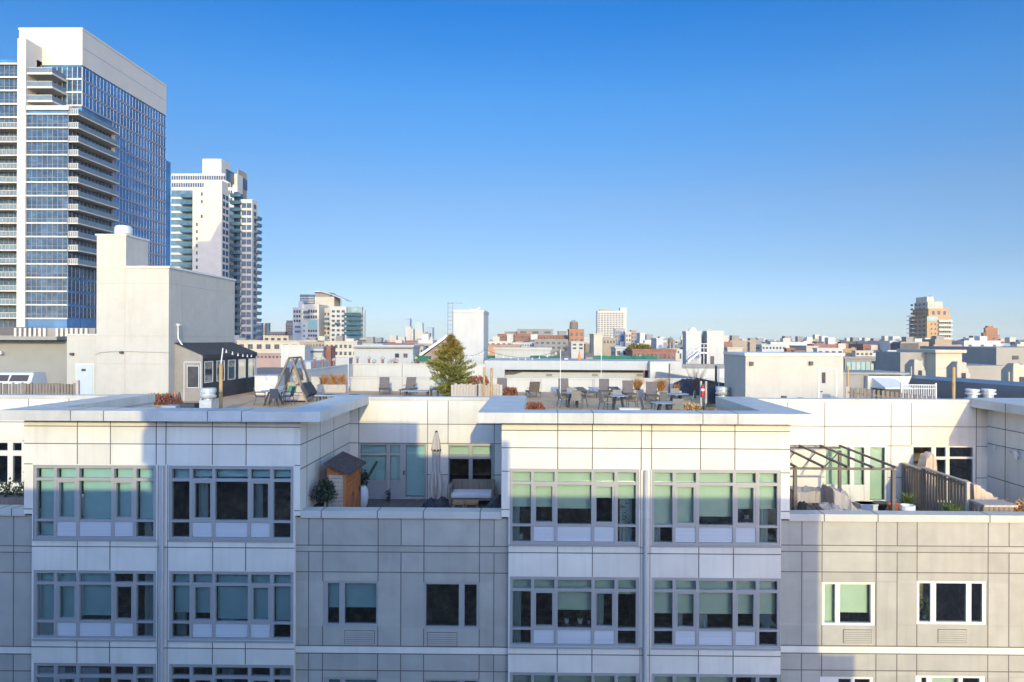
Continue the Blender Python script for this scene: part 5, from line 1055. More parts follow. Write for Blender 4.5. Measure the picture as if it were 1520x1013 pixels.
MB().box(a, c, 35.97, 36.03, zt - 0.04, zt).build('top_rail', 'white_metal', wr); MB().box(a, c, 35.98, 36.02, zt - 0.22, zt - 0.19).build('rail', 'white_metal', wr)
for xx in (a, c): MB().box(xx - 0.03, xx + 0.03, 35.96, 36.04, ZDECK, zt + 0.08).build('post', 'white_metal', wr)
hb_ = thing('roof_hatch', 'white hooded roof hatch with a dark opening on the right neighbouring roof', 'hatch', (X(1320, 42, 570), 42, ZDECK)); hx0, hx1, hxa = X(1288, 42, 570), X(1353, 42, 570), X(1338, 42, 570); zt = at(1320, 558.5, 42).z
MB().prism([(hx0, ZDECK - 1), (hxa - 0.3, ZDECK - 1), (hx1, zt), (hx0, zt)], 42, 44).build('wall', 'white_wall', hb_)
q0, q1 = X(1292, 42, 570), X(1338, 42, 570); zq0, zq1 = at(1310, 575.5, 42).z, at(1310, 561, 42).z
MB().hexa([(q0 + 0.2, 40.6, zq0), (q1 - 0.1, 40.6, zq0), (q1 - 0.2, 42, zq0), (q0, 42, zq0), (q0 + 0.2, 40.6, zq0 + 0.08), (q1 - 0.1, 40.6, zq0 + 0.08), (q1 - 0.5, 41.99, zq1), (q0 + 0.1, 41.99, zq1)]).build('hood', 'white_metal', hb_)
MB().box(q0 + 0.15, q1 - 0.3, 40.8, 41.98, zq0 - 0.5, zq0 - 0.003).build('opening', 'frame_brown', hb_)
nb = MB(); a, c = X(1253, 42.5, 570), X(1288, 42.5, 570); nb.box(a - 0.4, c, 42.4, 46, ZDECK - 3, at(1270, 556, 42.5).z); nb.box(a - 0.5, c + 2.4, 42.3, 46.1, at(1270, 556, 42.5).z, at(1270, 553, 42.5).z); solid(nb, 'rooftop_block', 'grey_stucco', 'low grey flat-roofed block left of the white roof hatch', 'building')
# long blue-grey metal roof edge running to the right, with stepped gables
mat('zinc', (0.16, 0.19, 0.24), 0.35, 0.1, 1.0, metal=0.5); mat('cream_stucco', (0.42, 0.385, 0.31), 0.85, 0.05, 1.5)
mr = thing('metal_parapet', 'long dark blue metal-clad parapet running off to the right edge', 'wall', (X(1450, 40, 570), 42, -10)); A = at(1350, 560, 46); B_ = at(1560, 575, 33.5); A2 = at(1352, 565, 46); B2 = at(1560, 586, 33.5)
MB().hexa([(A.x, A.y, -9), (B_.x, B_.y, -9), (B_.x + 2, B_.y + 4, -9), (A.x + 2, A.y + 4, -9), (A.x, A.y, A2.z), (B_.x, B_.y, B2.z), (B_.x + 2, B_.y + 4, B2.z), (A.x + 2, A.y + 4, A2.z)]).build('wall', 'zinc', mr)
MB().hexa([(A.x, A.y - 0.25, A2.z + 0.003), (B_.x, B_.y - 0.25, B2.z + 0.003), (B_.x + 1.2, B_.y + 2, B2.z + 0.2), (A.x + 1.2, A.y + 2, A2.z + 0.2), (A.x, A.y - 0.2, A.z - 0.06), (B_.x, B_.y - 0.2, B_.z - 0.06), (B_.x + 1.2, B_.y + 2, B_.z + 0.05), (A.x + 1.2, A.y + 2, A.z + 0.05)]).build('coping', 'zinc', mr)
def gable(px0, px1, pyt, pyb, Y, label):
    """stepped stucco dormer, front in shade towards the left"""
    a, c = X(px0, Y, 540), X(px1, Y, 540); zt, zb = at(px0, pyt, Y).z, at(px0, pyb, Y).z; W = c - a; Hh = zt - zb
    t = thing('stepped_dormer', label, 'dormer', ((a + c) / 2, Y, zb))
    xl = c - W * 0.25
    poly = [(xl, zb - 2), (c + W * 1.2, zb - 2), (c + W * 1.2, zb + Hh * 0.05), (c + W * 0.95, zb + Hh * 0.1), (c + W * 0.95, zb + Hh * 0.34), (c + W * 0.8, zb + Hh * 0.42), (c + W * 0.8, zb + Hh * 0.56), (c + W * 0.1, zt), (xl, zt)]
    MB().prism(poly, Y, Y + 0.45).build('stepped_wall', 'cream_stucco', t)
    D_ = 0.026 * Y; g_ = MB(); i = [(xl - 0.02, Y + 0.02, zb - 2), (xl - 0.02, Y + D_, zb - 2), (xl - 0.02, Y + D_, zt - 0.34 * Hh), (xl - 0.02, Y + D_ * 0.45, zt), (xl - 0.02, Y + 0.02, zt - 0.06 * Hh)]
    k_ = [(x + W * 0.9, y, z) for x, y, z in i]; g_.face(i[::-1]); g_.face(k_)
    for q in range(5): g_.face([i[q], i[(q + 1) % 5], k_[(q + 1) % 5], k_[q]])
    g_.build('gable_wall', 'cream_stucco', t)
    MB().box(xl - 0.12, xl - 0.022, Y + 0.25, Y + 0.45, zb - 2, zb + Hh * 0.6).build('pilaster', 'cream_stucco', t)
    MB().box(c + W * 0.15, c + W * 0.5, Y - 0.06, Y - 0.003, zb - 2, zb + Hh * 0.38).build('window', 'tarp_dark', t)
gable(1347, 1361, 534, 560, 50, 'first stepped stucco dormer, left of the cream penthouse'); gable(1409, 1425, 537, 564, 47, 'second stepped stucco dormer, beside the lone tan post'); gable(1488, 1510, 539.5, 572, 42, 'third and nearest stepped stucco dormer at the right edge')
ph = thing('penthouse_block', 'cream stucco penthouse with flat cap below the brown tower', 'building', (X(1395, 62, 530), 64, -10)); a, m_x, c = X(1361, 64, 530), X(1389, 60, 530), X(1428, 60, 530); z0, z1 = -12, at(1400, 524, 60).z
MB().box(m_x, c, 60, 66, z0, z1).build('wall', 'cream_stucco', ph); MB().box(X(1386, 60, 530), c + 0.25, 59.75, 66.2, z1, at(1400, 519.5, 60).z).build('roof_cap', 'cream_stucco', ph)
MB().box(m_x - 2.2, m_x - 0.003, 61.5, 66, z0, z1 + 0.0).build('side_wall', 'grey_stucco', ph); MB().box(X(1384, 60, 552), c + 0.2, 59.5, 60.0, at(1400, 556, 60).z - 1, at(1400, 547, 60).z).build('ledge', 'cream_stucco', ph)
nb = MB(); a, c = X(1425, 60, 550), X(1478, 60, 550); nb.box(a, X(1500, 62, 550), 62, 70, -12, at(1450, 543, 62).z); solid(nb, 'rooftop_block', 'grey_stucco', 'low grey-beige wall between the second and third stepped dormers', 'building')  # grey stucco puts the shade on this cream wall into its colour
nb = MB(); a = X(1479, 75, 520); nb.box(a, a + 30, 75, 90, -14, at(1500, 516, 75).z); p = at(1507, 531, 75); nb.box(p.x - 0.3, p.x + 0.3, 74.9, 75, p.z - 0.2, p.z + 0.2, 1); solid(nb, 'rooftop_block', ['grey_stucco', 'dark_metal'], 'plain grey block rising at the right edge behind the stepped dormers', 'building')
# ================================================================== towers and the city
mat('tower_white', (0.47, 0.45, 0.41), 0.6, 0.05, 0.3); mat('tower_cream', (0.50, 0.46, 0.39), 0.7, 0.08, 0.3); mat('tower_soffit', (0.34, 0.30, 0.26), 0.8, 0.05, 0.4)
mat('mullion_grey', (0.40, 0.42, 0.45), 0.5, 0.05, 0.5); mat('mullion_dark', (0.20, 0.20, 0.23), 0.5, 0.05, 0.5)
mat('tower_glass', (0.022, 0.06, 0.12), 0.22, 0.5, 0.3, spec=0.35, spot=(0.09, 0.15, 0.21), spot_amt=0.55, stretch=(1, 1, 2))
mat('tower_glass_deep', (0.03, 0.13, 0.29), 0.2, 0.4, 0.12, spec=0.5, spot=(0.10, 0.23, 0.42), spot_amt=0.35, stretch=(1, 1, 1))
mat('wing_glass', (0.06, 0.14, 0.20), 0.25, 0.4, 0.5, spec=0.4); mat('rail_glass', (0.11, 0.16, 0.20), 0.3, 0.2, 0.8, spec=0.4)
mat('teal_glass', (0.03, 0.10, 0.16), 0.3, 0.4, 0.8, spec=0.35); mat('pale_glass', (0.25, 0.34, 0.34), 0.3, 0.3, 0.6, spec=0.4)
mat('window_dark', (0.05, 0.06, 0.08), 0.35, 0.6, 0.8, spec=0.25, spot=(0.13, 0.14, 0.16), spot_amt=0.6)
mat('brick_red', (0.25, 0.12, 0.09), 0.9, 0.15, 0.8, spot=(0.22, 0.10, 0.07)); mat('brick_orange', (0.31, 0.15, 0.09), 0.9, 0.12, 0.6); mat('brick_tan', (0.38, 0.25, 0.135), 0.9, 0.1, 0.6); mat('brick_pink', (0.32, 0.225, 0.195), 0.9, 0.1, 0.6)
mat('city_cream', (0.43, 0.385, 0.315), 0.85, 0.1, 0.4); mat('city_white', (0.45, 0.44, 0.42), 0.8, 0.08, 0.4); mat('city_grey', (0.23, 0.22, 0.21), 0.9, 0.1, 0.4); mat('city_tan', (0.30, 0.24, 0.18), 0.9, 0.1, 0.4); mat('city_dark', (0.10, 0.095, 0.10), 0.9, 0.15, 0.4)
mat('roof_orange', (0.38, 0.22, 0.13), 0.85, 0.15, 0.5); mat('netting_green', (0.03, 0.13, 0.085), 0.9, 0.3, 1.0); mat('mint_green', (0.25, 0.42, 0.36), 0.8, 0.1, 0.6)
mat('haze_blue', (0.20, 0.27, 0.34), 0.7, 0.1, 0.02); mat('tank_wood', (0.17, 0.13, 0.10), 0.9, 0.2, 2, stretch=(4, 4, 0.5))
G = -24.0
def windows(par, rects, m='window_dark', name='window', d=0.08, most=100):
    """rects: ('f', x0, x1, z0, z1, Y) on a front, ('r'/'l', y0, y1, z0, z1, X) on a side; each a part of its own"""
    cache = {}; extra = MB(); o_ = OFF[par]
    for i, (pl, a, c, z0, z1, q) in enumerate(rects):
        if i >= most:
            if pl == 'f': extra.box(a, c, q - d, q, z0, z1)
            elif pl == 'r': extra.box(q, q + d, a, c, z0, z1)
            else: extra.box(q - d, q, a, c, z0, z1)
            continue
        k = (pl, round(c - a, 2), round(z1 - z0, 2))
        if k not in cache:
            mb = MB(); w_, h_ = (c - a), (z1 - z0)
            if pl == 'f': mb.box(o_.x, o_.x + w_, o_.y - d, o_.y, o_.z, o_.z + h_)
            elif pl == 'r': mb.box(o_.x, o_.x + d, o_.y, o_.y + w_, o_.z, o_.z + h_)
            else: mb.box(o_.x - d, o_.x, o_.y, o_.y + w_, o_.z, o_.z + h_)
            o = mb.build(name, m, par); cache[k] = o
        else:
            o = cache[k].copy(); COL.objects.link(o)
        o.location = ((a, q, z0) if pl == 'f' else (q, a, z0)) - o_ if False else Vector((a, q, z0) if pl == 'f' else (q, a, z0)) - o_
    if extra.f:
        o = extra.build(name, m, par); o['kind'] = 'stuff'
def grid(pl, a, c, z0, z1, q, cols, rows, wf=0.6, hf=0.55, skip=None):
    out = []
    for r in range(rows):
        for k in range(cols):
            if skip and skip(k, r): continue
            cw, rh = (c - a) / cols, (z1 - z0) / rows
            out.append((pl, a + cw * (k + 0.5 - wf / 2), a + cw * (k + 0.5 + wf / 2), z1 - rh * (r + 0.5 + hf / 2), z1 - rh * (r + 0.5 - hf / 2), q))
    return out
def band(par, pl, a, c, z0, z1, q, n, gm, mm, mw=0.08, d=0.12, name='window_band', mid=False):
    """one storey of ribbon windows: glass and its mullions"""
    mb = MB()
    def bx(u0, u1, v0, v1, w0, w1, mi):
        if pl == 'f': mb.box(u0, u1, q - w1, q - w0, v0, v1, mi)
        else: mb.box(q + w0, q + w1, u0, u1, v0, v1, mi)
    bx(a, c, z0, z1, 0, d, 0)
    for k in range(n + 1): u = a + (c - a) * k / n; bx(u - mw / 2, u + mw / 2, z0, z1, d, d + 0.06, 1)
    if mid: bx(a, c, z0 + (z1 - z0) * 0.3, z0 + (z1 - z0) * 0.3 + 0.07, d, d + 0.05, 1)
    return mb.build(name, [gm, mm], par)
# ------------------------------------------------------------------ the tall glass tower at left
Y1 = 161.0; P = lambda px, Y=Y1: at(px, 300, Y).x; Q = lambda py, Y=Y1, px=60: at(px, py, Y).z
t1 = thing('glass_tower', 'tall blue glass tower with white crown and balconies at far left', 'tower', (P(70), 180, G))
XR = P(100.5); X0, XL, XP0, XP1 = P(-60), P(27.5), P(26.5), P(39)
YM, YE = 166.0, 203.7; ZC = Q(97, YM, 121); ZT = Q(44.5, YM, 121); ZW = Q(160); FH = 20.4 / 1050 * Y1
core = MB(); core.box(XP1, XR - 0.25, Y1 + 0.25, YM, G, ZW); core.box(XP1, XR - 0.25, YM + 0.25, YE, G, ZC); core.box(X0, XP1, Y1 + 3.2, YE, G, Q(88, Y1 + 3))
core.build('tower_core', 'tower_glass_deep', t1)
cr1 = MB(); cr1.box(P(27.5, YM), XR, YM, YE, ZC, ZT); cr1.box(P(27.5, YM) - 0.1, XR + 0.1, YM - 0.1, YE + 0.1, ZT, ZT + 0.5); cr1.box(P(27.5, YM), XR + 0.05, YM - 0.06, YE, Q(70, YM, 121) - 0.12, Q(70, YM, 121) + 0.12, 1)
cr1.build('crown', ['tower_white', 'mullion_grey'], t1)
MB().box(XP0, XP1, Y1 - 0.3, YM + 1, G, Q(58)).build('pier', 'tower_white', t1)
zs = [Q(473 + 0) + FH * k for k in range(16)]
for k, z in enumerate(zs):        # lower wing: slabs, bands, balconies
    MB().box(XP1, XR + 0.02, Y1 - 0.15, Y1 + 0.3, z - 0.16, z + 0.16).build('floor_slab', 'tower_white', t1)
    if z + FH < ZW + 1: 
        band(t1, 'f', XP1, XR, z + 0.16, z + FH - 0.16, Y1 + 0.25, 8, 'tower_glass', 'mullion_dark', 0.10, mid=True)
        band(t1, 'r', Y1 + 0.3, 178, z + 0.3, z + FH - 0.3, XR - 0.25, 12, 'tower_glass', 'mullion_dark', 0.12)
    if 4 <= k:
        bl_ = MB().box(XR - 0.1, XR + 2.3, Y1 + 0.2, 177, z - 0.14, z + 0.14).build('balcony', 'tower_white', t1)
        rl = MB(); rl.box(XR + 2.2, XR + 2.28, Y1 + 0.25, 177, z + 0.2, z + 1.2); rl.box(XR, XR + 2.2, Y1 + 0.25, Y1 + 0.33, z + 0.2, z + 1.2); rl.box(XR, XR + 2.32, Y1 + 0.2, Y1 + 0.24, z + 1.2, z + 1.3, 1)
        for q in range(5): rl.box(XR + 0.5 * q, XR + 0.5 * q + 0.12, Y1 + 0.18, Y1 + 0.25, z + 0.16, z + 1.2, 1)
        rl.build('railing', ['rail_glass', 'tower_white'], bl_)
tp_ = MB(); tp_.box(XP1 - 0.1, XR + 0.3, Y1 - 0.3, YM, ZW - 0.6, ZW + 0.4); tp_.box(XR, XR + 0.3, YM, 178, ZW - 0.6, ZW + 0.4); tp_.box(XR, XR + 0.5, 177.3, 178.3, ZW - 7, ZW + 0.3); tp_.build('terrace_edge', 'tower_white', t1)
MB().box(XR, XR + 0.35, 177.6, 178.3, G, ZW - 7).build('corner_post', 'mullion_dark', t1)
nfl = 27; k = 0; z = ZC - 0.4
while z > Q(478, YM) and k < nfl:      # long right side of the main slab, one band a storey
    ya = 178.3 if z - 2 < ZW + 0.3 else YM
    band(t1, 'r', ya, YE, z - FH + 0.45, z, XR - 0.25, int((YE - ya) / 1.35), 'tower_glass_deep', 'mullion_grey', 0.11)
    MB().box(XR - 0.2, XR - 0.05, ya, YE, z - FH, z - FH + 0.45).build('spandrel', 'mullion_dark', t1)
    if z - 2 > ZW: band(t1, 'f', P(76, YM), XR, z - FH + 0.45, z, YM + 0.25, 6, 'tower_glass', 'mullion_grey', 0.12); MB().box(P(40, YM), XR, YM - 0.05, YM + 0.2, z - FH + 0.05, z - FH + 0.45).build('spandrel', 'tower_white', t1)
    z -= FH; k += 1
ex_ = MB(); ex_.box(XR - 8, XR - 0.05, YE, YE + 2.6, G, Q(238, YE, 250)); ex_.build('rear_wing', 'tower_glass_deep', t1)
for py in (107.5, 128, 148.5):
    z = Q(py); o = MB().box(XP1, P(76.5), Y1 + 0.1, YM, z - 0.45, z).build('balcony', 'tower_white', t1); rl = MB(); rl.box(XP1, P(76), Y1 + 0.15, Y1 + 0.22, z + 0.02, z + 1.1); rl.box(P(75.5), P(76), Y1 + 0.22, YM, z + 0.02, z + 1.1); rl.box(XP1, P(76), Y1 + 0.1, Y1 + 0.145, z + 1.1, z + 1.2, 1); rl.build('railing', ['rail_glass', 'tower_white'], o)
MB().box(XP1 + 0.0, P(62, YM), YM - 0.4, YM - 0.06, ZW, ZC).build('recess_wall', 'tower_soffit', t1)
zl_ = [Q(88) - FH * k for k in range(20)]      # wing left of the pier
for k, z in enumerate(zl_):
    MB().box(X0, XL, Y1 + 2.6, Y1 + 3.0, z - 0.2, z + 0.2).build('floor_slab', 'tower_white', t1)
    band(t1, 'f', X0, XL, z - FH + 0.2, z - 0.2, Y1 + 3.2, 12, 'tower_glass', 'mullion_dark', 0.10, mid=True)
    if k >= 5:
        o = MB().box(X0, P(24), Y1 + 0.6, Y1 + 3.0, z - 0.16, z + 0.14).build('balcony', 'tower_white', t1); rl = MB(); rl.box(X0, P(23.5), Y1 + 0.7, Y1 + 0.78, z + 0.22, z + 1.2); rl.box(X0, P(23.5), Y1 + 0.62, Y1 + 0.70, z + 1.2, z + 1.3, 1)
        for q in range(10): xx = P(23.5) - q * 0.9; rl.box(xx - 0.06, xx, Y1 + 0.60, Y1 + 0.69, z + 0.2, z + 1.2, 1)
        rl.build('railing', ['rail_glass', 'tower_white'], o)
pdm = MB(); pdm.box(X0, P(142, 150), 150, 160.5, G, Q(487, 150)); pdm.box(X0, P(50, 150), 149.8, 150, Q(498, 150), Q(486, 150), 1)
for k in range(14): xx = P(24, 150) + k * 1.05 + (1.6 if k > 6 else 0); pdm.box(xx, xx + 0.5, 149.5, 149.8, Q(500, 150), Q(487.5, 150), 2)
pdm.build('podium', ['city_grey', 'city_dark', 'tower_white'], t1)
# ------------------------------------------------------------------ second tower
Y2 = 300.0; P = lambda px, Y=Y2: at(px, 380, Y).x; Q = lambda py, Y=Y2, px=310: at(px, py, Y).z
t2 = thing('apartment_tower', 'cream and glass apartment tower with teal balconies behind the lift bulkhead', 'tower', (P(320), 315, G))
F2 = 10.6 / 1050 * Y2
MB().box(P(285.5), P(329), Y2, 307, G, Q(279)).build('slab_wall', 'tower_cream', t2); MB().box(P(302), P(329) + 0.02, Y2 - 0.05, 306, Q(279), Q(268)).build('slab_top', 'tower_cream', t2)
MB().box(P(254, 330), P(352, 330), 330, 336, G, Q(258, 330)).build('rear_block', 'tower_white', t2); MB().box(P(300, 332), P(328, 332), 332, 342, Q(258, 330), Q(236, 332)).build('roof_box', 'tower_white', t2)
MB().box(P(336, 322), P(365, 345), 322, 345, Q(268, 322), Q(251, 322)).build('rear_crown', 'tower_glass', t2); MB().box(P(352, 335), P(366, 345), 335, 345, G, Q(251, 335)).build('rear_stair', 'city_tan', t2)
for k in range(4): band(t2, 'f', P(254, 330), P(345, 330), Q(261 + 11 * k, 330) - 1.9, Q(261 + 11 * k, 330), 330, 26, 'tower_glass', 'tower_white', 0.25)
MB().box(P(254, 306), P(285, 306), 306, 330, G, Q(283, 306)).build('glass_wing', 'wing_glass', t2)
for k in range(22):
    z = Q(290) - F2 * k; MB().box(P(254, 306), P(270, 306), 305.8, 306, z - 0.5, z + 0.4).build('floor_slab', 'tower_white', t2)
    if k < 21:
        o = MB().box(P(267, 303), P(285, 303), 303, 306, z - 0.3, z + 0.2).build('balcony', 'teal_glass', t2); MB().box(P(267, 303), P(285, 303), 303, 303.1, z + 0.22, z + 1.15).build('railing', 'teal_glass', o)
windows(t2, [('f', P(298), P(300.6), Q(291 + d_ ), Q(286 + d_), Y2) for d_ in (0, 11, 33)] + [('f', P(291), P(293.4), Q(336 + 10.6 * k), Q(331 + 10.6 * k), Y2) for k in range(10)], d=0.12)
windows(t2, grid('r', 300.5, 306.5, Q(505), Q(286), P(329), 2, 21, 0.7, 0.66), 'tower_glass', d=0.1)
MB().box(P(329) , P(352, 312), 312, 318, G, Q(285, 312)).build('middle_block', 'tower_glass', t2)
for k in range(21):
    z = Q(293, 312) - F2 * 1.04 * k; o = MB().box(P(341, 309), P(357, 309), 309, 312, z - 0.3, z + 0.2).build('balcony', 'teal_glass', t2); MB().box(P(341, 309), P(357, 309), 309, 309.12, z + 0.22, z + 1.15).build('railing', 'teal_glass', o)
xr2a, xr2b = P(357, 310), P(374, 310)
MB().box(xr2a, xr2b, 310, 316, G, Q(296, 310)).build('right_block', 'tower_cream', t2)
windows(t2, grid('f', xr2a + 0.3, xr2b - 0.2, Q(505), Q(300, 310), 310, 2, 19, 0.86, 0.68) + grid('r', 311, 315, Q(505), Q(300, 310), xr2b, 1, 19, 0.6, 0.6), 'tower_glass', d=0.1)
for k in range(18):
    z = Q(330, 322) - F2 * k; o = MB().box(xr2b, xr2b + 1.5, 312, 317, z - 0.3, z + 0.2).build('balcony', 'teal_glass', t2); MB().box(xr2b + 1.7, xr2b + 1.5, 312, 317, z + 0.22, z + 1.15).build('railing', 'teal_glass', o)
# ------------------------------------------------------------------ mid-rise block with teal balconies
Y3 = 450.0; P = lambda px, Y=Y3: at(px, 470, Y).x; Q = lambda py, Y=Y3, px=490: at(px, py, Y).z
t3 = thing('apartment_block', 'white stepped apartment block with teal corner balconies and curved roof', 'building', (P(487), 465, G)); F3 = 7.1 / 1050 * Y3
MB().box(P(447), P(473.5), Y3, 470, G, Q(452)).build('front_wing', 'tower_cream', t3); MB().box(P(434.5, 455), P(447, 455), 455, 470, G, Q(456.5)).build('left_wing', 'city_white', t3)
MB().box(P(473, 462), P(491, 462), 462, 475, G, Q(456)).build('recess_wall', 'city_white', t3); MB().box(P(490), P(514), Y3 + 0.2, 470, G, Q(455)).build('right_wing', 'city_white', t3)
MB().box(P(513, 454), P(537, 454), 454, 458, G, Q(455)).build('corner_wing', 'pale_glass', t3); MB().box(P(538, 458), P(541, 458), 458, 461, G, Q(459)).build('end_wall', 'city_white', t3)
MB().box(P(467, 470), P(496, 470), 470, 485, Q(456), Q(441, 470)).build('lift_house', 'city_cream', t3)
cv = MB(); pr = [(P(463, 468), Q(434, 468)), (P(475, 468), Q(433.5, 468)), (P(492, 468), Q(438, 468)), (P(513, 468), Q(446.5, 468)), (P(513, 468), Q(445.5, 468)), (P(492, 468), Q(436.8, 468)), (P(475, 468), Q(432.3, 468)), (P(463, 468), Q(432.8, 468))]; cv.prism(pr, 468, 484); cv.build('curved_roof', 'city_white', t3)
MB().box(P(468, 471), P(490, 471), 470.5, 484, Q(441, 471), Q(434.5, 471)).build('roof_wall', 'city_grey', t3); MB().box(P(489, 471), P(496, 471), 471, 484, Q(444, 471), Q(438.5, 471)).build('roof_wall', 'tower_glass_deep', t3); MB().box(P(506, 470), P(506.6, 470), 470, 470.3, Q(456, 470), Q(444, 470)).build('roof_post', 'city_grey', t3)
MB().box(P(445, 500), P(466, 500), 500, 515, G, Q(437.5, 500)).build('rear_tower', 'tower_glass', t3); MB().box(P(443, 496), P(450, 496), 496, 500, G, Q(448, 496)).build('rear_tower', 'mullion_grey', t3)
for k in range(5): band(t3, 'f', P(445, 500), P(466, 500), Q(441.5 + 2.6 * k, 500) - 0.4, Q(441.5 + 2.6 * k, 500), 500, 4, 'tower_white', 'tower_white', 0.1)
MB().box(P(457.5), P(470), Y3 - 0.25, Y3, Q(488), Q(475)).build('glass_bay', 'mint_green', t3)
windows(t3, grid('f', P(457), P(471), Q(475), Q(458), Y3, 4, 2, 0.7, 0.55) + grid('f', P(457), P(471), Q(502), Q(488), Y3, 4, 2, 0.7, 0.5) + grid('f', P(491), P(513), Q(508), Q(459), Y3 + 0.2, 3, 7, 0.6, 0.5) + grid('f', P(435.5, 455), P(446.5, 455), Q(480), Q(459), 455, 3, 3, 0.7, 0.55) + grid('f', P(449), P(454), Q(503), Q(480), Y3, 1, 3, 0.4, 0.3) + grid('f', P(475, 462), P(490, 462), Q(505), Q(462), 462, 3, 6, 0.5, 0.5), d=0.15)
for k in range(6):
    z = Q(468) - F3 * k; o = MB().box(P(511), P(536), Y3 - 0.5, 455, z - 0.4, z + 0.2).build('balcony', 'teal_glass', t3); MB().box(P(511), P(536), Y3 - 0.5, Y3 - 0.35, z + 0.22, z + 1.6).build('railing', 'teal_glass', o)
for px, py in ((455, 465), (455, 472), (484, 475), (484, 482), (502, 482), (443, 487), (443, 494)):
    o = MB().box(P(px - 4), P(px + 4), Y3 - 1.5, Y3 - 0.02, Q(py) - 0.2, Q(py)).build('balcony', 'teal_glass', t3); MB().box(P(px - 4), P(px + 4), Y3 - 1.5, Y3 - 1.4, Q(py) + 0.02, Q(py) + 1.3).build('railing', 'teal_glass', o)
# ------------------------------------------------------------------ brown brick tower at right
Y4 = 480.0; P = lambda px, Y=Y4: at(px, 480, Y).x; Q = lambda py, Y=Y4, px=1390: at(px, py, Y).z
t4 = thing('brick_tower', 'tan brick tower with stepped top and white balconies on the right skyline', 'tower', (P(1390), 492, G)); F4 = 6.5 / 1050 * Y4; xa, xm, xb_ = P(1376), P(1392), P(1412)
MB().box(xa, xb_ - 0.3, Y4, 503, G, Q(470)).build('tower_body', 'brick_tan', t4); MB().box(P(1380), P(1411), Y4 + 1.5, 502, Q(470), Q(458)).build('upper_storeys', 'brick_tan', t4); MB().box(P(1380.5), P(1403), Y4 + 3, 500, Q(458), Q(447.5)).build('upper_storeys', 'city_cream', t4); MB().box(P(1380.5), P(1391), Y4 + 4, 498, Q(447.5), Q(440)).build('roof_house', 'city_cream', t4)
MB().box(P(1387), P(1389), Y4 + 6, Y4 + 7, Q(440), Q(438.5)).build('roof_vent', 'city_dark', t4)
MB().box(xa, xm, Y4 - 0.12, Y4, Q(477), Q(470)).build('glass_storey', 'pale_glass', t4)
windows(t4, grid('f', P(1380), P(1391), Q(520), Q(478), Y4, 2, 6, 0.35, 0.4) + grid('f', P(1383), P(1408), Q(470), Q(459), Y4 + 1.5, 3, 1, 0.45, 0.5) + grid('l', 481, 502, Q(520), Q(448), xa, 4, 11, 0.55, 0.45), 'tower_glass', d=0.15)
windows(t4, grid('f', P(1382), P(1402), Q(457), Q(450), Y4 + 3, 3, 1, 0.6, 0.7), 'pale_glass', d=0.15)
for k in range(8):
    z = Q(477) - F4 * k; o = MB().box(xm, xb_ + 0.3, Y4 - 1.5, Y4 + 4, z - 0.45, z + 0.25).build('balcony', 'tower_white', t4); MB().box(xm, xb_, Y4 - 1.5, Y4 - 1.42, z + 0.27, z + 1.1).build('railing', 'pale_glass', o)
    band(t4, 'f', xm + 0.1, xb_ - 0.4, z - F4 + 0.5, z - 0.6, Y4 - 0.0, 6, 'window_dark', 'brick_tan', 0.3)
for k in range(9):
    z = Q(468) - F4 * k; o = MB().box(xa - 2.2, xa, 495, 502.5, z - 0.3, z + 0.2).build('balcony', 'mullion_grey', t4)
# ------------------------------------------------------------------ other skyline buildings, each with its windows
def bld(name, label, cat, px0, px1, py, Y, m, depth=12, cols=0, rows=0, wf=0.55, hf=0.5, zfrac=(0.06, 0.9), pyb=None, wm='window_dark', cap=True, grp=None, side=0, extra=None):
    if not side:      # only the sides the photo shows have room to show
        ed = max(0, 800 - px1, px0 - 800); lim = max(2.5, 0.16 * (px1 - px0)); depth = max(2.0, min(depth, lim * Y / max(1, ed - lim)))
    a, c = at(px0, py, Y).x, at(px1, py, Y).x; z1 = at((px0 + px1) / 2, py, Y).z; zb = at((px0 + px1) / 2, pyb, Y).z if pyb else None
    t = thing(name, label, cat, ((a + c) / 2, Y + depth / 2, G), grp)
    MB().box(a, c, Y, Y + depth, G, z1).build('wall', m, t)
    s_ = 0.05 if name in ('bulkhead', 'stair_block', 'rooftop_block') else max(0.15, (c - a) * 0.012)
    if cap: MB().box(a - s_, c + s_, Y - s_, Y + depth + s_, z1, z1 + max(0.25, Y * 0.0012)).build('parapet', m, t)
    r = []
    if cols: r += grid('f', a, c, zb if zb is not None else G, z1 - (z1 - (zb if zb is not None else G)) * zfrac[0], Y, cols, rows, wf, hf)
    if side: r += grid('r' if (px0 + px1) / 2 < 800 else 'l', Y + 1, Y + depth - 1, zb if zb is not None else G, z1 - 0.3, c if (px0 + px1) / 2 < 800 else a, side, rows, wf, hf)
    if r: windows(t, r, wm, d=max(0.06, Y * 0.0003))
    return t, a, c, z1
def roofbox(t, px0, px1, py, pyb, Y, d, m, name='roof_house'):
    MB().box(at(px0, py, Y).x, at(px1, py, Y).x, Y, Y + d, at(px0, pyb, Y).z, at(px0, py, Y).z).build(name, m, t)
w5, a, c, z1 = bld('hotel_slab', 'white slab block with fine balcony grid standing alone on the centre skyline', 'building', 887, 926, 463, 600, 'city_white', 14, 9, 13, 0.72, 0.5, (0.03, 0), 500, wm='window_dark')
roofbox(w5, 921, 930, 457, 500, 603, 12, 'tower_white', 'stair_tower'); roofbox(w5, 890, 910, 459.5, 463, 602, 8, 'city_tan'); roofbox(w5, 886, 889, 466, 500, 602, 10, 'mullion_grey', 'side_wall')
ob_, a, c, z1 = bld('brick_tower', 'orange brick stepped tower far off at the right edge', 'tower', 1463, 1481, 488, 700, 'brick_orange', 5, 5, 8, 0.35, 0.35, pyb=516)
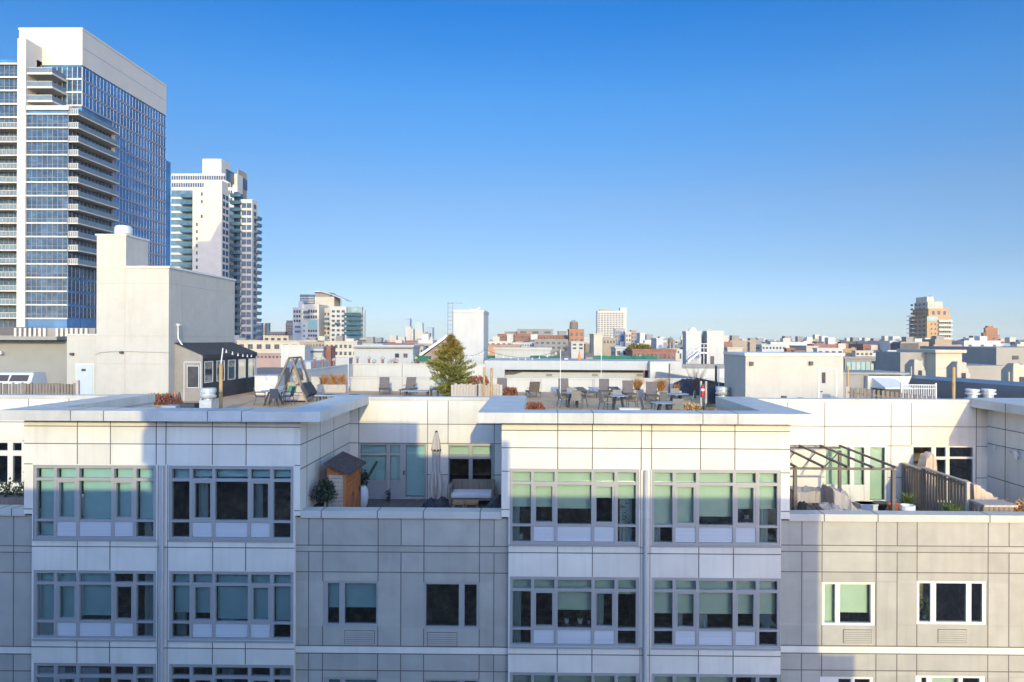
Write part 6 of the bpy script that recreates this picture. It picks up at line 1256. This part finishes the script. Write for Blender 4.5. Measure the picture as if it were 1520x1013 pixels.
for q in ((1466, 1475, 484, 488), (1460, 1463.2, 494, 520), (1457, 1460.2, 502, 520), (1480.8, 1484, 497, 520)): roofbox(ob_, q[0], q[1], q[2], q[3], 701, 4, 'brick_orange', 'setback')
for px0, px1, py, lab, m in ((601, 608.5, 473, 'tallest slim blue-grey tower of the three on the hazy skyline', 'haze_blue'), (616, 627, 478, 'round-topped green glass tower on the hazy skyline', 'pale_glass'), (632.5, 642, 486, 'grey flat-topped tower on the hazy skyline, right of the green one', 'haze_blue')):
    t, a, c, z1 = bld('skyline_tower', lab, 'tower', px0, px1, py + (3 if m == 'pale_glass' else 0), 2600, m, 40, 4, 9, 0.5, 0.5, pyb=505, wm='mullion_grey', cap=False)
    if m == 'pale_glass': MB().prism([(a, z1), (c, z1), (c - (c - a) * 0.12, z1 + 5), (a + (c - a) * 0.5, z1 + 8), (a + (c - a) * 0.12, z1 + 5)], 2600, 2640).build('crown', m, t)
for px0, px1, py, lab in ((601.5, 610, 485, 'pale cream tower before the tallest blue-grey skyline tower'), (618, 627.5, 489, 'pale cream tower before the green skyline tower'), (609.5, 613.5, 488, 'thin grey-green tower between the two pale cream skyline towers'), (628, 633, 493, 'small dull tower left of the grey flat-topped one')):
    bld('skyline_tower', lab, 'tower', px0, px1, py, 2400, 'city_cream' if 'cream' in lab else 'haze_blue', 30, 3, 5, 0.4, 0.4, pyb=508, wm='mullion_grey', cap=False)
B = [  # name, label, px0, px1, py, Y, material, depth, cols, rows, pyb, side
 ('office_tower', 'dark blue slab just right of the cream tower', 379, 388, 481, 420, 'tower_glass_deep', 14, 3, 5, 505, 0),
 ('apartment_building', 'tan block peeping out right of the dark blue slab', 387, 393.5, 482, 520, 'city_tan', 14, 2, 6, 505, 0),
 ('office_tower', 'narrow teal glass tower right of the tan block', 393.5, 399, 481, 560, 'teal_glass', 14, 2, 5, 505, 0),
 ('brick_building', 'low reddish brick range between the teal tower and the white block', 400, 423, 494, 500, 'brick_pink', 14, 6, 2, 506, 0),
 ('brick_tower', 'pinkish brick tower with blue glass top left of the white block', 424, 434, 481, 520, 'brick_pink', 14, 3, 6, 506, 0),
 ('warehouse', 'cream upper block with one dark window below the skyline at left', 391, 428, 499.5, 230, 'city_cream', 16, 4, 1, 508, 0),
 ('warehouse', 'long cream warehouse with small red and green windows at left', 352, 470, 507, 190, 'city_cream', 20, 9, 1, 522, 0),
 ('warehouse', 'brownish flat warehouse below the white apartment block', 445, 482, 509, 180, 'city_tan', 20, 8, 1, 517, 0),
 ('warehouse', 'cream building with tall openings right of the brownish warehouse', 482, 530, 508, 175, 'city_cream', 20, 7, 2, 530, 0),
 ('row_building', 'cream low block with a grey band right of the teal balconies', 540, 555, 504, 300, 'city_cream', 14, 3, 1, 512, 0),
 ('row_building', 'white low block at the foot of the empty sky left of the hazy towers', 555, 571, 506, 280, 'city_white', 14, 0, 0, None, 0),
 ('brick_building', 'low red-brown row behind the reddish lean-to at left', 375, 420, 527, 120, 'brick_pink', 20, 8, 1, 533, 0),
 ('rooftop_block', 'tall white stucco block behind the swing frame', 417, 452.5, 515.5, 80, 'white_wall', 6, 0, 0, None, 0),
 ('rooftop_block', 'maroon box right of the white stucco block', 480.5, 491, 517, 85, 'brick_red', 5, 0, 0, None, 0),
 ('rooftop_building', 'long low white building with two small dark windows left of the evergreen', 525.5, 613, 515.5, 90, 'white_wall_cool', 10, 0, 0, None, 0),
 ('rooftop_block', 'small white block with dark slot left of the sloped white roof', 613.5, 628, 517.5, 95, 'city_white', 8, 3, 1, 524, 0),
 ('bulkhead', 'tall white windowless rooftop block right of the evergreen', 673.5, 718, 464, 66, 'white_wall_cool', 7, 0, 0, None, 0),
 ('rooftop_building', 'pale penthouse hung with string lights right of the tall white block', 735, 817, 519.5, 76, 'white_wall_cool', 8, 0, 0, None, 0),
 ('brick_building', 'small red brick building with tall windows left of the white chimney', 738.5, 752, 497, 260, 'brick_red', 14, 5, 1, 504, 0),
 ('row_building', 'white narrow chimney block between two red brick buildings', 752.5, 762.5, 497.5, 258, 'city_white', 10, 0, 0, None, 0),
 ('brick_building', 'long red brick factory with a row of arched windows', 763.5, 792, 497, 255, 'brick_red', 14, 10, 2, 510, 0),
 ('brick_building', 'dark red brick factory wing right of the arched windows', 792.5, 846, 499, 250, 'brick_red', 14, 12, 1, 506, 0),
 ('factory_penthouse', 'grey flat penthouse above the red brick factory', 768, 821, 490, 280, 'city_grey', 14, 3, 1, 497, 0),
 ('factory_penthouse', 'low grey roof box above the small red brick building', 749, 768, 493.5, 285, 'city_grey', 12, 0, 0, None, 0),
 ('factory_penthouse', 'small grey roof box left of the water tank tower', 829, 841, 493, 284, 'city_grey', 12, 0, 0, None, 0),
 ('brick_tower', 'orange brick stair tower carrying the water tank', 845, 867, 490, 240, 'brick_orange', 12, 3, 3, 520, 0),
 ('row_building', 'white row with small arched openings in front of the brick factory', 760, 793, 510, 200, 'city_white', 12, 9, 2, 519, 0),
 ('row_building', 'white low building with orange base right of the tall white block', 720, 760, 508, 205, 'city_white', 12, 5, 1, 514, 0),
 ('row_building', 'long orange-brown roofed shed behind the pale penthouse', 719, 772, 513.5, 170, 'roof_orange', 12, 0, 0, None, 0),
 ('row_building', 'grey stucco building under the dark red factory wing', 793, 842, 505, 190, 'city_grey', 14, 6, 2, 520, 0),
 ('row_building', 'white cottage with four windows below the brick water tank tower', 848, 867, 508.5, 180, 'city_white', 10, 2, 2, 520, 0),
 ('row_building', 'beige tall block with blue shaded side in front of the white slab', 881.5, 894.5, 497, 170, 'city_cream', 14, 0, 0, None, 2),
 ('row_building', 'taupe low building right of the beige tall block', 895, 914, 503, 200, 'city_tan', 14, 4, 1, 512, 0),
 ('office_building', 'dark glass block right below the white slab', 913, 928, 489, 300, 'tower_glass_deep', 14, 4, 4, 515, 0),
 ('row_building', 'beige block to the right of the dark glass block', 928.5, 937, 494, 290, 'city_cream', 14, 2, 3, 515, 0),
 ('brick_building', 'narrow pink brick block on the skyline right of the white slab', 937.5, 944.5, 491.5, 310, 'brick_pink', 12, 2, 4, 515, 0),
 ('row_building', 'bright white block with blue shaded side right of the pink brick', 950, 959, 495.5, 330, 'city_white', 12, 0, 0, None, 1),
 ('row_building', 'low white sheds in front of the taupe building', 914, 932, 517.5, 120, 'city_white', 8, 2, 1, 530, 2),
 ('brick_building', 'long low red brick building behind the green netting', 939, 1003, 521, 110, 'brick_red', 12, 10, 1, 536, 0),
 ('row_building', 'slim white block with a knob on top left of the small water tank', 974.5, 984.5, 503.5, 210, 'city_white', 10, 0, 0, None, 1),
 ('stair_block', 'left pale stair block with a domed vent, beside the white steps', 1018.5, 1041, 495, 82, 'white_wall_cool', 7, 0, 0, None, 0),
 ('stair_block', 'right pale stair block with a dark doorway, beside the white steps', 1049.5, 1074.5, 494.5, 82, 'white_wall_cool', 7, 0, 0, None, 0),
 ('rooftop_block', 'recessed dim wall between the two pale stair blocks', 1040.5, 1050, 496.5, 86, 'city_grey', 3, 0, 0, None, 0),  # grey stands for the shade in the gap
 ('row_building', 'cream flat building with dark side right of the stair blocks', 1080, 1102, 517.5, 150, 'city_cream', 12, 0, 0, None, 2),
 ('row_building', 'tan slim block with white pitched neighbour on the right skyline', 1113, 1122, 509, 190, 'city_tan', 10, 0, 0, None, 0),
 ('row_building', 'white low building right of the blue gap on the right skyline', 1131, 1166, 513, 200, 'city_white', 14, 7, 1, 520, 2),
 ('brick_building', 'small salmon red building in the middle of the right rooftops', 1168, 1179, 518.5, 170, 'brick_orange', 10, 2, 1, 526, 0),
 ('brick_building', 'second lower salmon building just right of the first', 1179.5, 1194, 522, 165, 'brick_orange', 10, 3, 1, 527, 0),
 ('row_building', 'cream block with blue left side above the cream bulkhead', 1197, 1214, 515, 180, 'city_cream', 12, 0, 0, None, 2),
 ('row_building', 'pale long building with blue shaded windows above the bulkhead door', 1213, 1252, 518.5, 160, 'city_white', 12, 4, 1, 528, 0),
 ('brick_building', 'tan wooden-looking low block right of the cream bulkhead', 1253, 1270, 519, 190, 'brick_tan', 12, 0, 0, None, 0),
 ('row_building', 'cream stepped terrace block right of the tan low block', 1270, 1296, 522, 185, 'city_cream', 12, 4, 1, 529, 0),
 ('row_building', 'white and cream house group left of the brown tower', 1318, 1342, 522, 140, 'city_white', 12, 4, 1, 540, 0),
 ('brick_building', 'mauve low brick building above the white hatch', 1311, 1348, 541, 70, 'brick_pink', 8, 0, 0, None, 0),
 ('row_building', 'blue-grey flat block between the penthouse and the mint house', 1428, 1459, 521, 130, 'city_grey', 10, 0, 0, None, 0),
 ('row_building', 'white row house with small windows below the blue-grey block', 1425, 1462, 533, 100, 'city_white', 8, 5, 1, 544, 0),
 ('row_house', 'mint green house with white pilasters near the right edge', 1460, 1478, 521, 105, 'mint_green', 8, 4, 2, 545, 0),
 ('apartment_building', 'cream block on the far skyline right of the orange tower', 1484, 1505, 511, 400, 'city_cream', 14, 4, 1, 516, 0),
 ('apartment_building', 'dark block touching the frame on the far right skyline', 1509, 1530, 506, 500, 'city_dark', 14, 3, 2, 516, 0),
 ('apartment_building', 'tiny dark block with pale side on the skyline right of the cream bulkhead', 1257, 1262, 508, 600, 'city_dark', 14, 0, 0, None, 0),
 ('apartment_building', 'pair of cream blocks on the skyline above the bulkhead', 1184, 1196, 507.5, 420, 'city_cream', 14, 3, 2, 518, 2),
 ('apartment_building', 'cream block with dark left side right of the cream pair', 1207, 1215, 507, 430, 'city_cream', 14, 0, 0, None, 2),
]
for name, lab, p0, p1, py, Y, m, d, cols, rows, pyb, side in B:
    t, a, c, z1 = bld(name, lab, 'building', p0, p1, py, Y, m, d, cols, rows, pyb=pyb, side=side)
    if 'blue glass top' in lab: roofbox(t, 425, 434, 476, 481, Y + 1, 10, 'tower_glass', 'glass_top')
    if 'two small dark windows' in lab:
        windows(t, [('f', at(q, 527, Y).x, at(q + 6, 527, Y).x, at(q, 531, Y).z, at(q, 525, Y).z, Y) for q in (586.5, 599)]); roofbox(t, 525, 614, 514.5, 517, Y - 0.35, 0.3, 'city_grey', 'eaves')
    if 'tall white windowless' in lab:
        dm = MB(); p = at(700, 463, 68); dm.lathe((p.x, 69, z1), [(0.42, 0), (0.42, 0.3), (0.36, 0.42), (0.15, 0.5)], 14); dm.bar((p.x + 0.3, 69, z1 + 0.3), (p.x + 0.75, 69, z1 + 0.62), 0.1, 0.1); dm.build('roof_vent', 'white_metal', t)
        ld = MB(); xx = a - 0.15
        for dx_ in (-0.45, 0): ld.box(xx + dx_, xx + dx_ + 0.05, 66.2, 66.25, z1 - 2.2, z1 + 0.9)
        for k in range(8): ld.box(xx - 0.45, xx + 0.05, 66.2, 66.24, z1 - 2 + 0.4 * k, z1 - 1.96 + 0.4 * k)
        ld.box(xx - 0.45, xx + 1.0, 66.2, 66.25, z1 + 0.85, z1 + 0.9); ld.build('ladder', 'city_grey', t)
    if 'domed vent' in lab:
        p = at(1028, 490, 85); MB().lathe((p.x, 85, z1), [(0.5, 0), (0.5, 0.35), (0.42, 0.6), (0.2, 0.75)], 16).build('roof_vent', 'white_metal', t); MB().box(at(1034, 495, 84).x, at(1036, 495, 84).x, 84, 84.2, z1, z1 + 0.25).build('chimney', 'city_dark', t)
    if 'dark doorway' in lab: MB().box(at(1054.5, 535, 82).x, at(1060, 535, 82).x, 81.94, 82, at(1057, 545, 82).z, at(1057, 529, 82).z).build('door', 'city_dark', t)
    if 'four windows' in lab or 'knob' in lab: roofbox(t, (p0 + p1) / 2 - 1.5, (p0 + p1) / 2 + 1, py - 4, py, Y + 3, 2, 'city_grey', 'chimney')
# grey box as the white block's shaded right side, shade put into its colour
sd_, a, c, z1 = bld('rooftop_block', 'grey box for the shaded right side of the white stucco block, with a pale square panel', 'building', 453.5, 480, 517.5, 84, 'city_grey', 6)
MB().box(at(460, 530, 84).x, at(478, 530, 84).x, 83.9, 84, at(470, 539, 84).z, at(470, 524, 84).z).build('panel', 'city_white', sd_); MB().box(at(453, 520, 84).x, at(481, 520, 84).x, 83.7, 84, at(470, 521, 84).z, at(470, 518, 84).z).build('eaves', 'mullion_grey', sd_)
for px, Y, lab in ((500, 100, 'low white flat roof with clutter right of the maroon box'),): bld('rooftop_block', lab, 'building', 484, 518, 534, Y, 'city_white', 8, 0, 0)
# long pale building behind the deck with a dark slot under its eaves
lb2 = thing('rooftop_building', 'long pale building behind the deck with a dark slot under its eaves', 'building', (at(860, 545, 60).x, 63, -12)); a, m0, c = at(719, 545, 60).x, at(749, 545, 60).x, at(1012, 545, 60).x
zt, zs_, zs2 = at(860, 536, 60).z, at(860, 549.5, 60).z, at(860, 554, 60).z
MB().box(a, c, 60, 68, zs_, zt).build('upper_wall', 'white_wall_cool', lb2); MB().box(a, at(957, 560, 60).x, 60.9, 68, -12, zs_ - 0.002).build('lower_wall', 'white_wall_cool', lb2); MB().box(a, m0, 60, 60.9, -12, zs_ - 0.002).build('end_wall', 'white_wall_cool', lb2)
MB().prism([(m0, zs2 - 0.22), (at(762, 555, 60).x, zs2 - 0.2), (at(775, 552, 60).x, zs2 + 0.02), (at(957, 552, 60).x, zs2), (at(957, 552, 60).x, zs_ - 0.003), (m0, zs_ - 0.003)], 60.85, 60.898).build('slot', 'city_dark', lb2)
for q in (811, 880, 947): MB().box(at(q, 557, 60).x, at(q + 9, 557, 60).x, 60.85, 60.9, at(q, 559.5, 60).z, at(q, 556, 60).z).build('vent', 'city_grey', lb2)
MB().box(at(957, 545, 62).x, at(985, 545, 62).x, 59, 60.0, -8, at(970, 537, 59).z).build('end_block', 'white_wall', lb2)
nb = MB(); a, c = at(1000, 545, 70).x, at(1076, 545, 70).x; nb.box(a, c, 70, 71, -12, at(1040, 541, 70).z); solid(nb, 'rooftop_block', 'city_grey', 'low grey wall in front of the two pale stair blocks', 'wall')
nb = MB(); a, c = at(990, 548, 66).x, at(1078, 548, 66).x; nb.box(a, c, 66, 66.4, -12, at(1040, 547.5, 66).z); solid(nb, 'parapet_wall', 'white_wall', 'sunlit white parapet below the two pale stair blocks', 'wall')
# stair between blocks
st = thing('metal_stair', 'white metal steps and railed landing between the two pale stair blocks', 'stairs', (at(1033, 530, 80).x, 80, -6)); A, Bq = at(1020, 537, 80), at(1037, 523, 80)
MB().bar(A, Bq, 0.9, 0.18).build('stringer', 'white_metal', st); MB().box(Bq.x, at(1049, 523, 80).x, 79.5, 81, Bq.z - 0.15, Bq.z).build('landing', 'white_metal', st)
for dz_ in (0.5, 0.95):
    MB().bar(A + Vector((0, -0.45, dz_)), Bq + Vector((0, -0.45, dz_)), 0.05, 0.05).build('handrail', 'white_metal', st); MB().box(Bq.x, at(1049, 523, 80).x, 79.5, 79.56, Bq.z + dz_ - 0.03, Bq.z + dz_ + 0.03).build('handrail', 'white_metal', st)
for xx in (Bq.x, (Bq.x + at(1049, 523, 80).x) / 2, at(1048.5, 523, 80).x): MB().box(xx, xx + 0.06, 79.5, 79.56, Bq.z - 2.2, Bq.z + 0.98).build('post', 'white_metal', st)
# water tanks
def tank(px, pyt, pyb, Y, wpx, label, legs=True):
    p = at(px, pyb, Y); h = at(px, pyt, Y).z - p.z; r = wpx / 2 * Y / 1050; t = thing('water_tank', label, 'water tank', (p.x, Y + r, p.z - 0.5))
    MB().lathe((p.x, Y + r, p.z + h * 0.12), [(r * 0.94, 0), (r, h * 0.02), (r * 0.93, h * 0.62)], 16).build('barrel', 'tank_wood', t); MB().lathe((p.x, Y + r, p.z + h * 0.74), [(r * 1.0, 0), (r * 0.5, h * 0.18), (r * 0.06, h * 0.26)], 16).build('roof', 'city_grey', t)
    for sx_ in (-.6, .6):
        for sy_ in (-.6, .6): MB().box(p.x + sx_ * r - 0.12, p.x + sx_ * r + 0.12, Y + r + sy_ * r - 0.12, Y + r + sy_ * r + 0.12, p.z - (6 if legs else 0.5), p.z + h * 0.12).build('leg', 'city_dark', t)
tank(852, 475, 490, 242, 13, 'wooden water tank with conical cap on the orange brick stair tower'); tank(996, 500, 511, 200, 7.5, 'small dark water tank on legs left of the pale stair blocks')
bld('rooftop_block', 'low red-roofed building under the small water tank', 'building', 988, 1009, 519, 190, 'city_cream', 10, 5, 1, pyb=526)
# green netting fence along the roof behind, cone and plant units
for px0, px1, Y, lab in ((880, 976, 66, 'long green debris netting along the roof edge right of the orange cone'), (787, 834, 69, 'green netting strip left of the dark roof units'), (721, 735, 71, 'short green netting panel between the tall white block and the pale penthouse'), (614, 640, 88, 'green netting panel left of the evergreen')):
    a, c = at(px0, 530, Y).x, at(px1, 530, Y).x; z1 = at((px0 + px1) / 2, 528.5, Y).z; z0 = at((px0 + px1) / 2, 537, Y).z; t = thing('netting_fence', lab, 'fence', ((a + c) / 2, Y, z0)); n = max(2, int((c - a) / 0.35)); mb = MB()
    for k in range(n): u0, u1 = a + (c - a) * k / n, a + (c - a) * (k + 1) / n; y0_, y1_ = Y + 0.05 * math.sin(k * 2.1), Y + 0.05 * math.sin((k + 1) * 2.1); mb.hexa([(u0, y0_, z0), (u1, y1_, z0), (u1, y1_ + .02, z0), (u0, y0_ + .02, z0), (u0, y0_, z1 + 0.03 * math.sin(k)), (u1, y1_, z1 + 0.03 * math.sin(k + 1)), (u1, y1_ + .02, z1 + 0.03 * math.sin(k + 1)), (u0, y0_ + .02, z1 + 0.03 * math.sin(k))])
    mb.build('net', 'netting_green', t)
    for k in range(int((c - a) / 2.2) + 1): xx = a + 2.2 * k; MB().box(xx - 0.04, xx + 0.04, Y + 0.08, Y + 0.14, z0 - 0.3, z1 + 0.1).build('post', 'mullion_grey', t)
p = at(860, 536.5, 63); zt = at(860, 521, 63).z; t = thing('traffic_cone', 'orange cone standing on the long pale roof behind the deck', 'cone', tuple(p)); h = zt - p.z
MB().lathe(p, [(0.24, 0), (0.24, 0.05), (0.17, 0.07), (0.03, h)], 14).build('cone', 'cone_orange', t)
for px0, px1, py, Y, lab in ((836, 846, 527, 64, 'white-fronted dark roof unit left of the orange cone'), (828, 843, 522, 72, 'dark roof unit behind the white-fronted one'), (868, 882, 524, 66, 'dark roof unit just right of the orange cone')):
    a, c = at(px0, 530, Y).x, at(px1, 530, Y).x; z0, z1 = at(px0, 537, Y).z, at(px0, py, Y).z; t = thing('roof_unit', lab, 'air unit', ((a + c) / 2, Y, z0)); MB().box(a, c, Y, Y + 1.2, z0, z1).build('casing', 'city_dark', t, bevel=0.05); MB().box(a + 0.1, c - 0.15, Y - 0.04, Y, z0 + 0.05, z0 + (z1 - z0) * 0.5).build('grille', 'city_white' if 'fronted' in lab and 'behind' not in lab else 'city_grey', t)
# sloped white roof with pinkish gable left of the evergreen
A, Bq = at(627, 524, 92), at(667, 493, 92); C_ = at(690, 510, 92)
gr2 = thing('gable_roof', 'steep white roof edge over a pinkish gable, left of the evergreen top', 'building', (Bq.x, 95, -10)); MB().prism([(A.x, -12), (C_.x, -12), (C_.x, C_.z), (Bq.x, Bq.z - 0.6), (A.x, A.z - 0.5)], 92, 100).build('gable_wall', 'brick_pink', gr2); MB().bar((A.x - 0.3, 95.8, A.z - 0.35), (Bq.x + 0.2, 95.8, Bq.z - 0.2), 8.6, 0.32).build('roof_slope', 'white_metal', gr2)
# rooftop clutter at left between awning and swing
a, c = at(375, 548, 62).x, at(418, 548, 62).x
lt = MB(); lt.box(a, c, 62, 64, -8, at(400, 547, 62).z); solid(lt, 'rooftop_block', 'city_tan', 'low tan roof between the black awning and the swing', 'building')
lt = MB(); lt.box(a, c, 70, 76, -8, at(400, 537, 70).z); solid(lt, 'rooftop_block', 'city_white', 'low white roof behind the tan one, between the black awning and the swing', 'building')
# glazed building with hatch
gl, a, c, z1 = bld('glazed_building', 'low building with a pale glass front right of the cream bulkhead', 'building', 1254, 1309, 533, 85, 'city_grey', 10)
for k in range(7): u0, u1 = a + 0.2 + (c - a - 0.4) * k / 7, a + 0.1 + (c - a - 0.4) * (k + 1) / 7; MB().box(u0, u1, 84.92, 85, at(1280, 552, 85).z, z1 - 0.4).build('window', 'pale_glass' if k % 3 else 'mint_green', gl)
# clumps of trees among the roofs
def crown_tree(px, py, pyb, Y, wpx, label, m='leaf_green', n=900, name='tree'):
    p = at(px, (py + pyb) / 2, Y); r = wpx / 2 * Y / 1050; h = (pyb - py) / 2 * Y / 1050; t = thing(name, label, 'tree', (p.x, Y, G)); k_ = Y / 110
    leaf_blob((p.x, Y, p.z), r, r * 0.8, h, n, 0.42 * k_, rnd, 0.25, lump=0.5).build('crown', m, t); MB().cyl((p.x, Y, G), (p.x, Y, p.z), 0.3, 0.15, 7).build('trunk', 'bark', t)
for px, py, pyb, w__, lab in ((939, 513, 524, 15, 'left of three olive trees above the red brick building'), (951, 512, 524, 15, 'middle of three olive trees above the red brick building'), (961, 514, 525, 12, 'right of three olive trees above the red brick building')): crown_tree(px, py, pyb, 115, w__, lab, 'leaf_olive', 700)
crown_tree(1331, 523, 533, 200, 10, 'dark tree between the white house group and the penthouse', 'leaf_dark', 400); crown_tree(1094, 506, 516, 420, 16, 'bare dark tree clump right of the stair blocks', 'bark', 400)
# spires and masts on the horizon
for px, py, Y, w__, lab in ((1165, 500, 500, 3.5, 'left dark church spire on the right skyline'), (1172, 500, 520, 3.5, 'right church spire with pale base on the right skyline'), (1190.5, 500, 560, 2.2, 'left of two thin masts on the right skyline'), (1197.5, 499, 560, 2.2, 'right of two thin masts on the right skyline'), (1140.5, 504.5, 380, 1.6, 'single dark vent pipe on the right skyline'), (1082.5, 500, 480, 2.2, 'thin dark mast right of the stair blocks'), (1324, 504, 800, 5, 'grey domed church tower left of the brown tower')):
    p = at(px, py, Y); r = w__ / 2 * Y / 1050; mb = MB(); mb.box(p.x - r, p.x + r, Y, Y + 2 * r, G, p.z - 4 * r); mb.lathe((p.x, Y + r, p.z - 4 * r), [(r * 0.9, 0), (r * 0.5, 2 * r), (0.02, 4 * r)], 8); solid(mb, 'church_spire' if 'church' in lab else 'mast', 'city_dark' if 'dark' in lab or 'mast' in lab else 'city_tan', lab, 'spire' if 'church' in lab else 'mast')
for px, py, wpx, Y, lab in ((1460, 511, 60, 900, 'far bridge arch'),): pass
# far-off rooftops that read as one mass, and the wooded rise at the horizon
rc_ = random.Random(21); far = MB()
for k in range(7000):
    Y = 230 * (14 ** rc_.random()); px = rc_.uniform(-40, 1560); x = at(px, 505, Y).x; w_ = rc_.uniform(4, 11) * (1 + Y / 2200); d = rc_.uniform(8, 16); hgt = rc_.choice((7, 9, 9, 11, 12, 13, 15)) + (rc_.random() ** 8) * 16
    zt = G + hgt
    pt = 505 + (rc_.triangular(-2.5, 9, 4) if px > 1060 else rc_.triangular(-1, 9, 5)); zt = min(zt + 8, at(px, pt, Y).z)
    mi = rc_.choice((0, 1, 1, 1, 2, 3, 4, 4, 5, 6, 6))
    far.box(x - w_ / 2, x + w_ / 2, Y, Y + d, G, zt, mi)
    if rc_.random() < 0.5: xx = x + rc_.uniform(-.3, .3) * w_; far.box(xx - 1.2, xx + 1.2, Y + 2, Y + 5, zt, zt + rc_.uniform(1, 2.6), rc_.choice((0, 1, 4)))
    if rc_.random() < 0.6:
        n = int(w_ / 3)
        for q in range(n): xx = x - w_ / 2 + w_ * (q + 0.5) / n; far.box(xx - 0.5, xx + 0.5, Y - 0.05, Y, zt - 3, zt - 1.3, 6)
structure(far, 'distant_rooftops', ['city_cream', 'city_white', 'brick_red', 'brick_pink', 'city_grey', 'city_tan', 'city_dark'], 'stuff')
tl = MB(); rc_ = random.Random(4)
for k in range(5200):
    px = rc_.uniform(-60, 1580); Y = rc_.uniform(900, 3600); x = at(px, 505, Y).x; hgt = rc_.uniform(9, 16); s_ = rc_.uniform(4, 9)
    p = Vector((x, Y, G + hgt * rc_.uniform(0.5, 1))); a = Vector((rc_.uniform(-1, 1), rc_.uniform(-.5, .5), rc_.uniform(-.3, .6))) * s_; b_ = Vector((rc_.uniform(-.5, .5), rc_.uniform(-.4, .4), 1)) * s_ * 0.6
    tl.face([p - a, p + b_, p + a, p - b_], k % 2)
mat('far_trees', (0.10, 0.07, 0.055), 0.95, 0.4, 0.02); mat('far_trees_green', (0.06, 0.07, 0.035), 0.95, 0.4, 0.02)
structure(tl, 'far_woods', ['far_trees', 'far_trees_green'], 'stuff')

# the thin winter air over the city
hz = MB(); hz.box(-5050, 5050, -230, 6050, -25, 88)
mh = bpy.data.materials.new('air_haze'); mh.use_nodes = True; M['air_haze'] = mh; n_ = mh.node_tree.nodes; n_.remove(n_["Principled BSDF"])
vp = n_.new("ShaderNodeVolumePrincipled"); vp.inputs["Color"].default_value = (1.0, 0.97, 0.88, 1); vp.inputs["Density"].default_value = 0.00007; vp.inputs["Anisotropy"].default_value = 0.0
mh.node_tree.links.new(vp.outputs[0], n_["Material Output"].inputs["Volume"]); structure(hz, 'haze', 'air_haze', 'stuff')
